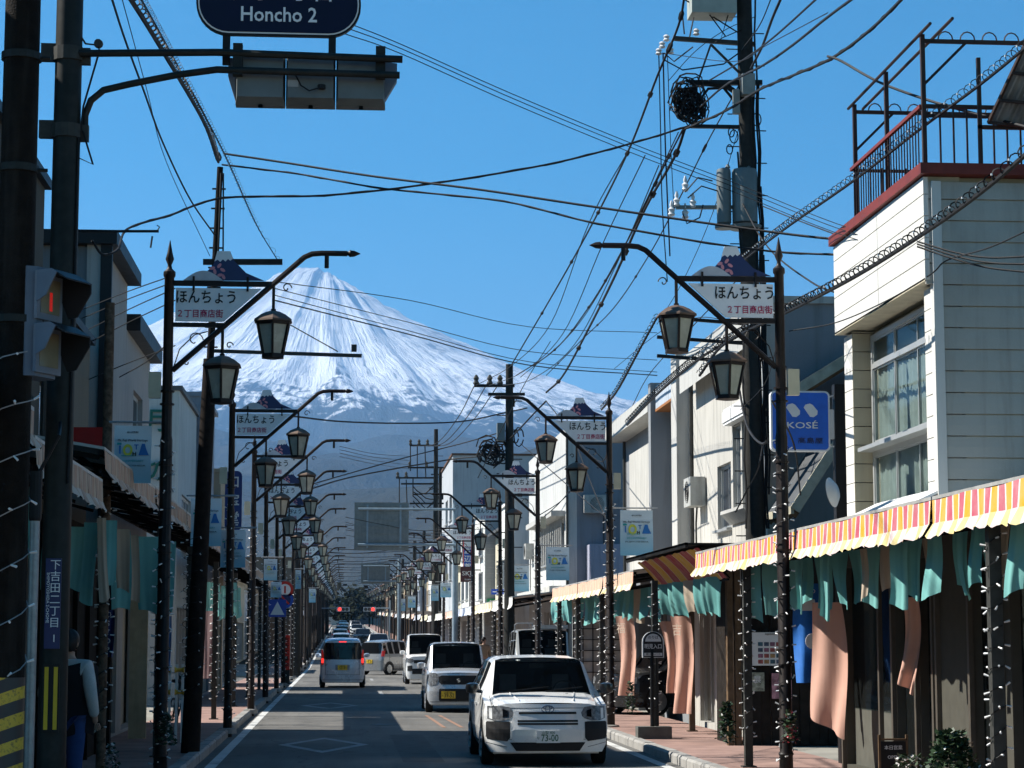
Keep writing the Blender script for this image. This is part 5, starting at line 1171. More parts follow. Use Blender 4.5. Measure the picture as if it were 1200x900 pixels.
cable('upper rising cable over the overhead sign back', [(340, 575, 60), (405, 556, 68), (480, 535, 72), (540, 520, 72), (592, 505, 66)], .02, 7)
cable('lower rising cable over the overhead sign back', [(330, 585, 60), (400, 562, 66), (470, 548, 70), (530, 538, 72), (580, 528, 68), (640, 470, 60)], .024, 7)
for k in range(4): cable(f'faint wire left of the far crossarm pole, {ordn(k)} from the top', [(398, 523 + k * 4, 75), (440, 532 + k * 4, 90), (482, 535 + k * 5, 118)], .01, 5)
for k in range(3): cable(f'conductor hanging between the two distant poles, {ordn(k)} from the left', [(558 + k * 14, 448, 66), (535 + k * 10, 492, 80), (510 + k * 8, 520, 98), (484 + k * 9, 523, 118)], .018, 7)
for k in range(3): cable(f'conductor rising from the distant pole toward the near coil, {ordn(k)} from the left', [(557 + k * 16, 452, 66), (600 + k * 12, 428 + k * 8, 58), (645 + k * 14, 380 + k * 12, 50), (690 + k * 18, 262 + k * 20, 40), (740 + k * 16, 170 + k * 12, 34)], .01, 7)
for k in range(6): cable(f'thin cross wire over the far street, {ordn(k)} from the top', [(405, 606 + k * 3 + (k % 2) * 6, 88 + k * 6), (450, 615 + k * 4, 90 + k * 6), (500, 622 + k * 3, 92 + k * 5), (575, 612 + k * 7, 90 + k * 4)], .013, 6)
rnd = random.Random(12)
for k in range(16):
    Y = 130 + k * 13; z_ = 640 + k * 3.2; x0, x1 = 400 - 3.0 * 2500 / Y, 400 + 5.0 * 2500 / Y
    cable(f'distant cross street wire, {ordn(k)} going away from the camera', [(x0, z_, Y), ((x0 + x1) / 2, z_ + rnd.uniform(2, 7), Y + 2), (x1, z_ + rnd.uniform(-4, 4), Y + 3)], .022, 5)
for k, (x, y0_, y1_) in enumerate(((205, 322, 345), (205, 330, 355), (205, 338, 372), (205, 352, 388), (205, 405, 430))):
    cable(f'thin wire between the black-corniced building and the nearest left lamp, {ordn(k)} from the top', [(x, y0_, 26), (150, (y0_ + y1_) / 2 + 8, 30), (96, y1_ + 18, 34)], .008, 5)
cable('drop wire running from the left lamp ballast to the grey building', [(200, 400, 24.8), (170, 425, 30), (140, 442, 34)], .009, 5)
for k, pts in enumerate([[(645, 400, 66), (612, 455, 62), (560, 560, 58)], [(716, 500, 41), (700, 540, 46), (640, 470, 56)], [(720, 610, 41), (690, 590, 50), (610, 520, 66)], [(630, 605, 55), (660, 585, 58), (680, 560, 66)], [(630, 612, 55), (655, 590, 58), (675, 566, 66)], [(715, 620, 41), (690, 560, 44), (660, 480, 48)]]):
    cable(f'service wire among the right lamps, {ordn(k)} counting from the top left', pts, .013, 7)

for k, pts in enumerate([
    [(884, 20, 34), (850, 35, 34), (815, 60, 34), (783, 95, 35)], [(905, -5, 31), (890, 30, 32), (868, 60, 34)], [(868, 40, 34), (820, 10, 34), (790, -8, 34)],
    [(866, 150, 34), (835, 250, 36), (800, 330, 40), (770, 380, 44)], [(772, 62, 34), (774, 150, 34.5), (776, 240, 35), (782, 330, 36)], [(777, 62, 34), (780, 180, 34.5), (785, 300, 35.5)], [(782, 62, 34), (786, 170, 34.5), (790, 250, 35)],
    [(890, 240, 34), (940, 260, 30), (1010, 285, 26), (1076, 300, 22)], [(868, 235, 34), (900, 290, 31), (950, 330, 28), (985, 345, 25.6)], [(865, 380, 33), (820, 372, 36), (775, 388, 42), (720, 432, 52)],
    [(862, 330, 34), (800, 395, 40), (760, 440, 48), (740, 478, 52)], [(905, 470, 26), (930, 520, 28), (938, 580, 30)], [(912, 400, 25), (896, 450, 30), (868, 480, 34)]]):
    cable(f'loose service wire round the transformer pole, {ordn(k)} of the tangle', pts, .007 + .003 * (k % 3), 7)
# ------------------------------------------------------------------ overhead road signs seen from behind
M_SGN = mat('sign_back_grey', (.16, .18, .18), .5, metal=.3, streak=.35, grime=.2)
M_MAST = mat('pale_blue_mast', (.20, .26, .30), .5, grime=.2)
def road_sign_back(pxp, pyt, Y, x0, x1, y0, y1, label):
    bs = Vector((at(pxp, 700, Y).x, Y, zg(Y) + .1)); R = rel_to(bs); T = thing('overhead_road_sign', label, 'road sign', bs)
    tp = R(at(pxp, pyt, Y)); b = MB(); b.tube([(0, 0, 0), (0, 0, tp[2])], .13, 14); b.build('mast', M_MAST, T, smooth=40)
    A, B_ = R(at(x0, y1, Y)), R(at(x1, y0, Y)); b = MB(); b.box(A[0], B_[0], -.03, .03, A[2], B_[2]); b.build('panel', M_SGN, T)
    n = 7
    for i in range(n):
        z = A[2] + (B_[2] - A[2]) * (i + .5) / n; b = MB(); b.box(A[0] + .04, B_[0] - .04, -.055, -.031, z - .03, z + .03); b.build('stiffener', M_SGN, T)
    for f in (.12, .86):
        z = A[2] + (B_[2] - A[2]) * f; b = MB(); b.tube([(A[0] + .15, -.12, z), (0, -.12, z)], .055, 10); b.build('arm', M_MAST, T, smooth=40)
    for f in (.24, .85): b = MB(); xx = A[0] + (B_[0] - A[0]) * f; b.box(xx - .04, xx + .04, -.075, -.056, A[2] + .1, B_[2] - .1); b.build('upright', M_MAST, T)
road_sign_back(533.5, 590, 91, 415, 479, 589, 645, 'large grey overhead road sign back on a pale blue mast over the street')
road_sign_back(468, 655, 150, 423, 457, 660, 684, 'smaller distant overhead road sign back below the large one')
# ------------------------------------------------------------------ vehicles
def paint(name, col, metal=.0, rough=.28):
    m = mat(name, col, rough, metal=metal, var=.03, scale=2, grime=.12, coat=.6, dirt=(.25, .24, .22)); return m
M_TYRE = mat('tyre_rubber', (.02, .02, .02), .85)
M_RIM = mat('wheel_rim', (.45, .46, .47), .35, metal=.7)
M_CGL = glass('car_glass', (.006, .008, .009), .02, clear=.9, refl=.35)
M_CGD = glass('car_glass_dark', (.006, .007, .009), .03, refl=.4)
M_TRIM = mat('black_bumper_plastic', (.018, .018, .019), .6)
M_LAMP = mat('headlamp_clear', (.16, .165, .17), .25, metal=.0, var=.6, scale=22)
M_CHROME = mat('chrome', (.7, .7, .72), .15, metal=1.0, var=.02)
M_TAIL = emit('tail_lamp_red', (.4, .01, .008), .12)
M_SEAT = mat('seat_cloth', (.10, .10, .105), .9)
M_PLW = mat('plate_white', (.75, .76, .75), .4); M_PLY = mat('plate_yellow', (.75, .50, .03), .4)
M_GREENINK = mat('plate_green_ink', (.02, .12, .06), .5)
def car(name, label, cat, loc, rotz, P, group='cars on the street'):
    T = thing(name, label, cat, loc, rotz, group)
    L, W, H = P['L'], P['W'], P['H']; w = W / 2; gc = P.get('gc', .2); nose, cow = P['hood']; cy, r0, r1 = P['cowl'], P['r0'], P['r1']; bz = P['belt']; wt = P.get('wt', .80) * w
    body = P['paint']; det = P.get('detail', 2); bend = P.get('bend', .16)
    def F(x, z): u = abs(x) / w; return bend * u ** 2.4 + .10 * u ** 9 + P.get('rake', .12) * max(0, (z - .5)) + .05 * max(0, .35 - z)
    def G(x, z): u = abs(x) / w; return L - .05 * u ** 2.4 - .08 * u ** 10 - P.get('rrake', .07) * max(0, z - .7)
    def ring(zt, zb_, ww, wtop, y, fr=0):
        pts = [(ww * .90, gc), (ww * .97, gc + .1), (ww, gc + .3), (ww, max(gc + .35, zb_ - .14)), (ww * .975, zb_), ((ww * .955 + wtop) / 2, (zb_ + zt - .07) / 2), (wtop, zt - .07), (wtop - .05, zt - .025), (wtop * .8, zt), (wtop * .4, zt + .012), (0, zt + .018)]
        return [(x, (F(x, z) if fr == 1 else G(x, z) if fr == 2 else y), z) for x, z in pts]
    hz, cz = nose, cow
    S = [ring(hz, hz - .1, w * .985, w * .84, 0, 1), ring(hz + (cz - hz) * .35, hz - .02, w, w * .86, cy * .38), ring(cz - .015, min(bz, cz - .06), w, w * .87, cy)]
    S.append(ring(H - .03, bz, w, wt + .01, r0)); S.append(ring(H, bz + .01, w, wt, r0 + (r1 - r0) * .35)); S.append(ring(H - .005, bz + .01, w, wt, r0 + (r1 - r0) * .7)); S.append(ring(H - .04, bz + .01, w * .995, wt - .01, r1))
    if P.get('wagon', 1): S.append(ring(H - .09, bz, w * .985, wt - .02, L, 2))
    else: S.append(ring(bz + .05, bz, w * .98, w * .86, L, 2))
    n = len(S[0]); parts = {'body': MB(), 'windshield': MB(), 'side_window': MB(), 'rear_window': MB()}
    for i in range(len(S) - 1):
        for sx in (1, -1):
            for j in range(n - 1):
                a, b_, c, d = S[i][j], S[i + 1][j], S[i + 1][j + 1], S[i][j + 1]
                q = [Vector((p[0] * sx, p[1], p[2])) for p in (a, b_, c, d)]
                key = 'body'
                if i == 2 and j >= 7: key = 'windshield'
                elif i == 2 and j in (5, 6): key = 'body'
                elif 3 <= i <= 5 and j in (4, 5): key = 'side_window'
                elif i == 6 and j in (4, 5) and P.get('wagon', 1) and L - r1 > .35: key = 'side_window'
                elif i == 6 and j >= 7 and not P.get('wagon', 1): key = 'rear_window'
                if key == 'side_window' and i in (3, 4, 5, 6):     # leave a pillar at each station
                    e = .06 / max(.3, (q[1] - q[0]).length)
                    A0, B0 = q[0].lerp(q[1], e), q[1].lerp(q[0], e); D0, C0 = q[3].lerp(q[2], e), q[2].lerp(q[3], e)
                    parts['body'].add([q[0], A0, D0, q[3]], [(0, 1, 2, 3)]); parts['body'].add([B0, q[1], q[2], C0], [(0, 1, 2, 3)]); q = [A0, B0, C0, D0]
                parts[key].add(q, [(0, 1, 2, 3)])
    # caps
    def cap(fn, zt, wtop, ztr):
        side = [(w * .90 * .985, gc), (w * .97 * .985, gc + .1), (w * .985, gc + .3), (w * .985, max(gc + .35, ztr - .1)), (w * .96, ztr), (wtop, zt - .07), (wtop - .05, zt - .025), (wtop * .8, zt)]
        nz = 16
        def hw(z):
            for (xa, za), (xb, zb2) in zip(side[:-1], side[1:]):
                if z <= zb2: return xa + (xb - xa) * (z - za) / max(1e-6, zb2 - za)
            return side[-1][0]
        def g(u, v): z = gc + (zt - gc) * v; x = sin(pi / 2 * (2 * u - 1)) * hw(z); return (x, fn(x, z), z)
        parts['body'].grid(g, 40, nz * 2)
    cap(F, hz, w * .84, hz - .1)
    if P.get('wagon', 1): cap(G, H - .09, wt - .02, bz)
    else: cap(G, bz + .05, w * .86, bz)
    parts['body'].box(-w * .85, w * .85, .3, L - .3, gc - .03, gc + .12)
    parts['body'].build('body', body, T, smooth=32)
    parts['windshield'].build('windshield', M_CGL if det > 1 else M_CGD, T, smooth=40)
    parts['side_window'].build('side_window', M_CGD, T, smooth=40)
    if parts['rear_window'].v: parts['rear_window'].build('rear_window', M_CGD, T, smooth=40)
    def patch(nm, cols, m, t=.006, fn=F, par=T, sgn=-1, dep=.02, mirror=False, lab=None):
        for sx in ((1, -1) if mirror else (1,)):
            b = MB(); cc = []; NZ = 5
            for (xa, za, zc), (xb, zd, ze) in zip(cols[:-1], cols[1:]):
                k = max(1, int(abs(xb - xa) / .05))
                for i in range(k): f = i / k; cc.append((xa + (xb - xa) * f, za + (zd - za) * f, zc + (ze - zc) * f))
            cc.append(cols[-1]); m_ = len(cc)
            for x, za, zb2 in cc:
                Z = [za + (zb2 - za) * q / NZ for q in range(NZ + 1)]
                for z in Z: b.v.append(Vector((x * sx, fn(x, z) + sgn * t, z)))
                b.v.append(Vector((x * sx, fn(x, zb2) - sgn * dep, zb2))); b.v.append(Vector((x * sx, fn(x, za) - sgn * dep, za)))
            R_ = NZ + 3
            for i in range(m_ - 1):
                o = i * R_
                for q in range(R_): b.face((o + q, o + (q + 1) % R_, o + R_ + (q + 1) % R_, o + R_ + q))
            b.face(tuple(range(R_))); o = (m_ - 1) * R_; b.face(tuple(range(o, o + R_)))
            r_ = b.build(nm, m, par)
        return r_
    T_patch = patch
    # wheels, arches
    wr = P.get('wr', .29)
    for yy in (P.get('fa', .78), L - P.get('ra', .62)):
        for sx in (-1, 1):
            a = MB(); prf = [(wr + .06, 0)]; c = Vector((sx * w * .93, yy, wr))
            k = 18
            for i in range(k):
                a0, a1 = radians(-8 + 196 * i / k), radians(-8 + 196 * (i + 1) / k)
                x0, x1 = sx * w * .80, sx * (w + .004)
                a.add([(x1, yy + (wr + .07) * cos(a0), wr + (wr + .07) * sin(a0)), (x1, yy + (wr + .07) * cos(a1), wr + (wr + .07) * sin(a1)), (x1, yy + .05 * cos(a1), wr + .05 * sin(a1)), (x1, yy + .05 * cos(a0), wr + .05 * sin(a0))], [(0, 1, 2, 3)])
            a.build('wheel_arch', M_TRIM, T)
            b = MB(); b.tube([(0, 0, 0), (sx * .012, 0, 0), (sx * .03, 0, 0), (sx * .15, 0, 0), (sx * .17, 0, 0)], [wr * .9, wr * .98, wr, wr, wr * .95], 22)
            wh = b.build('wheel', M_TYRE, T, smooth=40); wh.location = (sx * (w - .165), yy, wr)
            b = MB(); x_ = sx * .171
            b.tube([(x_, 0, 0), (x_ + sx * .004, 0, 0)], [wr * .68, wr * .66], 20)
            for i in range(7): aa = 2 * pi * i / 7; b.bar((x_ + sx * .006, 0, 0), (x_ + sx * .006, wr * .62 * cos(aa), wr * .62 * sin(aa)), .035, .035)
            b.build('rim', M_RIM, wh)
    # mirrors
    for sx in (-1, 1):
        b = MB(); mc = Vector((sx * (w + .10), cy + .28, cow + .05))
        b.lathe([(.03, -.075), (.075, -.06), (.09, 0), (.08, .06), (.03, .08)], 12, (0, 0, 0)); b.v = [Vector((p.x * 1.15, p.y * .7, p.z)) + mc for p in b.v]
        b.bar(mc - Vector((0, 0, .03)), (sx * (w - .03), cy + .32, cow - .0), .05); b.build('mirror', P.get('mirror', body), T, smooth=50)
    if det > 0:
        # wipers, door seams and handles
        if det > 1:
            for x0, x1 in ((-.45, .1), (.05, .55)):
                b = MB(); b.bar((x0 * w / .8, cy - .005, cow + .012), (x1 * w / .8, cy + .05, cow + .075), .014); b.build('wiper', M_BLACK, T)
            b = MB(); xi = wt - .03; b.add([(-w * .9, cy + .1, gc + .2), (w * .9, cy + .1, gc + .2), (w * .9, L - .3, gc + .2), (-w * .9, L - .3, gc + .2), (-w * .93, cy + .45, bz - .03), (w * .93, cy + .45, bz - .03), (w * .93, L - .3, bz - .03), (-w * .93, L - .3, bz - .03), (-xi, r0 + .02, H - .075), (xi, r0 + .02, H - .075), (xi, L - .35, H - .12), (-xi, L - .35, H - .12)], [(0, 1, 2, 3), (0, 3, 7, 4), (1, 5, 6, 2), (2, 6, 7, 3), (4, 7, 11, 8), (5, 9, 10, 6), (6, 10, 11, 7), (8, 11, 10, 9)]); b.build('cabin_lining', mat('cabin_lining', (.035, .035, .035), .9), T)
            b = MB(); b.box(-w * .8, w * .8, cy + .25, cy + .6, cow - .12, cow - .02); b.build('dashboard', M_SEAT, T)
            for sx in (-1, 1):
                b = MB(); b.box(sx * w * .45 - .22, sx * w * .45 + .22, cy + 1.15, cy + 1.28, .5, H - .52); b.box(sx * w * .45 - .12, sx * w * .45 + .12, cy + 1.17, cy + 1.27, H - .5, H - .27); b.build('seat', M_SEAT, T)
            b = MB(); b.tube([(w * .45 + .17 * cos(t), cy + .62, cow - .02 + .17 * sin(t)) for t in [i * pi / 8 for i in range(17)]], .014, 5); b.build('steering_wheel', M_BLACK, T)
            b = MB(); b.box(-.1, .1, r0 + .12, r0 + .15, H - .17, H - .11); b.build('rear_view_mirror', M_BLACK, T)
        for sx in (-1, 1):
            b = MB()
            for yy in (cy + .1, cy + 1.1, cy + 2.05):
                if yy < L - .4: b.box(sx * (w + .001) - .002, sx * (w + .001) + .002, yy - .004, yy + .004, gc + .12, bz - .02)
            b.build('door_seam', M_BLACK, T)
            for yy in (cy + .85, cy + 1.85):
                if yy < L - .5: b = MB(); b.box(sx * w - .0, sx * (w + .03), yy, yy + .16, bz - .16, bz - .13); b.build('door_handle', body, T)
    return T, patch, F, G, w
def plate(T, x, y, z, w_, big, small, m, ink, rear=False, kana='な'):
    s_ = 1 if rear else -1
    b = MB(); b.box(x - w_ / 2, x + w_ / 2, y - .006, y + .006, z - w_ / 4, z + w_ / 4); p = b.build('number_plate', m, T)
    r_ = pi if rear else 0
    text(big, w_ * .40, ink, p, (x + s_ * -w_ * .06, y + s_ * .008, z - w_ * .06), name='plate_number', rotz=r_, wid=w_ * .72, bold=.001, ext=.001)
    text(small, w_ * .15, ink, p, (x, y + s_ * .008, z + w_ * .16), name='plate_region', rotz=r_, ext=.001)
    text(kana, w_ * .13, ink, p, (x + s_ * w_ * .42, y + s_ * .008, z - w_ * .06), name='plate_kana', rotz=r_, ext=.001)

WHITE = paint('white_car_paint', (.74, .74, .72)); SILV = paint('silver_car_paint', (.50, .52, .54), .45); SILVB = paint('pale_blue_silver_paint', (.40, .47, .56), .35); BLK = paint('black_car_paint', (.012, .012, .013))
# white wagon, nearest
Pp = dict(L=4.2, W=1.74, H=1.50, hood=(.86, 1.0), cowl=.98, r0=1.62, r1=3.85, belt=.97, wt=.76, paint=WHITE, mirror=BLK, wr=.3, fa=.82, ra=.8, bend=.2, rake=.25)
T, patch, F, G, w = car('parked_car', 'white station wagon with black bumper corners, nearest car in the oncoming lane', 'car', (2.86, 29.7, .0), 0, Pp)
T.name = 'station_wagon'
patch('headlight', [(.47, .70, .74), (.52, .66, .815), (.62, .63, .83), (.74, .63, .835), (.825, .66, .83)], M_LAMP, .01, mirror=True)
patch('turn_lamp', [(.76, .65, .80), (.80, .66, .80)], M_PLW, .014, mirror=True)
patch('projector_lens', [(.55, .69, .77), (.62, .68, .79)], M_CGD, .016, mirror=True)
patch('bumper_corner', [(.52, .40, .615), (.56, .35, .62), (.83, .38, .62), (.845, .42, .6)], M_TRIM, .008, mirror=True)
patch('hood_gap', [(-.8, .80, .806), (.8, .80, .806)], M_TRIM, .003)
patch('front_panel', [(-.5, .40, .62), (-.46, .34, .77), (.46, .34, .77), (.5, .40, .62)], WHITE, .022)
patch('grille_slot', [(-.40, .722, .752), (.40, .722, .752)], M_TRIM, .026)
for za in (.615, .575): patch('grille_slot', [(-.42, za, za + .027), (.42, za, za + .027)], M_TRIM, .026)
patch('lower_intake', [(-.52, .33, .335), (-.44, .22, .335), (.44, .22, .335), (.52, .33, .335)], M_TRIM, .018)
patch('fog_crease', [(.56, .27, .276), (.84, .33, .336)], M_TRIM, .004, mirror=True)
b = MB(); b.tube([(.085 * cos(t), -.028 + .2 * 0, .79 + .05 * sin(t)) for t in [i * pi / 10 for i in range(21)]], .008, 5); b.tube([(.03 * cos(t), -.03, .79 + .048 * sin(t)) for t in [i * pi / 8 for i in range(17)]], .007, 5); b.tube([(.06 * cos(t), -.03, .808 + .024 * sin(t)) for t in [i * pi / 8 for i in range(17)]], .007, 5)
b.v = [v + Vector((0, F(0, .79) + .0, 0)) for v in b.v]; b.build('badge', mat('badge_blue_steel', (.12, .16, .24), .3, metal=.6), T)
plate(T, .0, F(0, .42) - .034, .415, .33, '73-00', '山梨 400', M_PLW, M_GREENINK)
for sx in (-1, 1):
    b = MB(); b.bar((sx * .38, .25, .905), (sx * .46, .93, .995), .012); b.build('hood_crease', WHITE, T)
    b = MB(); b.bar((sx * .765, .2, .842), (sx * .755, .95, .965), .008); b.build('hood_seam', M_TRIM, T)
patch('bumper_seam', [(.5, .372, .377), (.85, .41, .415)], M_TRIM, .004, mirror=True)
for xx in (-.3, .35): b = MB(); b.box(xx - .02, xx + .02, .86, .88, .975, .985); b.build('washer_nozzle', M_TRIM, T)
b = MB(); b.tube([(-.35, 1.9, 1.5), (-.35, 2.1, 1.62)], .004, 4); b.build('aerial', M_BLACK, T)
# silver kei, second in the oncoming lane
Pk = dict(L=3.4, W=1.50, H=1.64, hood=(.92, 1.04), cowl=.62, r0=1.25, r1=3.2, belt=1.0, wt=.80, paint=SILV, wr=.27, fa=.6, ra=.5, bend=.14, rake=.2)
T, patch, F, G, w = car('kei_car', 'silver boxy kei car with yellow plate behind the white wagon', 'car', (2.76, 50.6, 0), 0, Pk)
patch('headlight', [(.46, .80, .86), (.53, .66, .93), (.66, .62, .93), (.71, .66, .9)], M_LAMP, .01, mirror=True)
patch('grille', [(-.46, .72, .84), (-.4, .66, .87), (.4, .66, .87), (.46, .72, .84)], M_TRIM, .012)
patch('grille_bar', [(-.4, .74, .755), (.4, .74, .755)], M_TRIM, .018)
patch('bumper_intake', [(-.46, .30, .54), (-.44, .27, .56), (.44, .27, .56), (.46, .30, .54)], M_TRIM, .012)
patch('lip_line', [(-.66, .25, .262), (.66, .25, .262)], M_TRIM, .004)
S_ = [(-.045, .025), (.0, .05), (.045, .02), (.012, .035), (-.01, .02), (.045, -.012), (.045, -.025), (.0, -.05), (-.045, -.02), (-.012, -.035), (.01, -.02), (-.045, .012)]
b = MB(); b.prism([(x, .755 + z) for x, z in S_], F(0, .75) - .028, F(0, .75) - .02); b.build('badge', M_CHROME, T)
plate(T, -.24, F(.24, .42) - .022, .42, .33, '39-52', '山梨 580', M_PLY, M_INK, kana='ぬ')
b = MB(); b.tube([(-.2, 1.4, 1.64), (-.2, 1.5, 1.74)], .006, 4); b.build('aerial', M_BLACK, T)
# white tall wagon, third
Pt = dict(L=3.4, W=1.50, H=1.86, hood=(1.02, 1.12), cowl=.5, r0=.98, r1=3.25, belt=1.08, wt=.84, paint=WHITE, wr=.27, fa=.55, ra=.5, bend=.1, rake=.1)
T, patch, F, G, w = car('tall_kei_wagon', 'white tall square kei wagon, third car in the oncoming lane', 'car', (3.15, 80.3, 0), 0, Pt)
patch('headlight', [(.44, .86, .9), (.5, .80, .95), (.72, .82, .97)], M_LAMP, .01, mirror=True)
patch('grille', [(-.44, .78, .9), (.44, .78, .9)], M_TRIM, .012); patch('bumper_intake', [(-.5, .38, .58), (.5, .38, .58)], M_TRIM, .012); patch('fog_lamp', [(.5, .5, .7), (.68, .5, .68)], M_TRIM, .012, mirror=True)
plate(T, 0, F(0, .55) - .022, .66, .33, '26-81', '山梨 580', M_PLY, M_INK)
# silver tall kei seen from behind (own lane)
Pr = dict(L=3.4, W=1.55, H=1.72, hood=(.95, 1.05), cowl=.6, r0=1.2, r1=3.15, belt=1.02, wt=.80, paint=SILVB, wr=.27, fa=.6, ra=.5, bend=.14, detail=1)
T, patch, F, G, w = car('tall_kei_car', 'pale blue-silver tall kei car seen from behind with yellow plate and lit tail lamps', 'car', (.05, 78.4, 0), pi, Pr)
pr = lambda nm, cols, m, t=.008, mirror=False: patch(nm, cols, m, t, fn=G, sgn=1, mirror=mirror)
pr('rear_window', [(-.66, 1.02, 1.4), (-.6, .98, 1.56), (.6, .98, 1.56), (.66, 1.02, 1.4)], M_CGD, .008)
pr('tail_lamp', [(.655, .82, 1.12), (.69, .78, 1.32), (.735, .8, 1.3)], M_TAIL, .012, True)
pr('brake_light', [(.66, .86, 1.02), (.73, .86, 1.02)], emit('brake_lit', (.9, .03, .02), .9), .02, True)
pr('high_brake_light', [(-.13, 1.575, 1.605), (.13, 1.575, 1.605)], emit('brake_lit', (.9, .03, .02), .9), .016)
pr('tailgate_seam', [(-.6, .455, .465), (.6, .455, .465)], M_TRIM, .004); pr('bumper_line', [(-.74, .27, .285), (.74, .27, .285)], M_TRIM, .006)
pr('plate_recess', [(-.25, .62, .80), (.25, .62, .80)], mat('shaded_recess', (.2, .23, .27), .5), .004)
for sx in (-1, 1): b = MB(); b.box(sx * .585 - .005, sx * .585 + .005, G(.58, .7) - .01, G(.58, .7) + .01, .46, .98); b.build('tailgate_seam', M_TRIM, T)
plate(T, 0, G(0, .7) + .02, .70, .33, '57-91', '山梨 580', M_PLY, M_INK, rear=True)
b = MB(); b.bar((-.1, G(0, 1.0) + .02, 1.0), (.3, G(.3, 1.0) + .03, 1.03), .014); b.build('rear_wiper', M_BLACK, T)
# silver hatchback turning
Ph = dict(L=3.4, W=1.50, H=1.60, hood=(.86, 1.0), cowl=.8, r0=1.45, r1=2.9, belt=.96, wt=.76, paint=paint('mid_silver_paint', (.27, .28, .29), .3), wr=.28, fa=.65, ra=.55, bend=.18, detail=1, rrake=.22)
T, patch, F, G, w = car('hatchback', 'silver hatchback turning across the road, its right side in view', 'car', (3.05, 99.0, 0), pi - radians(38), Ph)
T.location = (3.4, 102.3, 0)
patch('tail_lamp', [(.62, .85, 1.1), (.74, .85, 1.12)], M_TAIL, .012, fn=G, sgn=1, mirror=True); patch('rear_window', [(-.58, 1.0, 1.38), (-.52, .98, 1.48), (.52, .98, 1.48), (.58, 1.0, 1.38)], M_CGD, .008, fn=G, sgn=1)
plate(T, 0, G(0, .6) + .012, .62, .33, '41-20', '山梨 500', M_PLY, M_INK, rear=True)
# parked kei van behind the white wagon
Pv = dict(L=3.4, W=1.60, H=1.98, hood=(1.02, 1.12), cowl=.3, r0=.72, r1=3.3, belt=1.1, wt=.88, paint=paint('pale_grey_van_paint', (.34, .35, .34)), mirror=BLK, wr=.27, fa=.5, ra=.5, bend=.08, rake=.06)
T, patch, F, G, w = car('kei_van', 'pale grey kei van with dark windscreen and roof hoop parked beside the right kerb', 'van', (5.55, 58.6, 0), 0, Pv)
patch('headlight', [(.5, .78, .92), (.72, .78, .94)], M_LAMP, .01, mirror=True); patch('grille', [(-.4, .6, .7), (.4, .6, .7)], M_TRIM, .01)
b = MB(); b.tube([(-.78, .5, 1.9), (-.78, .5, 2.1), (-.70, .5, 2.14), (-.30, .5, 2.14), (-.26, .5, 2.0)], .02, 6); b.box(-.1, .75, .9, 2.6, 1.99, 2.1); b.build('roof_carrier', M_GALV, T)
# black car in the car park
Pb = dict(L=4.2, W=1.70, H=1.52, hood=(.88, 1.0), cowl=1.0, r0=1.65, r1=3.4, belt=.96, wt=.76, paint=BLK, wr=.3, fa=.8, ra=.7, bend=.2, detail=1)
T, patch, F, G, w = car('parked_car', 'black car parked nose out between arcade posts on the right, mostly hidden', 'car', (6.9, 47.0, .1), radians(-62), Pb)
T.location = (5.7, 46.2, .1)
patch('headlight', [(.5, .68, .78), (.6, .66, .82), (.8, .68, .82)], M_LAMP, .012, mirror=True); patch('grille', [(-.45, .6, .72), (.45, .6, .72)], M_TRIM, .01)
# far traffic
lst = [('white_sedan', 'white car seen from behind just right of the silver hatchback', 2.75, 158, 0, WHITE, 1.5), ('far_car', 'blue-silver car ahead of the tall kei car in the left lane', .0, 168, pi, SILVB, 1.45),
       ('far_car', 'long white car with dark windows up the left lane', -.1, 205, pi, WHITE, 1.45), ('far_car', 'dark car coming down the right lane far off', 2.0, 200, 0, BLK, 1.5), ('far_car', 'small blue car far up the left lane', .1, 240, pi, BLK, 1.5),
       ('far_car', 'distant white car between the red signals', 1.9, 262, 0, WHITE, 1.5), ('far_car', 'distant silver car beyond the white one', .3, 290, pi, SILV, 1.55), ('far_car', 'tiny pale car high up the far street', 2.1, 320, 0, WHITE, 1.6), ('far_car', 'tiny dark car high up the far street', .2, 350, pi, BLK, 1.5)]
for nm, lb, x, y, rz, pt, H in lst:
    T, patch, F, G, w = car(nm, lb, 'car', (x, y + (4 if rz else 0), zg(y)), rz, dict(Pp, H=H, paint=pt, mirror=BLK, detail=0))
    patch('headlight', [(.5, .66, .8), (.8, .66, .82)], M_LAMP, .01, mirror=True); patch('grille', [(-.45, .5, .75), (.45, .5, .75)], M_TRIM, .01)
    if rz: patch('rear_window', [(-.62, 1.0, 1.3), (.62, 1.0, 1.3)], M_CGD, .01, fn=G, sgn=1); patch('tail_lamp', [(.6, .7, .95), (.8, .7, .95)], M_TAIL, .01, fn=G, sgn=1, mirror=True)
HAZE_D = 6.0e-5
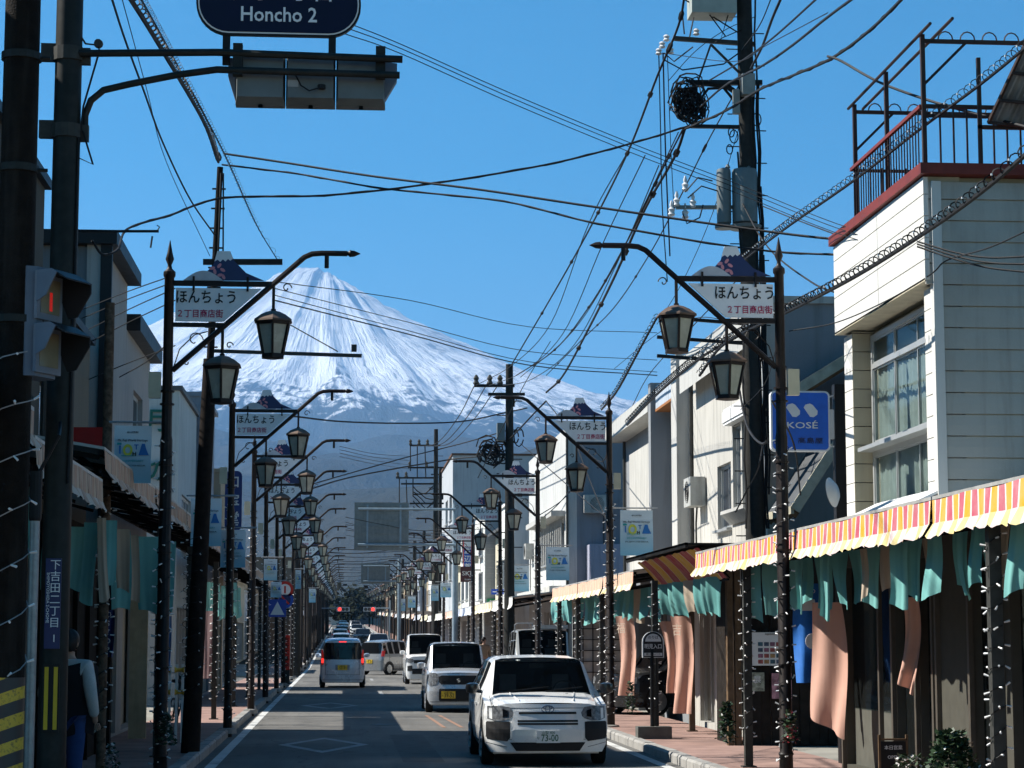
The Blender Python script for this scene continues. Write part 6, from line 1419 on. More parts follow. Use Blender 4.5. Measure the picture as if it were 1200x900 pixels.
# ------------------------------------------------------------------ cloth strips and banners
M_TEAL = cloth('teal_cloth', (.20, .47, .44), .1); M_TEAL2 = cloth('deep_teal_cloth', (.15, .39, .37), .1); M_BEI = cloth('beige_cloth', (.46, .38, .29), .12); M_PEACH = cloth('peach_cloth', (.60, .36, .28), .15)
rnd = random.Random(5)
def strip(px, Y, w_, ztop, zbot, m, label, rz=0, grp='cloth strips hanging under the pavement roofs', name='cloth_strip', cat='cloth', xy=None):
    p = at(px, 700, Y) if xy is None else Vector((*xy, 0)); b = MB(); ph = rnd.random() * 6; tw = rnd.uniform(-.5, .5)
    def f(u, v):
        z = ztop + (zbot - ztop) * v; x = (u - .5) * w_ * (1 - .12 * sin(v * 3 + ph)); y = (.013 * sin(u * 6.5 + ph) + .004 * sin(u * 15 + 2 * ph)) * (.4 + v) + .05 * v * sin(ph + v * 3)
        a = tw * v; bot = .04 * sin(u * 2.5 + ph) * (v ** 3)
        return (x * cos(a) - y * sin(a) + .05 * v * sin(ph * 2), x * sin(a) + y * cos(a), z - bot)
    b.grid(f, 14, 9)
    o = bpy.data.objects.new(name, b.mesh(name, m, Vector((0, 0, ztop)), 60)); COL.objects.link(o); o.location = (p.x, Y if xy is None else xy[1], ztop); o.rotation_euler = (0, 0, rz)
    o['label'] = label; o['category'] = cat
    if grp: o['group'] = grp
    return o
# near right: (px centre, px width, bottom py, colour, depth)
near = [(884, 13, 728, 't', 27.8), (903, 14, 724, 't', 26.8), (925, 18, 718, 't', 26.4), (946, 13, 705, 'd', 25.5), (965, 20, 712, 'd', 25.0), (968, 10, 724, 't', 24.5), (986, 20, 711, 'd', 24.6), (1003, 18, 704, 'd', 24.2), (1022, 18, 709, 't', 23.9), (1041, 12, 694, 'b', 23.6), (1055, 20, 710, 't', 23.2), (1073, 14, 700, 'd', 22.6), (1096, 20, 699, 't', 22.0), (1128, 15, 690, 'd', 21.2), (1127, 8, 703, 't', 21.5), (1161, 19, 697, 't', 20.0), (1177, 14, 695, 'b', 19.6), (1196, 16, 696, 't', 19.2), (1214, 16, 696, 't', 18.8), (938, 8, 716, 't', 26), (1012, 8, 700, 'b', 24), (1084, 8, 694, 'b', 22.4), (1147, 12, 688, 'd', 20.6)]
for k, (px, wpx, pyb, c, Y) in enumerate(sorted(near)):
    Y = (5.32 + .12 * (k % 3)) * 2500 / (px - 400); zb = at(px, pyb, Y).z; s = 2500 / Y
    nmc = {'t': 'bright teal', 'd': 'dark teal', 'b': 'beige'}[c]
    strip(px, Y, wpx / s * 1.4, 2.72 + .02 * (k % 3), zb, {'t': M_TEAL, 'd': M_TEAL2, 'b': M_BEI}[c], f'{nmc} cloth strip under the pink striped awning, {ordn(k)} from the left', rz=rnd.uniform(-1.15, -.7))
# mid right row (in front of R3/R4)
k = 0; px = 650
while px < 842:
    Y = 5.55 * 2500 / (px - 400) * (1 if px < 745 else 1.0); s = 2500 / Y
    wpx = 9 + (k * 7 % 4) if px > 745 else 6 + (k % 2)
    c = 'b' if k % 6 == 4 else ('d' if k % 2 else 't')
    strip(px, Y, wpx / s * 1.8, 2.68, 2.05 + .1 * rnd.random() - .0, {'t': M_TEAL, 'd': M_TEAL2, 'b': M_BEI}[c], f'{"beige" if c == "b" else "teal"} cloth strip in the middle right row, {ordn(min(k, 31))} from the left', rz=rnd.uniform(-1.1, -.7)); px += wpx * .95; k += 1
# left rows
lf = [(92, 18, 690, 'd', 26), (106, 16, 706, 'd', 25), (117, 10, 702, 'b', 24), (128, 14, 690, 'd', 24.5), (141, 14, 693, 'b', 26.5), (139, 20, 716, 'd', 27), (153, 12, 707, 'b', 28), (170, 22, 718, 'd', 28.5), (199, 11, 721, 'd', 30), (33, 8, 700, 'd', 19), (60, 16, 690, 'd', 22)]
for k, (px, wpx, pyb, c, Y) in enumerate(lf):
    zb = at(px, pyb, Y).z; s = 2500 / Y
    strip(px, Y, wpx / s * 1.15, 3.1, zb, {'t': M_TEAL, 'd': M_TEAL2, 'b': M_BEI}[c], f'{"teal" if c == "d" else "beige"} shaded cloth strip near the rusty post, {ordn(k)} in its row', rz=rnd.uniform(-.2, .5))
for k, (px, wpx, Y) in enumerate(((243, 6, 46.5), (249, 6, 47), (255, 5, 48), (262, 5, 50), (274, 5, 47), (279, 6, 52), (245, 5, 49), (252, 5, 51))):
    strip(px, Y, wpx / (2500 / Y) * 1.2, 2.95, 2.15 + .05 * (k % 3), M_TEAL, f'sunlit turquoise cloth strip in the left gap, {ordn(k)} from the left', rz=.3)
# peach banners
def banner(px, py0, py1, wpx, Y, m, label, bulge=0, sk=0, name='cloth_banner', rz=0.0, wk=1.0):
    p0, p1 = at(px, py0, Y), at(px, py1, Y); w_ = wpx * Y / 2500 * wk; b = MB()
    def f(u, v):
        x = (u - .5) * w_ * (1 + bulge * (1.5 * sin(pi * min(1, v * .8)) - .9) * (1 if u < .5 else .2)) + sk * v; z = (p1.z - p0.z) * v * (1 - .45 * bulge * (1 - u) * v)
        return (x, .05 * sin(u * 9 + v * 3) * (.3 + v) + .08 * sin(v * 4), z + .0)
    b.grid(f, 12, 16); o = bpy.data.objects.new(name, b.mesh(name, m, None, 60)); COL.objects.link(o); o.location = (p0.x, Y, p0.z); o.rotation_euler = (0, 0, rz); o['label'] = label; o['category'] = 'banner'; return o
o = banner(966, 706, 866, 34, 25.8, M_PEACH, 'large billowing peach cloth banner beside the blue banner', bulge=.35, sk=.06, rz=-.8, wk=1.45)
o = banner(1066, 700, 815, 16, 23.0, M_PEACH, 'narrow peach cloth banner seen between the shop door mullions', bulge=.3, sk=-.03, rz=-.8, wk=1.45)
o = banner(797, 722, 836, 20, 37.0, M_PEACH, 'peach banner with round crest between bus stop sign and brown post', sk=.08, rz=-.8, wk=1.45)
text('吉', .22, mat('faint_cream_ink', (.6, .48, .38), .8), o, (0, -.09, -.25))
o2 = banner(779, 728, 812, 12, 38.2, M_PEACH, 'darker peach banner just left of the crested banner', sk=.2, rz=-.8, wk=1.45)
o = banner(731, 722, 815, 18, 41.5, M_PEACH, 'peach banner behind the second right lamp post', sk=.1, rz=-.8, wk=1.45)
text('福', .22, mat('faint_cream_ink', (.6, .48, .38), .8), o, (0, -.09, -.25))
T = banner(950, 684, 800, 40, 26.6, mat('blue_banner_face', (.03, .17, .55), .6), 'blue printed banner behind the peach cloth beside the posters')
text('HERO', .07, M_SIGNW, T, (-.06, -.12, -.1)); b = MB(); b.prism([(-.14, -.2), (.02, -.2), (.04, -.34), (-.16, -.34)], -.125, -.12); b.build('white_block', M_SIGNW, T)
b = MB(); b.prism([(.1 * cos(t), -.72 + .1 * sin(t)) for t in [i * pi / 8 for i in range(16)]], -.1, -.09); b.build('white_disc', M_SIGNW, T)
o = banner(245, 716, 795, 16, 44.5, cloth('faded_mauve_cloth', (.32, .22, .22), .3), 'faded mauve cloth banner in the sunny gap on the left', rz=.3)
T = banner(196, 722, 786, 10, 31.0, mat('pale_blue_banner', (.22, .33, .55), .6), 'pale blue vertical banner with small characters under the left arcade')
for i, ch in enumerate('振込詐欺に注意'): text(ch, .085, M_NAVY, T, (0, -.1, -.08 - i * .1))
T = banner(128, 715, 770, 12, 27.5, M_NAVY, 'dark navy banner with white characters beyond the rusty post')
for i, ch in enumerate('のSTOP'): text(ch, .09, M_SIGNW, T, (0, -.1, -.06 - i * .11))

# world heritage banners
M_HB = bpy.data.materials.new('light_blue_banner'); n, l, bb = nodes_of(M_HB); oc = n.new('ShaderNodeTexCoord').outputs['Generated']; sp = n.new('ShaderNodeSeparateXYZ'); l.new(oc, sp.inputs[0])
l.new(mixcol(n, l, ramp_n(n, l, sp.outputs[2], [(0.05, 0.0), (.85, 1.0)]), (.22, .50, .66), (.66, .76, .80)), bb.inputs['Base Color']); bb.inputs['Roughness'].default_value = .6
M_YG = mat('leaf_yellow', (.6, .62, .08), .5); M_BL = mat('print_blue', (.03, .18, .5), .5); M_TL = mat('print_teal', (.03, .35, .36), .5)
def heritage(px0, px1, py0, py1, Y, label, lit=1):
    A, B_ = at(px0, py1, Y), at(px1, py0, Y); w_, h_ = B_.x - A.x, B_.z - A.z; bs = Vector(((A.x + B_.x) / 2, Y, A.z))
    T = thing('heritage_banner', label, 'banner', bs, group='light blue heritage banners hung on the lamps')
    b = MB(); b.grid(lambda u, v: ((u - .5) * w_, .02 * sin(v * 5 + u * 3), v * h_), 10, 14); f_ = b.build('banner_cloth', M_HB, T, smooth=60)
    b = MB(); b.tube([(-w_ * .65, 0, h_ + .04), (w_ * .65, 0, h_ + .04)], .015, 6); b.tube([(w_ * .62 if px0 < 400 else -w_ * .62, 0, h_ + .04), (w_ * .95 if px0 < 400 else -w_ * .95, 0, h_ + .04)], .02, 6); b.build('hanging_rod', M_GALV, T)
    text('Mt. Fuji World Heritage', h_ * .06, M_INK, f_, (0, -.028, h_ * .74), wid=w_ * .8)
    text('1', h_ * .2, M_BL, f_, (-w_ * .34, -.03, h_ * .57), bold=.003); text('T', h_ * .12, M_BL, f_, (w_ * .1, -.03, h_ * .62), bold=.002); text('H', h_ * .1, M_INK, f_, (w_ * .05, -.03, h_ * .5), bold=.002)
    b = MB(); N = 20
    for i in range(N):
        a0, a1 = 2 * pi * i / N, 2 * pi * (i + 1) / N
        b.add([(-w_ * .13 + cos(a) * r_ * w_, -.03, h_ * .57 + sin(a) * r_ * w_ * 1.25) for a, r_ in ((a0, .13), (a1, .13), (a1, .07), (a0, .07))], [(0, 1, 2, 3)])
    b.build('zero_figure', M_YG, f_)
    b = MB(); b.prism([(w_ * .16, h_ * .48), (w_ * .44, h_ * .48), (w_ * .36, h_ * .6), (w_ * .33, h_ * .68), (w_ * .25, h_ * .68)], -.032, -.028); b.build('mountain_print', M_BL, f_)
    b = MB(); b.box(-w_ * .42, -w_ * .3, -.031, -.028, h_ * .66, h_ * .7); b.box(-w_ * .3, w_ * .1, -.031, -.028, h_ * .465, h_ * .48); b.build('teal_print', M_TL, f_)
    text('ANNIVERSARY', h_ * .05, M_TL, f_, (0, -.028, h_ * .38), wid=w_ * .6); text('FUJIYOSHIDA', h_ * .04, M_INK, f_, (0, -.028, h_ * .3), wid=w_ * .7); text('富士山世界遺産', h_ * .035, M_INK, f_, (0, -.028, h_ * .88), wid=w_ * .3)
heritage(727, 765, 598, 651, 39.9, 'heritage banner on the second right lamp in front of the grey fins')
heritage(640, 667, 641, 680, 54.7, 'heritage banner in front of the big pale block')
heritage(598, 620, 663, 693, 68.6, 'heritage banner right of the green pharmacy sign')
heritage(133, 178, 499, 566, 24.9, 'large heritage banner above the left awnings beside the nearest lamp post')
heritage(223, 260, 584, 640, 33.5, 'shaded heritage banner behind the leaning pole')
heritage(258, 288, 621, 665, 39.2, 'heritage banner below the dark blue vertical sign')
for k, (a, c, d, e, Y) in enumerate(((516, 529, 683, 700, 84), (505, 514, 686, 704, 95), (478, 487, 699, 712, 130), (468, 475, 702, 716, 150), (362, 370, 690, 706, 95), (346, 353, 668, 690, 70), (309, 325, 655, 680, 49.1), (317, 330, 682, 700, 58.2))):
    heritage(a, c, d, e, Y, ['heritage banner by the mast of the large road sign', 'heritage banner left of the road sign mast', 'small distant heritage banner in the right row', 'smallest distant heritage banner in the right row', 'distant heritage banner far down the left row', 'heritage banner over the left traffic signs', 'heritage banner on the third left lamp', 'heritage banner on the fourth left lamp'][k])

# ------------------------------------------------------------------ signs
def sign(name, label, x, y, z, w_, h_, m, r=.03, post=None, rim=None, cat='sign'):
    T = thing(name, label, cat, (x, y, z))
    if rim: b = MB(); b.prism(rrect(w_ + .05, h_ + .05, r + .02, z0=-.025), -.05, .05); b.build('rim', rim, T)
    b = MB(); b.prism(rrect(w_, h_, r), -.056 if rim else -.02, .056 if rim else .02); b.build('face', m, T)
    return T
A, B_ = at(905, 527, 28.3), at(969, 461, 28.3)
w_, h_ = B_.x - A.x, B_.z - A.z
T = sign('shop_sign', 'square bright blue shop sign with white rim beside the cream building', (A.x + B_.x) / 2, 28.3, A.z, w_, h_, mat('bright_blue', (.01, .13, .62), .35), .05, rim=M_SIGNW)
text('KOSÉ', .12, M_SIGNW, T, (.02, -.062, h_ * .42), wid=.42, bold=.001); text('髙島屋', .085, M_NAVY, T, (.13, -.062, h_ * .15), wid=.34)
for cx_ in (.14, -.1):
    b = MB(); c = (cx_, h_ * .68); P = [(-.095, .045), (-.07, .085), (-.01, .1), (.03, .08), (.095, .0), (.09, -.05), (.04, -.085), (-.01, -.08)]; b.prism([(c[0] + x, c[1] + z) for x, z in P], -.064, -.057); b.build('logo_petal', M_SIGNW, T)
b = MB(); b.box(w_ / 2 + .03, w_ / 2 + .1, -.04, .04, .15, .55); b.bar((w_ / 2 + .02, 0, .72), (w_ / 2 + .2, 0, .78), .02); b.bar((w_ / 2 + .02, 0, .05), (w_ / 2 + .2, 0, .05), .02); b.build('bracket', M_WHITE, T)
T = thing('sign_post', 'black square post behind the blue shop sign', 'post', (at(983, 500, 28.3).x, 28.3, .1))
b = MB(); b.box(-.07, .09, -.08, .08, 0, at(983, 451, 28.3).z - .1); b.build('shaft', M_BLACK, T)
c = at(975, 577, 27.6)
T = thing('satellite_dish', 'white satellite dish on the side of the black sign post', 'satellite dish', c)
b = MB(); b.lathe([(.0, .06), (.12, .045), (.19, .0), (.2, .0), (.12, .06), (0, .075)], 22, caps=False); R_ = Matrix.Rotation(radians(75), 3, 'Y') @ Matrix.Rotation(radians(30), 3, 'X'); b.v = [Matrix.Rotation(radians(-35), 3, 'Z') @ (Matrix.Rotation(radians(80), 3, 'Y') @ v) for v in b.v]; b.build('dish', M_WHITE, T, smooth=40)
b = MB(); b.tube([(.0, 0, 0), (.1, .1, -.1), (.12, .4, -.12)], .015, 6); b.build('arm', M_GALV, T)
c = at(548, 682, 92); T = sign('shop_sign', 'dark red square sign with white lettering beside the road sign mast', c.x, 92, c.z, .62, .66, mat('dark_red_sign', (.06, .008, .01), .4), .01)
text('SKⅡ', .26, M_SIGNW, T, (0, -.03, .36), wid=.46); text('渡辺薬局', .07, M_SIGNW, T, (0, -.03, .1))
c = at(582, 697, 86); T = sign('one_way_sign', 'blue one-way sign with white arrow beside the service pole', c.x, 85.5, c.z, .5, .22, mat('traffic_blue', (.01, .07, .42), .4), .01, cat='road sign')
b = MB(); b.prism([(-.2, .09), (.05, .09), (.05, .04), (.2, .11), (.05, .18), (.05, .13), (-.2, .13)], -.03, -.021); b.build('arrow', M_SIGNW, T)
A, B_ = at(263, 622, 40.5), at(284, 552, 40.5); hh_ = B_.z - A.z
T = sign('vertical_sign', 'tall dark blue vertical sign with white characters left of the second lamp', (A.x + B_.x) / 2, 40.5, A.z, B_.x - A.x, hh_, mat('vertical_blue', (.01, .04, .2), .4), .1)
for i, ch in enumerate('口宝堂'): text(ch, .24, M_SIGNW, T, (0, -.03, hh_ - .22 - i * .34), bold=.004)
A, B_ = at(332, 785, 76), at(339, 744, 76); hh_ = B_.z - A.z
T = sign('roadwork_sign', 'red vertical roadwork notice board standing on the left pavement', (A.x + B_.x) / 2, 76, A.z, .24, hh_, mat('notice_red', (.72, .05, .03), .5), .01)
for i, ch in enumerate('右折工事中'): text(ch, .19, M_INK, T, (0, -.03, hh_ - .18 - i * .22), bold=.004)
b = MB(); b.box(-.12, .12, -.02, .02, -.45, 0); b.box(-.2, .2, -.15, .15, .12 - A.z, .16 - A.z); b.box(-.1, -.07, -.01, .01, .16 - A.z, 0); b.box(.07, .1, -.01, .01, .16 - A.z, 0); b.build('stand', M_GREYP, T)
for (px, py, nm, lb, m_) in ((334, 691, 'no_parking_sign', 'round red-rimmed traffic sign over the left pavement', mat('sign_red', (.5, .04, .03), .5)), (334, 703, 'round_sign', 'round blue traffic sign below the red-rimmed one', mat('traffic_blue', (.01, .07, .42), .4))):
    c = at(px, py, 72); T = thing(nm, lb, 'road sign', (c.x, 72, c.z)); b = MB(); b.prism([(.28 * cos(t), .28 * sin(t)) for t in [i * pi / 12 for i in range(24)]], -.012, .012); b.build('face', m_, T)
    b = MB(); b.prism([(.19 * cos(t), .19 * sin(t)) for t in [i * pi / 12 for i in range(24)]], -.016, -.0125); b.build('inner_disc', M_SIGNW if 'no' in nm else M_NAVY, T)
    b = MB(); b.box(-.03, .03, -.02, -.0165, -.12, .12) if 'no' in nm else b.obox((0, -.018, 0), (.4, .006, .05), Matrix.Rotation(.8, 3, 'Y')); b.build('symbol', mat('sign_red', (.5, .04, .03), .5), T)
c = at(325, 723, 62); T = sign('crossing_sign', 'blue pedestrian crossing sign under the left arcade edge', c.x, 62, c.z, .5, .5, mat('traffic_blue', (.01, .07, .42), .4), .02, cat='road sign')
b = MB(); b.prism([(-.2, .06), (.2, .06), (0, .44)], -.026, -.021); b.build('triangle', M_SIGNW, T)
# bus stop
sx, sy = at(766, 860, 35.2).x, 35.2
T = thing('bus_stop_sign', 'round-topped bus stop sign on a black post with concrete block', 'bus stop', (sx, sy, .12))
b = MB(); b.box(-.28, .28, -.16, .16, 0, .2); b.build('base_block', mat('stained_concrete', (.12, .12, .11), .9, grime=.5, var=.2), T)
b = MB(); b.tube([(-.02, 0, .2), (-.02, 0, 1.45)], .035, 10); b.tube([(.06, .02, .2), (.06, .02, 1.45)], .012, 6); b.build('post', M_BLACK, T)
P = [(-.17, 1.32), (.17, 1.32), (.17, 1.58)] + [(.17 * cos(t), 1.58 + .17 * sin(t)) for t in [i * pi / 12 for i in range(13)]] + [(-.17, 1.58)]
b = MB(); b.prism([(x * 1.06, z) for x, z in P], -.02, .02); b.build('rim', M_SIGNW, T); b = MB(); b.prism([(x * .95, 1.33 + (z - 1.32) * .965) for x, z in P], -.024, -.0205); fc = b.build('face', mat('busstop_face', (.03, .03, .03), .5), T)
b = MB(); b.prism([(x * .78, 1.6 + (z - 1.6) * .75) for x, z in P if z >= 1.58], -.028, -.0245); b.box(-.15, .15, -.028, -.0245, 1.35, 1.40); b.build('white_panel', M_SIGNW, fc)
text('のりば', .06, M_INK, fc, (0, -.031, 1.65)); text('明見入口', .085, M_SIGNW, fc, (0, -.027, 1.5), wid=.28, bold=.001); text('富士急バス', .035, M_INK, fc, (0, -.031, 1.375), wid=.24)
# posters on the dark plank wall
A, B_ = at(882, 780, 32.9), at(926, 741, 32.9)
T = thing('photo_board', 'white board of small sunset photographs on the dark plank wall', 'notice board', ((A.x + B_.x) / 2, 32.92, A.z)); w_, h_ = B_.x - A.x, B_.z - A.z
b = MB(); b.box(-w_ / 2, w_ / 2, -.01, .01, 0, h_); b.build('board', M_SIGNW, T)
PC = [(.30, .07, .06), (.06, .09, .14), (.34, .2, .08), (.25, .1, .16), (.05, .12, .16)]
for r in range(4):
    for c_ in range(4): b = MB(); x0 = -w_ / 2 + .09 + c_ * .095; b.box(x0, x0 + .075, -.014, -.0105, .03 + r * .09, .09 + r * .09); b.build('photograph', mat(f'photo_{(r * 3 + c_ * 2) % 5}', PC[(r * 3 + c_ * 2) % 5], .4, var=.6, scale=25), T)
text('FUJI PHOTO', .035, M_INK, T, (0, -.013, h_ - .03))
for (x0, x1, y0_, y1_, lb, c1) in ((880, 896, 788, 810, 'small grey poster on the dark plank wall', (.3, .32, .25)), (905, 928, 789, 819, 'pink and blue festival poster on the dark plank wall', (.42, .22, .26))):
    A, B_ = at(x0, y1_, 32.9), at(x1, y0_, 32.9); T = thing('poster', lb, 'poster', ((A.x + B_.x) / 2, 32.93, A.z)); b = MB(); b.box(A.x - (A.x + B_.x) / 2, B_.x - (A.x + B_.x) / 2, -.004, .004, 0, B_.z - A.z); b.build('sheet', mat('poster_' + str(x0), c1, .6, var=.7, scale=14), T)
    text('祭' if x0 > 900 else '展', .12, M_SIGNW, T, (0, -.006, (B_.z - A.z) * .6))
# chalk board and planter shrub by the shop
c = at(1047, 897, 22.9)
T = thing('chalk_board', 'small black chalkboard easel at the shop door', 'chalkboard', (c.x, 22.9, .12))
b = MB(); b.box(-.14, .14, -.01, .01, .25, .55); b.build('board', M_BLACK, T); b = MB()
for s_ in (-1, 1): b.box(s_ * .15 - .012, s_ * .15 + .012, -.015, .015, 0, .62)
b.box(-.15, .15, -.015, .015, .56, .58); b.build('frame', M_WOOD, T); text('本日営業', .05, M_SIGNW, T, (0, -.013, .48)); text('OPEN', .05, M_SIGNW, T, (0, -.013, .38))
# shutters / dark door at R3 handled by the house; traffic signals far away
M_SIGHD = mat('bright_signal_back', (.6, .62, .62), .4)
for k, (px, py, Y) in enumerate(((398, 714, 212), (437, 714, 214))):
    c = at(px, py, Y); s_ = -1 if k == 0 else 1; T = thing('traffic_signal', f'distant horizontal traffic signal showing red, {"left" if k == 0 else "right"} one', 'traffic signal', c)
    b = MB(); b.box(-.3, 1.0, -.1, .1, -.22, .22) if k == 0 else b.box(-.95, .3, -.1, .1, -.22, .22); b.build('housing', M_SIGHD, T)
    for i in range(3):
        b = MB(); cx_ = (0 if k == 0 else 0) + i * .36 * (1 if k == 0 else -1); b.prism([(cx_ + .17 * cos(t), .17 * sin(t)) for t in [j * pi / 8 for j in range(16)]], -.13, -.101); b.build('lens', emit('red_lens_far', (.9, .04, .03), 1.3) if i == 0 else mat('dead_lens', (.08, .08, .07), .2), T)
    b = MB(); xo = -3.4 if k == 0 else 2.6
    px_ = -2.05 - c.x if k == 0 else 4.8 - c.x; b.tube([(0, .12, .1), (px_, .12, .1)], .06, 8); b.tube([(px_, .12, zg(Y) - c.z), (px_, .12, .9)], .1, 10); b.build('mast', M_MAST, T)

# ------------------------------------------------------------------ left arcade odds and ends
T = thing('guard_fence', 'white pipe fence with yellow corner caps under the left arcade', 'fence', (-3.0, 43.3, .1))
for k, px in enumerate((192, 199, 207, 214)):
    p = at(px, 800, 34.5); b = MB(); b.box(p.x + 3.0 - .02, p.x + 3.0 + .02, -8.82, -8.78, 0, 1.25); b.build('upright', M_WHITE, T)
for px0, px1 in ((190, 200), (205, 216)):
    for py in (785, 811):
        a_, c_ = at(px0, py, 34.5), at(px1, py, 34.5); b = MB(); b.tube([(a_.x + 3.0, -8.85, a_.z - .1), (a_.x + 3.04, -8.85, a_.z - .1), (c_.x + 2.96, -8.85, c_.z - .1), (c_.x + 3.0, -8.85, c_.z - .1)], [.05, .03, .03, .05], 8); b.build('yellow_joint', mat('yellow_cap', (.65, .38, .05), .5), T)
b = MB(); 
A, B_ = at(151, 835, 36), at(174, 718, 36); b.box(A.x, B_.x, 35.9, 36.0, .1, 3.1)
solo('wall_panel', b, mat('beige_panel_wall', (.42, .34, .22), .8, streak=.3), 'beige wall panel showing under the left arcade beyond the rusty post', 'wall', loc=(A.x, 36, .1))
b = MB(); b.box(-3.74, -3.5, 26.8, 33.4, .1, 3.3)
for k in range(5): b.box(-3.5, -3.44, 27 + k * 1.4, 27.08 + k * 1.4, .1, 2.8)
solo('shop_partition', b, M_DKWOOD, 'dark timber shop partition under the left arcade', 'partition', loc=(-3.6, 30, .1))
T = thing('bicycle', 'dark bicycle parked under the left arcade by the pavement edge', 'bicycle', (-2.75, 37.5, .12), radians(80))
for xx in (-.5, .5):
    b = MB(); b.tube([(xx + .3 * cos(t), 0, .32 + .3 * sin(t)) for t in [i * pi / 12 for i in range(25)]], .018, 6)
    for i in range(6): t = i * pi / 6; b.tube([(xx + .29 * cos(t), 0, .32 + .29 * sin(t)), (xx - .29 * cos(t), 0, .32 - .29 * sin(t))], .003, 3)
    b.build('wheel', M_TYRE, T)
b = MB(); 
for p, q in (((-.5, 0, .32), (-.15, 0, .32)), ((-.15, 0, .32), (-.28, 0, .85)), ((-.15, 0, .32), (.35, 0, .8)), ((-.24, 0, .7), (.33, 0, .9)), ((-.5, 0, .32), (-.25, 0, .75)), ((.5, 0, .32), (.32, 0, 1.0))): b.tube([p, q], .017, 6)
b.build('frame', M_BLACK, T); b = MB(); b.lathe([(.02, -.03), (.1, 0), (.08, .04)], 10, (-.29, 0, .9)); b.build('saddle', M_TRIM, T); b = MB(); b.tube([(.2, -.25, 1.05), (.32, -.05, 1.02), (.32, .05, 1.02), (.2, .25, 1.05)], .013, 6); b.build('handlebar', M_GALV, T)
b = MB(); b.box(-.15, .15, -.12, .12, 0, .3); b.v = [v + Vector((.45, 0, .72)) for v in b.v]; b.build('basket', M_GREYP, T)

# flower ornaments tied to posts: leaves joined into one part
def ornament(px, py0, py1, Y, label, cols, seed, R0=.14):
    rn = random.Random(seed); p0, p1 = at(px, py1, Y), at(px, py0, Y); T = thing('garland', label, 'garland', (p0.x, Y - .1, p0.z), group=None); H_ = p1.z - p0.z
    for ci, (nm, m_, cnt, sz) in enumerate(cols):
        b = MB()
        for k in range(cnt):
            v = rn.random(); a = rn.random() * 6.28; r_ = R0 * (1 - .6 * v) * rn.uniform(.4, 1.0); c = Vector((r_ * cos(a), r_ * sin(a), v * H_)); d = Vector((rn.uniform(-1, 1), rn.uniform(-1, 1), rn.uniform(-.6, 1))).normalized(); u = d.cross(Vector((0, 0, 1))).normalized() * sz * .45
            b.add([c, c + d * sz * .5 + u, c + d * sz, c + d * sz * .5 - u], [(0, 1, 2, 3)])
        b.build(nm, m_, T, kind='stuff')
LF = mat('dark_leaf', (.03, .055, .025), .5, var=.5, scale=30); FLW = mat('white_flower', (.7, .68, .66), .6); FLR = mat('red_flower', (.45, .05, .07), .6)
ornament(850, 825, 868, 27.4, 'dark leafy garland with white flowers tied to the second arcade post', [('leaves', LF, 260, .07), ('flowers', FLW, 26, .04)], 1, .13)
ornament(924, 835, 868, 23.9, 'garland with red flowers tied to the nearest right lamp post', [('leaves', LF, 120, .06), ('flowers', FLR, 60, .04), ('buds', FLW, 20, .04)], 2, .1)
ornament(1112, 858, 915, 17.0, 'dark conical shrub at the foot of the nearest arcade post', [('leaves', LF, 900, .06), ('flowers', FLW, 60, .035)], 3, .26)
ornament(738, 800, 835, 35.6, 'small garland on the third arcade post beside the bus stop', [('leaves', LF, 160, .06), ('flowers', FLW, 14, .035)], 4, .1)
ornament(195, 835, 872, 24.5, 'garland with pale flowers at the foot of the nearest left lamp', [('leaves', LF, 160, .06), ('flowers', FLW, 30, .035)], 5, .13)
ornament(1062, 885, 915, 22.0, 'low potted white flowers beside the chalkboard', [('leaves', LF, 200, .06), ('flowers', FLW, 90, .045)], 6, .3)
ornament(130, 872, 905, 24.0, 'low white flowers by the rusty post', [('leaves', LF, 80, .05), ('flowers', FLW, 60, .035)], 7, .12)

# ------------------------------------------------------------------ wall fittings, far clutter
def aircon(x, y, z, label, side=1, axis='x'):
    T = thing('air_conditioner', label, 'air conditioner', (x, y, z), 0, None)
    dx, dy = (.3, .8) if axis == 'x' else (.8, .3)
    b = MB(); b.box(-dx / 2, dx / 2, -dy / 2, dy / 2, 0, .56); b.build('casing', mat('aircon_casing', (.42, .42, .39), .5, grime=.5, streak=.4), T)
    b = MB()
    for i in range(5): r_ = .05 + i * .04; P = [((-.155 * side, r_ * cos(t), .28 + r_ * sin(t)) if axis == 'x' else (r_ * cos(t), -.155, .28 + r_ * sin(t))) for t in [k * pi / 8 for k in range(17)]]; b.tube(P, .006, 4)
    b.build('fan_grille', M_TRIM, T)
    b = MB(); b.tube([(dx * .3, dy * .3, .1), (dx * .3, dy * .5, -.3), (dx * .3, dy * .5, -1.2)], .02, 6); b.build('drain_hose', M_GREYP, T)
aircon(6.85, 41.2, 4.3, 'air conditioner unit on the white stucco wall near its pillar')
aircon(9.2, 21.3, 3.5, 'air conditioner unit on the siding wall at the right edge', axis='y')
aircon(6.85, 78.4, 4.6, 'air conditioner unit at the far end of the large pale block')
aircon(7.9, 66.1, 5.6, 'air conditioner unit on the shaded side of the large pale block', axis='y')
aircon(-4.9, 33.85, 5.3, 'air conditioner unit on the grey metal panelled building', axis='y')
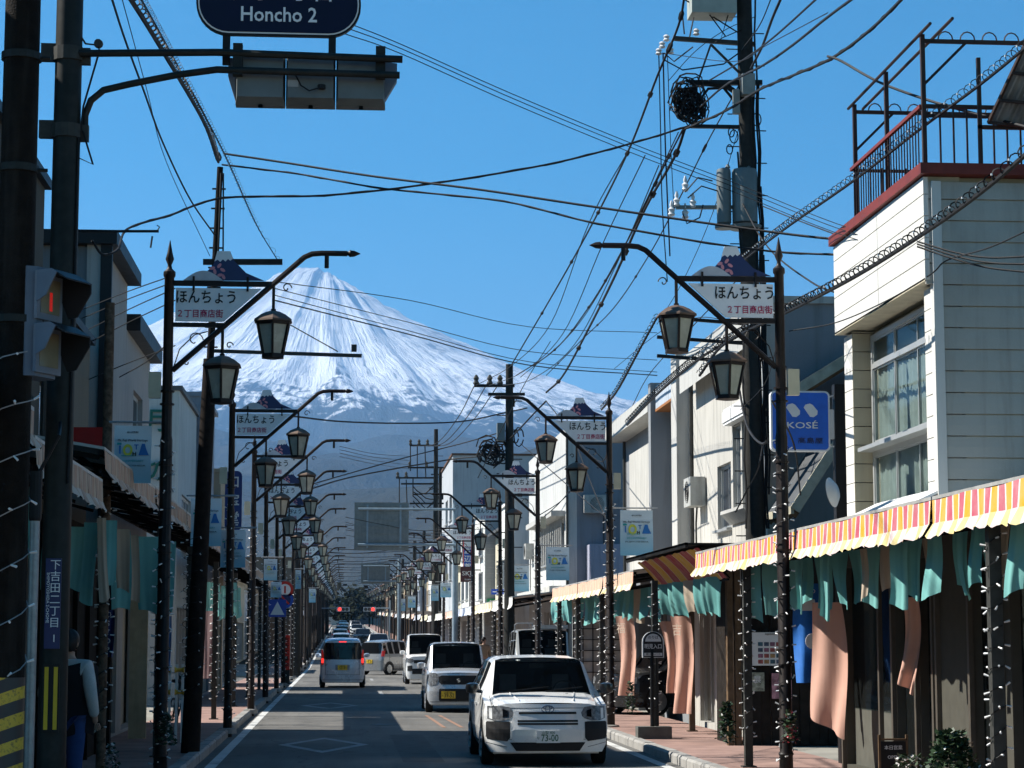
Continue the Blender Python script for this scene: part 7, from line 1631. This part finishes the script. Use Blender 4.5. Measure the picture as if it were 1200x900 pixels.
for k, (x, y, z0, z1) in enumerate(((6.98, 66.2, 0, 8.2), (7.2, 54.3, 0, 7.2), (6.98, 42.4, 3, 7.3), (-3.8, 34.0, 3.6, 4.8), (-3.7, 26.7, 3.8, 6.2))):
    b = MB(); b.tube([(x, y - .06, z0), (x, y - .06, z1)], .04, 8); solo('drainpipe', b, M_GREYP, ['drainpipe on the near corner of the large pale block', 'drainpipe at the far end of the finned grey building', 'drainpipe beside the white pillar of the stucco shop', 'short drainpipe under the black cornice on the left', 'drainpipe on the corner of the beige left shop'][k], 'pipe', loc=(x, y, z0))
rn = random.Random(77); b = MB()
TREES = mat('far_tree_leaves', (.014, .017, .010), 1.0, var=.6, scale=.6)
for k in range(60):
    x, y = rn.uniform(-26, 26), rn.uniform(380, 560); h = rn.uniform(3, 8); zz0 = zg(y)
    for q in range(70):
        c = Vector((x + rn.gauss(0, h * .22), y + rn.gauss(0, 2), zz0 + h * (.35 + .65 * rn.random() ** .8))); d = Vector((rn.uniform(-1, 1), rn.uniform(-1, 1), rn.uniform(-1, 1))).normalized(); u = d.cross(Vector((0, 0, 1))).normalized() * .35
        b.add([c - d * .5 - u, c - d * .5 + u, c + d * .5 + u, c + d * .5 - u], [(0, 1, 2, 3)])
    b.bar((x, y, zz0 - .5), (x, y, zz0 + h * .6), .3)
solo('tree_belt', b, TREES, 'dark belt of trees closing the far end of the street', 'trees', kind='stuff')
FW = [(.4, .4, .38), (.2, .17, .14), (.5, .48, .42), (.12, .12, .13)]
for k in range(14):
    x = -24 + k * 3.9 + rn.uniform(-.8, .8); y = 345 + (k * 37 % 60); zz0 = zg(y); wd, hh = rn.uniform(3, 5), rn.uniform(2.6, 5.2)
    if -3.5 < x < 6.5: y = 430 + k * 4; zz0 = zg(y)
    T = thing('far_house', f'tiny far house closing the street view, {ordn(k)} from the left', 'house', (x, y, zz0), group='tiny houses at the street end')
    B = MB(); B.box(-wd / 2, wd / 2, 0, 6, -.5, hh); B.build('wall', mat(f'far_house_wall_{k % 4}', FW[k % 4], .9, streak=.4), T)
    B = MB(); B.prism([(-wd / 2 - .4, hh), (0, hh + 1.2), (wd / 2 + .4, hh)], -.4, 6.4); B.build('roof', mat('far_house_roof_%d' % (k % 2), ((.06, .06, .07), (.12, .07, .05))[k % 2], .8), T)
    for wx in (-wd * .25, wd * .25): B = MB(); B.box(wx - .4, wx + .4, -.04, .02, hh * .5, hh * .5 + .9); B.build('window', M_GLASSD, T)
# ------------------------------------------------------------------ people
def skin_body(name, joints, edges, m, parent, sub=2):
    me = bpy.data.meshes.new(name); me.from_pydata([j[0] for j in joints], edges, []); o = bpy.data.objects.new(name, me); COL.objects.link(o); o.parent = parent
    md = o.modifiers.new('skin', 'SKIN'); md.use_smooth_shade = True
    for i, j in enumerate(joints): me.skin_vertices[0].data[i].radius = j[1] if isinstance(j[1], tuple) else (j[1], j[1])
    me.skin_vertices[0].data[0].use_root = True
    s_ = o.modifiers.new('sub', 'SUBSURF'); s_.levels = s_.render_levels = sub; me.materials.append(m); return o
SKIN = mat('skin', (.42, .26, .19), .6, var=.05); HAIR = mat('black_hair', (.012, .01, .009), .5, var=.3, scale=60)
DENIM = mat('blue_denim', (.03, .06, .16), .9); COAT = mat('black_coat', (.012, .012, .014), .85); SWEAT = mat('pale_grey_sweater', (.5, .5, .48), .9, bump=.3)
def person(label, loc, rz, h, top, bottom, hair, extra=None, stride=.1, long_hair=False):
    T = thing('person', label, 'person', loc, rz); k = h / 1.72
    V = lambda x, y, z: (x * k, y * k, z * k)
    J = [(V(0, 0, .93), (.15 * k, .11 * k)), (V(0, .0, 1.15), (.14 * k, .10 * k)), (V(0, .0, 1.36), (.18 * k, .11 * k)), (V(0, 0, 1.46), (.06 * k, .06 * k)), (V(0, -.01, 1.53), (.05 * k, .055 * k)),
         (V(0, -.01, 1.60), (.072 * k, .09 * k)), (V(0, -.01, 1.68), (.06 * k, .08 * k)),
         (V(.19, 0, 1.40), .055 * k), (V(.25, .02, 1.13), .043 * k), (V(.23, -.1, .92), .032 * k), (V(.22, -.14, .86), .03 * k),
         (V(-.19, 0, 1.40), .055 * k), (V(-.25, .02, 1.13), .043 * k), (V(-.23, -.1, .92), .032 * k), (V(-.22, -.14, .86), .03 * k),
         (V(.09, 0, .86), .095 * k), (V(.1, -stride, .48), .06 * k), (V(.1, -stride * .6, .09), .043 * k), (V(.1, -stride * .6 - .14, .04), .035 * k),
         (V(-.09, 0, .86), .095 * k), (V(-.1, stride, .48), .06 * k), (V(-.1, stride * 1.6, .09), .043 * k), (V(-.1, stride * 1.6 - .14, .04), .035 * k)]
    E = [(0, 1), (1, 2), (2, 3), (3, 4), (4, 5), (5, 6), (2, 7), (7, 8), (8, 9), (9, 10), (2, 11), (11, 12), (12, 13), (13, 14), (0, 15), (15, 16), (16, 17), (17, 18), (0, 19), (19, 20), (20, 21), (21, 22)]
    body = skin_body('body', J, E, SKIN, T)
    # clothes: slightly larger skins over torso+arms and legs
    up = lambda r_, a: tuple(q + a for q in r_) if isinstance(r_, tuple) else r_ + a
    ti = [0, 1, 2, 3, 7, 8, 9, 11, 12, 13]; TJ = [(J[i][0], up(J[i][1], .02 if i != 3 else .012)) for i in ti]; TE = [(0, 1), (1, 2), (2, 3), (2, 4), (4, 5), (5, 6), (2, 7), (7, 8), (8, 9)]
    skin_body('top', TJ, TE, top, T)
    li = [0, 15, 16, 17, 19, 20, 21]; LJ = [(J[i][0], up(J[i][1], .016)) for i in li]; skin_body('trousers', LJ, [(0, 1), (1, 2), (2, 3), (0, 4), (4, 5), (5, 6)], bottom, T)
    for sx in (-1, 1):
        wrist = Vector(J[10 if sx > 0 else 14][0])
        for f in range(4):
            dx = (f - 1.5) * .018 * k; skin_body('finger', [(tuple(wrist + Vector((dx, -.01, 0))), .010 * k), (tuple(wrist + Vector((dx * 1.1, -.035 * k, -.04 * k))), .009 * k), (tuple(wrist + Vector((dx * 1.1, -.03 * k, -(.07 + .008 * (1.5 - abs(f - 1.5))) * k))), .007 * k)], [(0, 1), (1, 2)], SKIN, T, 1)
        skin_body('thumb', [(tuple(wrist + Vector((-sx * .03 * k, -.01, .01))), .011 * k), (tuple(wrist + Vector((-sx * .045 * k, -.035 * k, -.03 * k))), .009 * k)], [(0, 1)], SKIN, T, 1)
    for fx in (.1, -.1):
        yy = -stride * .6 if fx > 0 else stride * 1.6
        b = MB(); b.lathe([(.035, 0), (.05, .01), (.05, .05), (.035, .09), (.02, .1)], 12); b.v = [Vector((v.x, v.y * 2.3 - .07, v.z)) + Vector(V(fx, yy, 0)) for v in b.v]; b.build('shoe', M_BLACK, T, smooth=50)
    b = MB(); hc = Vector(V(0, 0.0, 1.64)); 
    def hf(u, v):
        a = 2 * pi * u; e = -pi * .18 + (pi * .68) * v; r_ = (.098 + .006 * sin(a * 9) * (1 - v)) * k; y = sin(a) * cos(e) * r_ * 1.12 + .012
        return (hc.x + cos(a) * cos(e) * r_, hc.y + max(y, -.075 * k) , hc.z + sin(e) * r_ * 1.12 - (.05 * k if sin(a) > .2 else 0) * (1 - v))
    b.grid(hf, 24, 12); hr = b.build('hair', HAIR, T, smooth=60)
    if long_hair: b = MB(); b.tube([tuple(hc + Vector((0, .05, 0))), tuple(hc + Vector((0, .11, -.12))), tuple(hc + Vector((.01, .10, -.3)))], [.08 * k, .07 * k, .03 * k], 12); b.build('ponytail', HAIR, hr, smooth=60)
    for sx in (-1, 1): b = MB(); b.lathe([(.004, -.028), (.014, -.01), (.014, .012), (.004, .028)], 8, tuple(Vector(V(sx * .082, 0, 1.60)))); b.build('ear', SKIN, T, smooth=60)
    b = MB(); yf = -.105 * k
    b.prism([(-.014 * k, 1.575 * k), (.014 * k, 1.575 * k), (.005 * k, 1.62 * k), (-.005 * k, 1.62 * k)], yf - .012, yf + .02); b.build('nose', SKIN, T)
    for sx in (-1, 1): b = MB(); b.lathe([(.003, -.006), (.011, 0), (.003, .006)], 8, (sx * .03 * k, yf + .008, 1.62 * k)); b.build('eye', M_BLACK, T)
    b = MB(); b.box(-.022 * k, .022 * k, yf + .0, yf + .02, 1.545 * k, 1.552 * k); b.build('mouth', mat('lips', (.25, .09, .08), .6), T)
    if extra: extra(T, k)
    return T
def ex1(T, k):
    b = MB(); b.grid(lambda u, v: (.02 - .25 * k * (1 + .08 * sin(v * 5)) * sin(u * pi * .55 + .1), .17 * k * cos(u * pi * .95) * 1.0 + .02 * sin(v * 9), (1.44 - .66 * v - .12 * abs(u - .5)) * k), 14, 12); b.build('slung_coat', COAT, T, smooth=70)
pp = at(90, 745, 20.6)
person('person seen from behind in pale grey sweater with black coat, standing under the left arcade', (at(80, 800, 20.6).x, 20.6, .12), pi - .35, 1.72, SWEAT, DENIM, HAIR, ex1, stride=.03)
person('distant woman with dark hair in a beige coat beside the silver kei car', (at(567, 760, 75).x, 75, .12), .5, 1.62, mat('beige_coat', (.28, .22, .16), .9), mat('grey_trousers', (.2, .18, .16), .9), HAIR, stride=.14, long_hair=True)

# ------------------------------------------------------------------ air
hz = bpy.data.materials.new('haze'); hz.use_nodes = True; nn = hz.node_tree.nodes; nn.clear()
out = nn.new('ShaderNodeOutputMaterial'); pv = nn.new('ShaderNodeVolumePrincipled'); pv.inputs['Color'].default_value = (.24, .54, 1.0, 1); pv.inputs['Density'].default_value = HAZE_D; pv.inputs['Anisotropy'].default_value = 0.2
hz.node_tree.links.new(pv.outputs[0], out.inputs['Volume'])
b = MB(); b.box(-17500, 17500, -300, 33000, -1.6, S0.z + 250)
o = solo('haze', b, hz, None, None, kind='stuff')
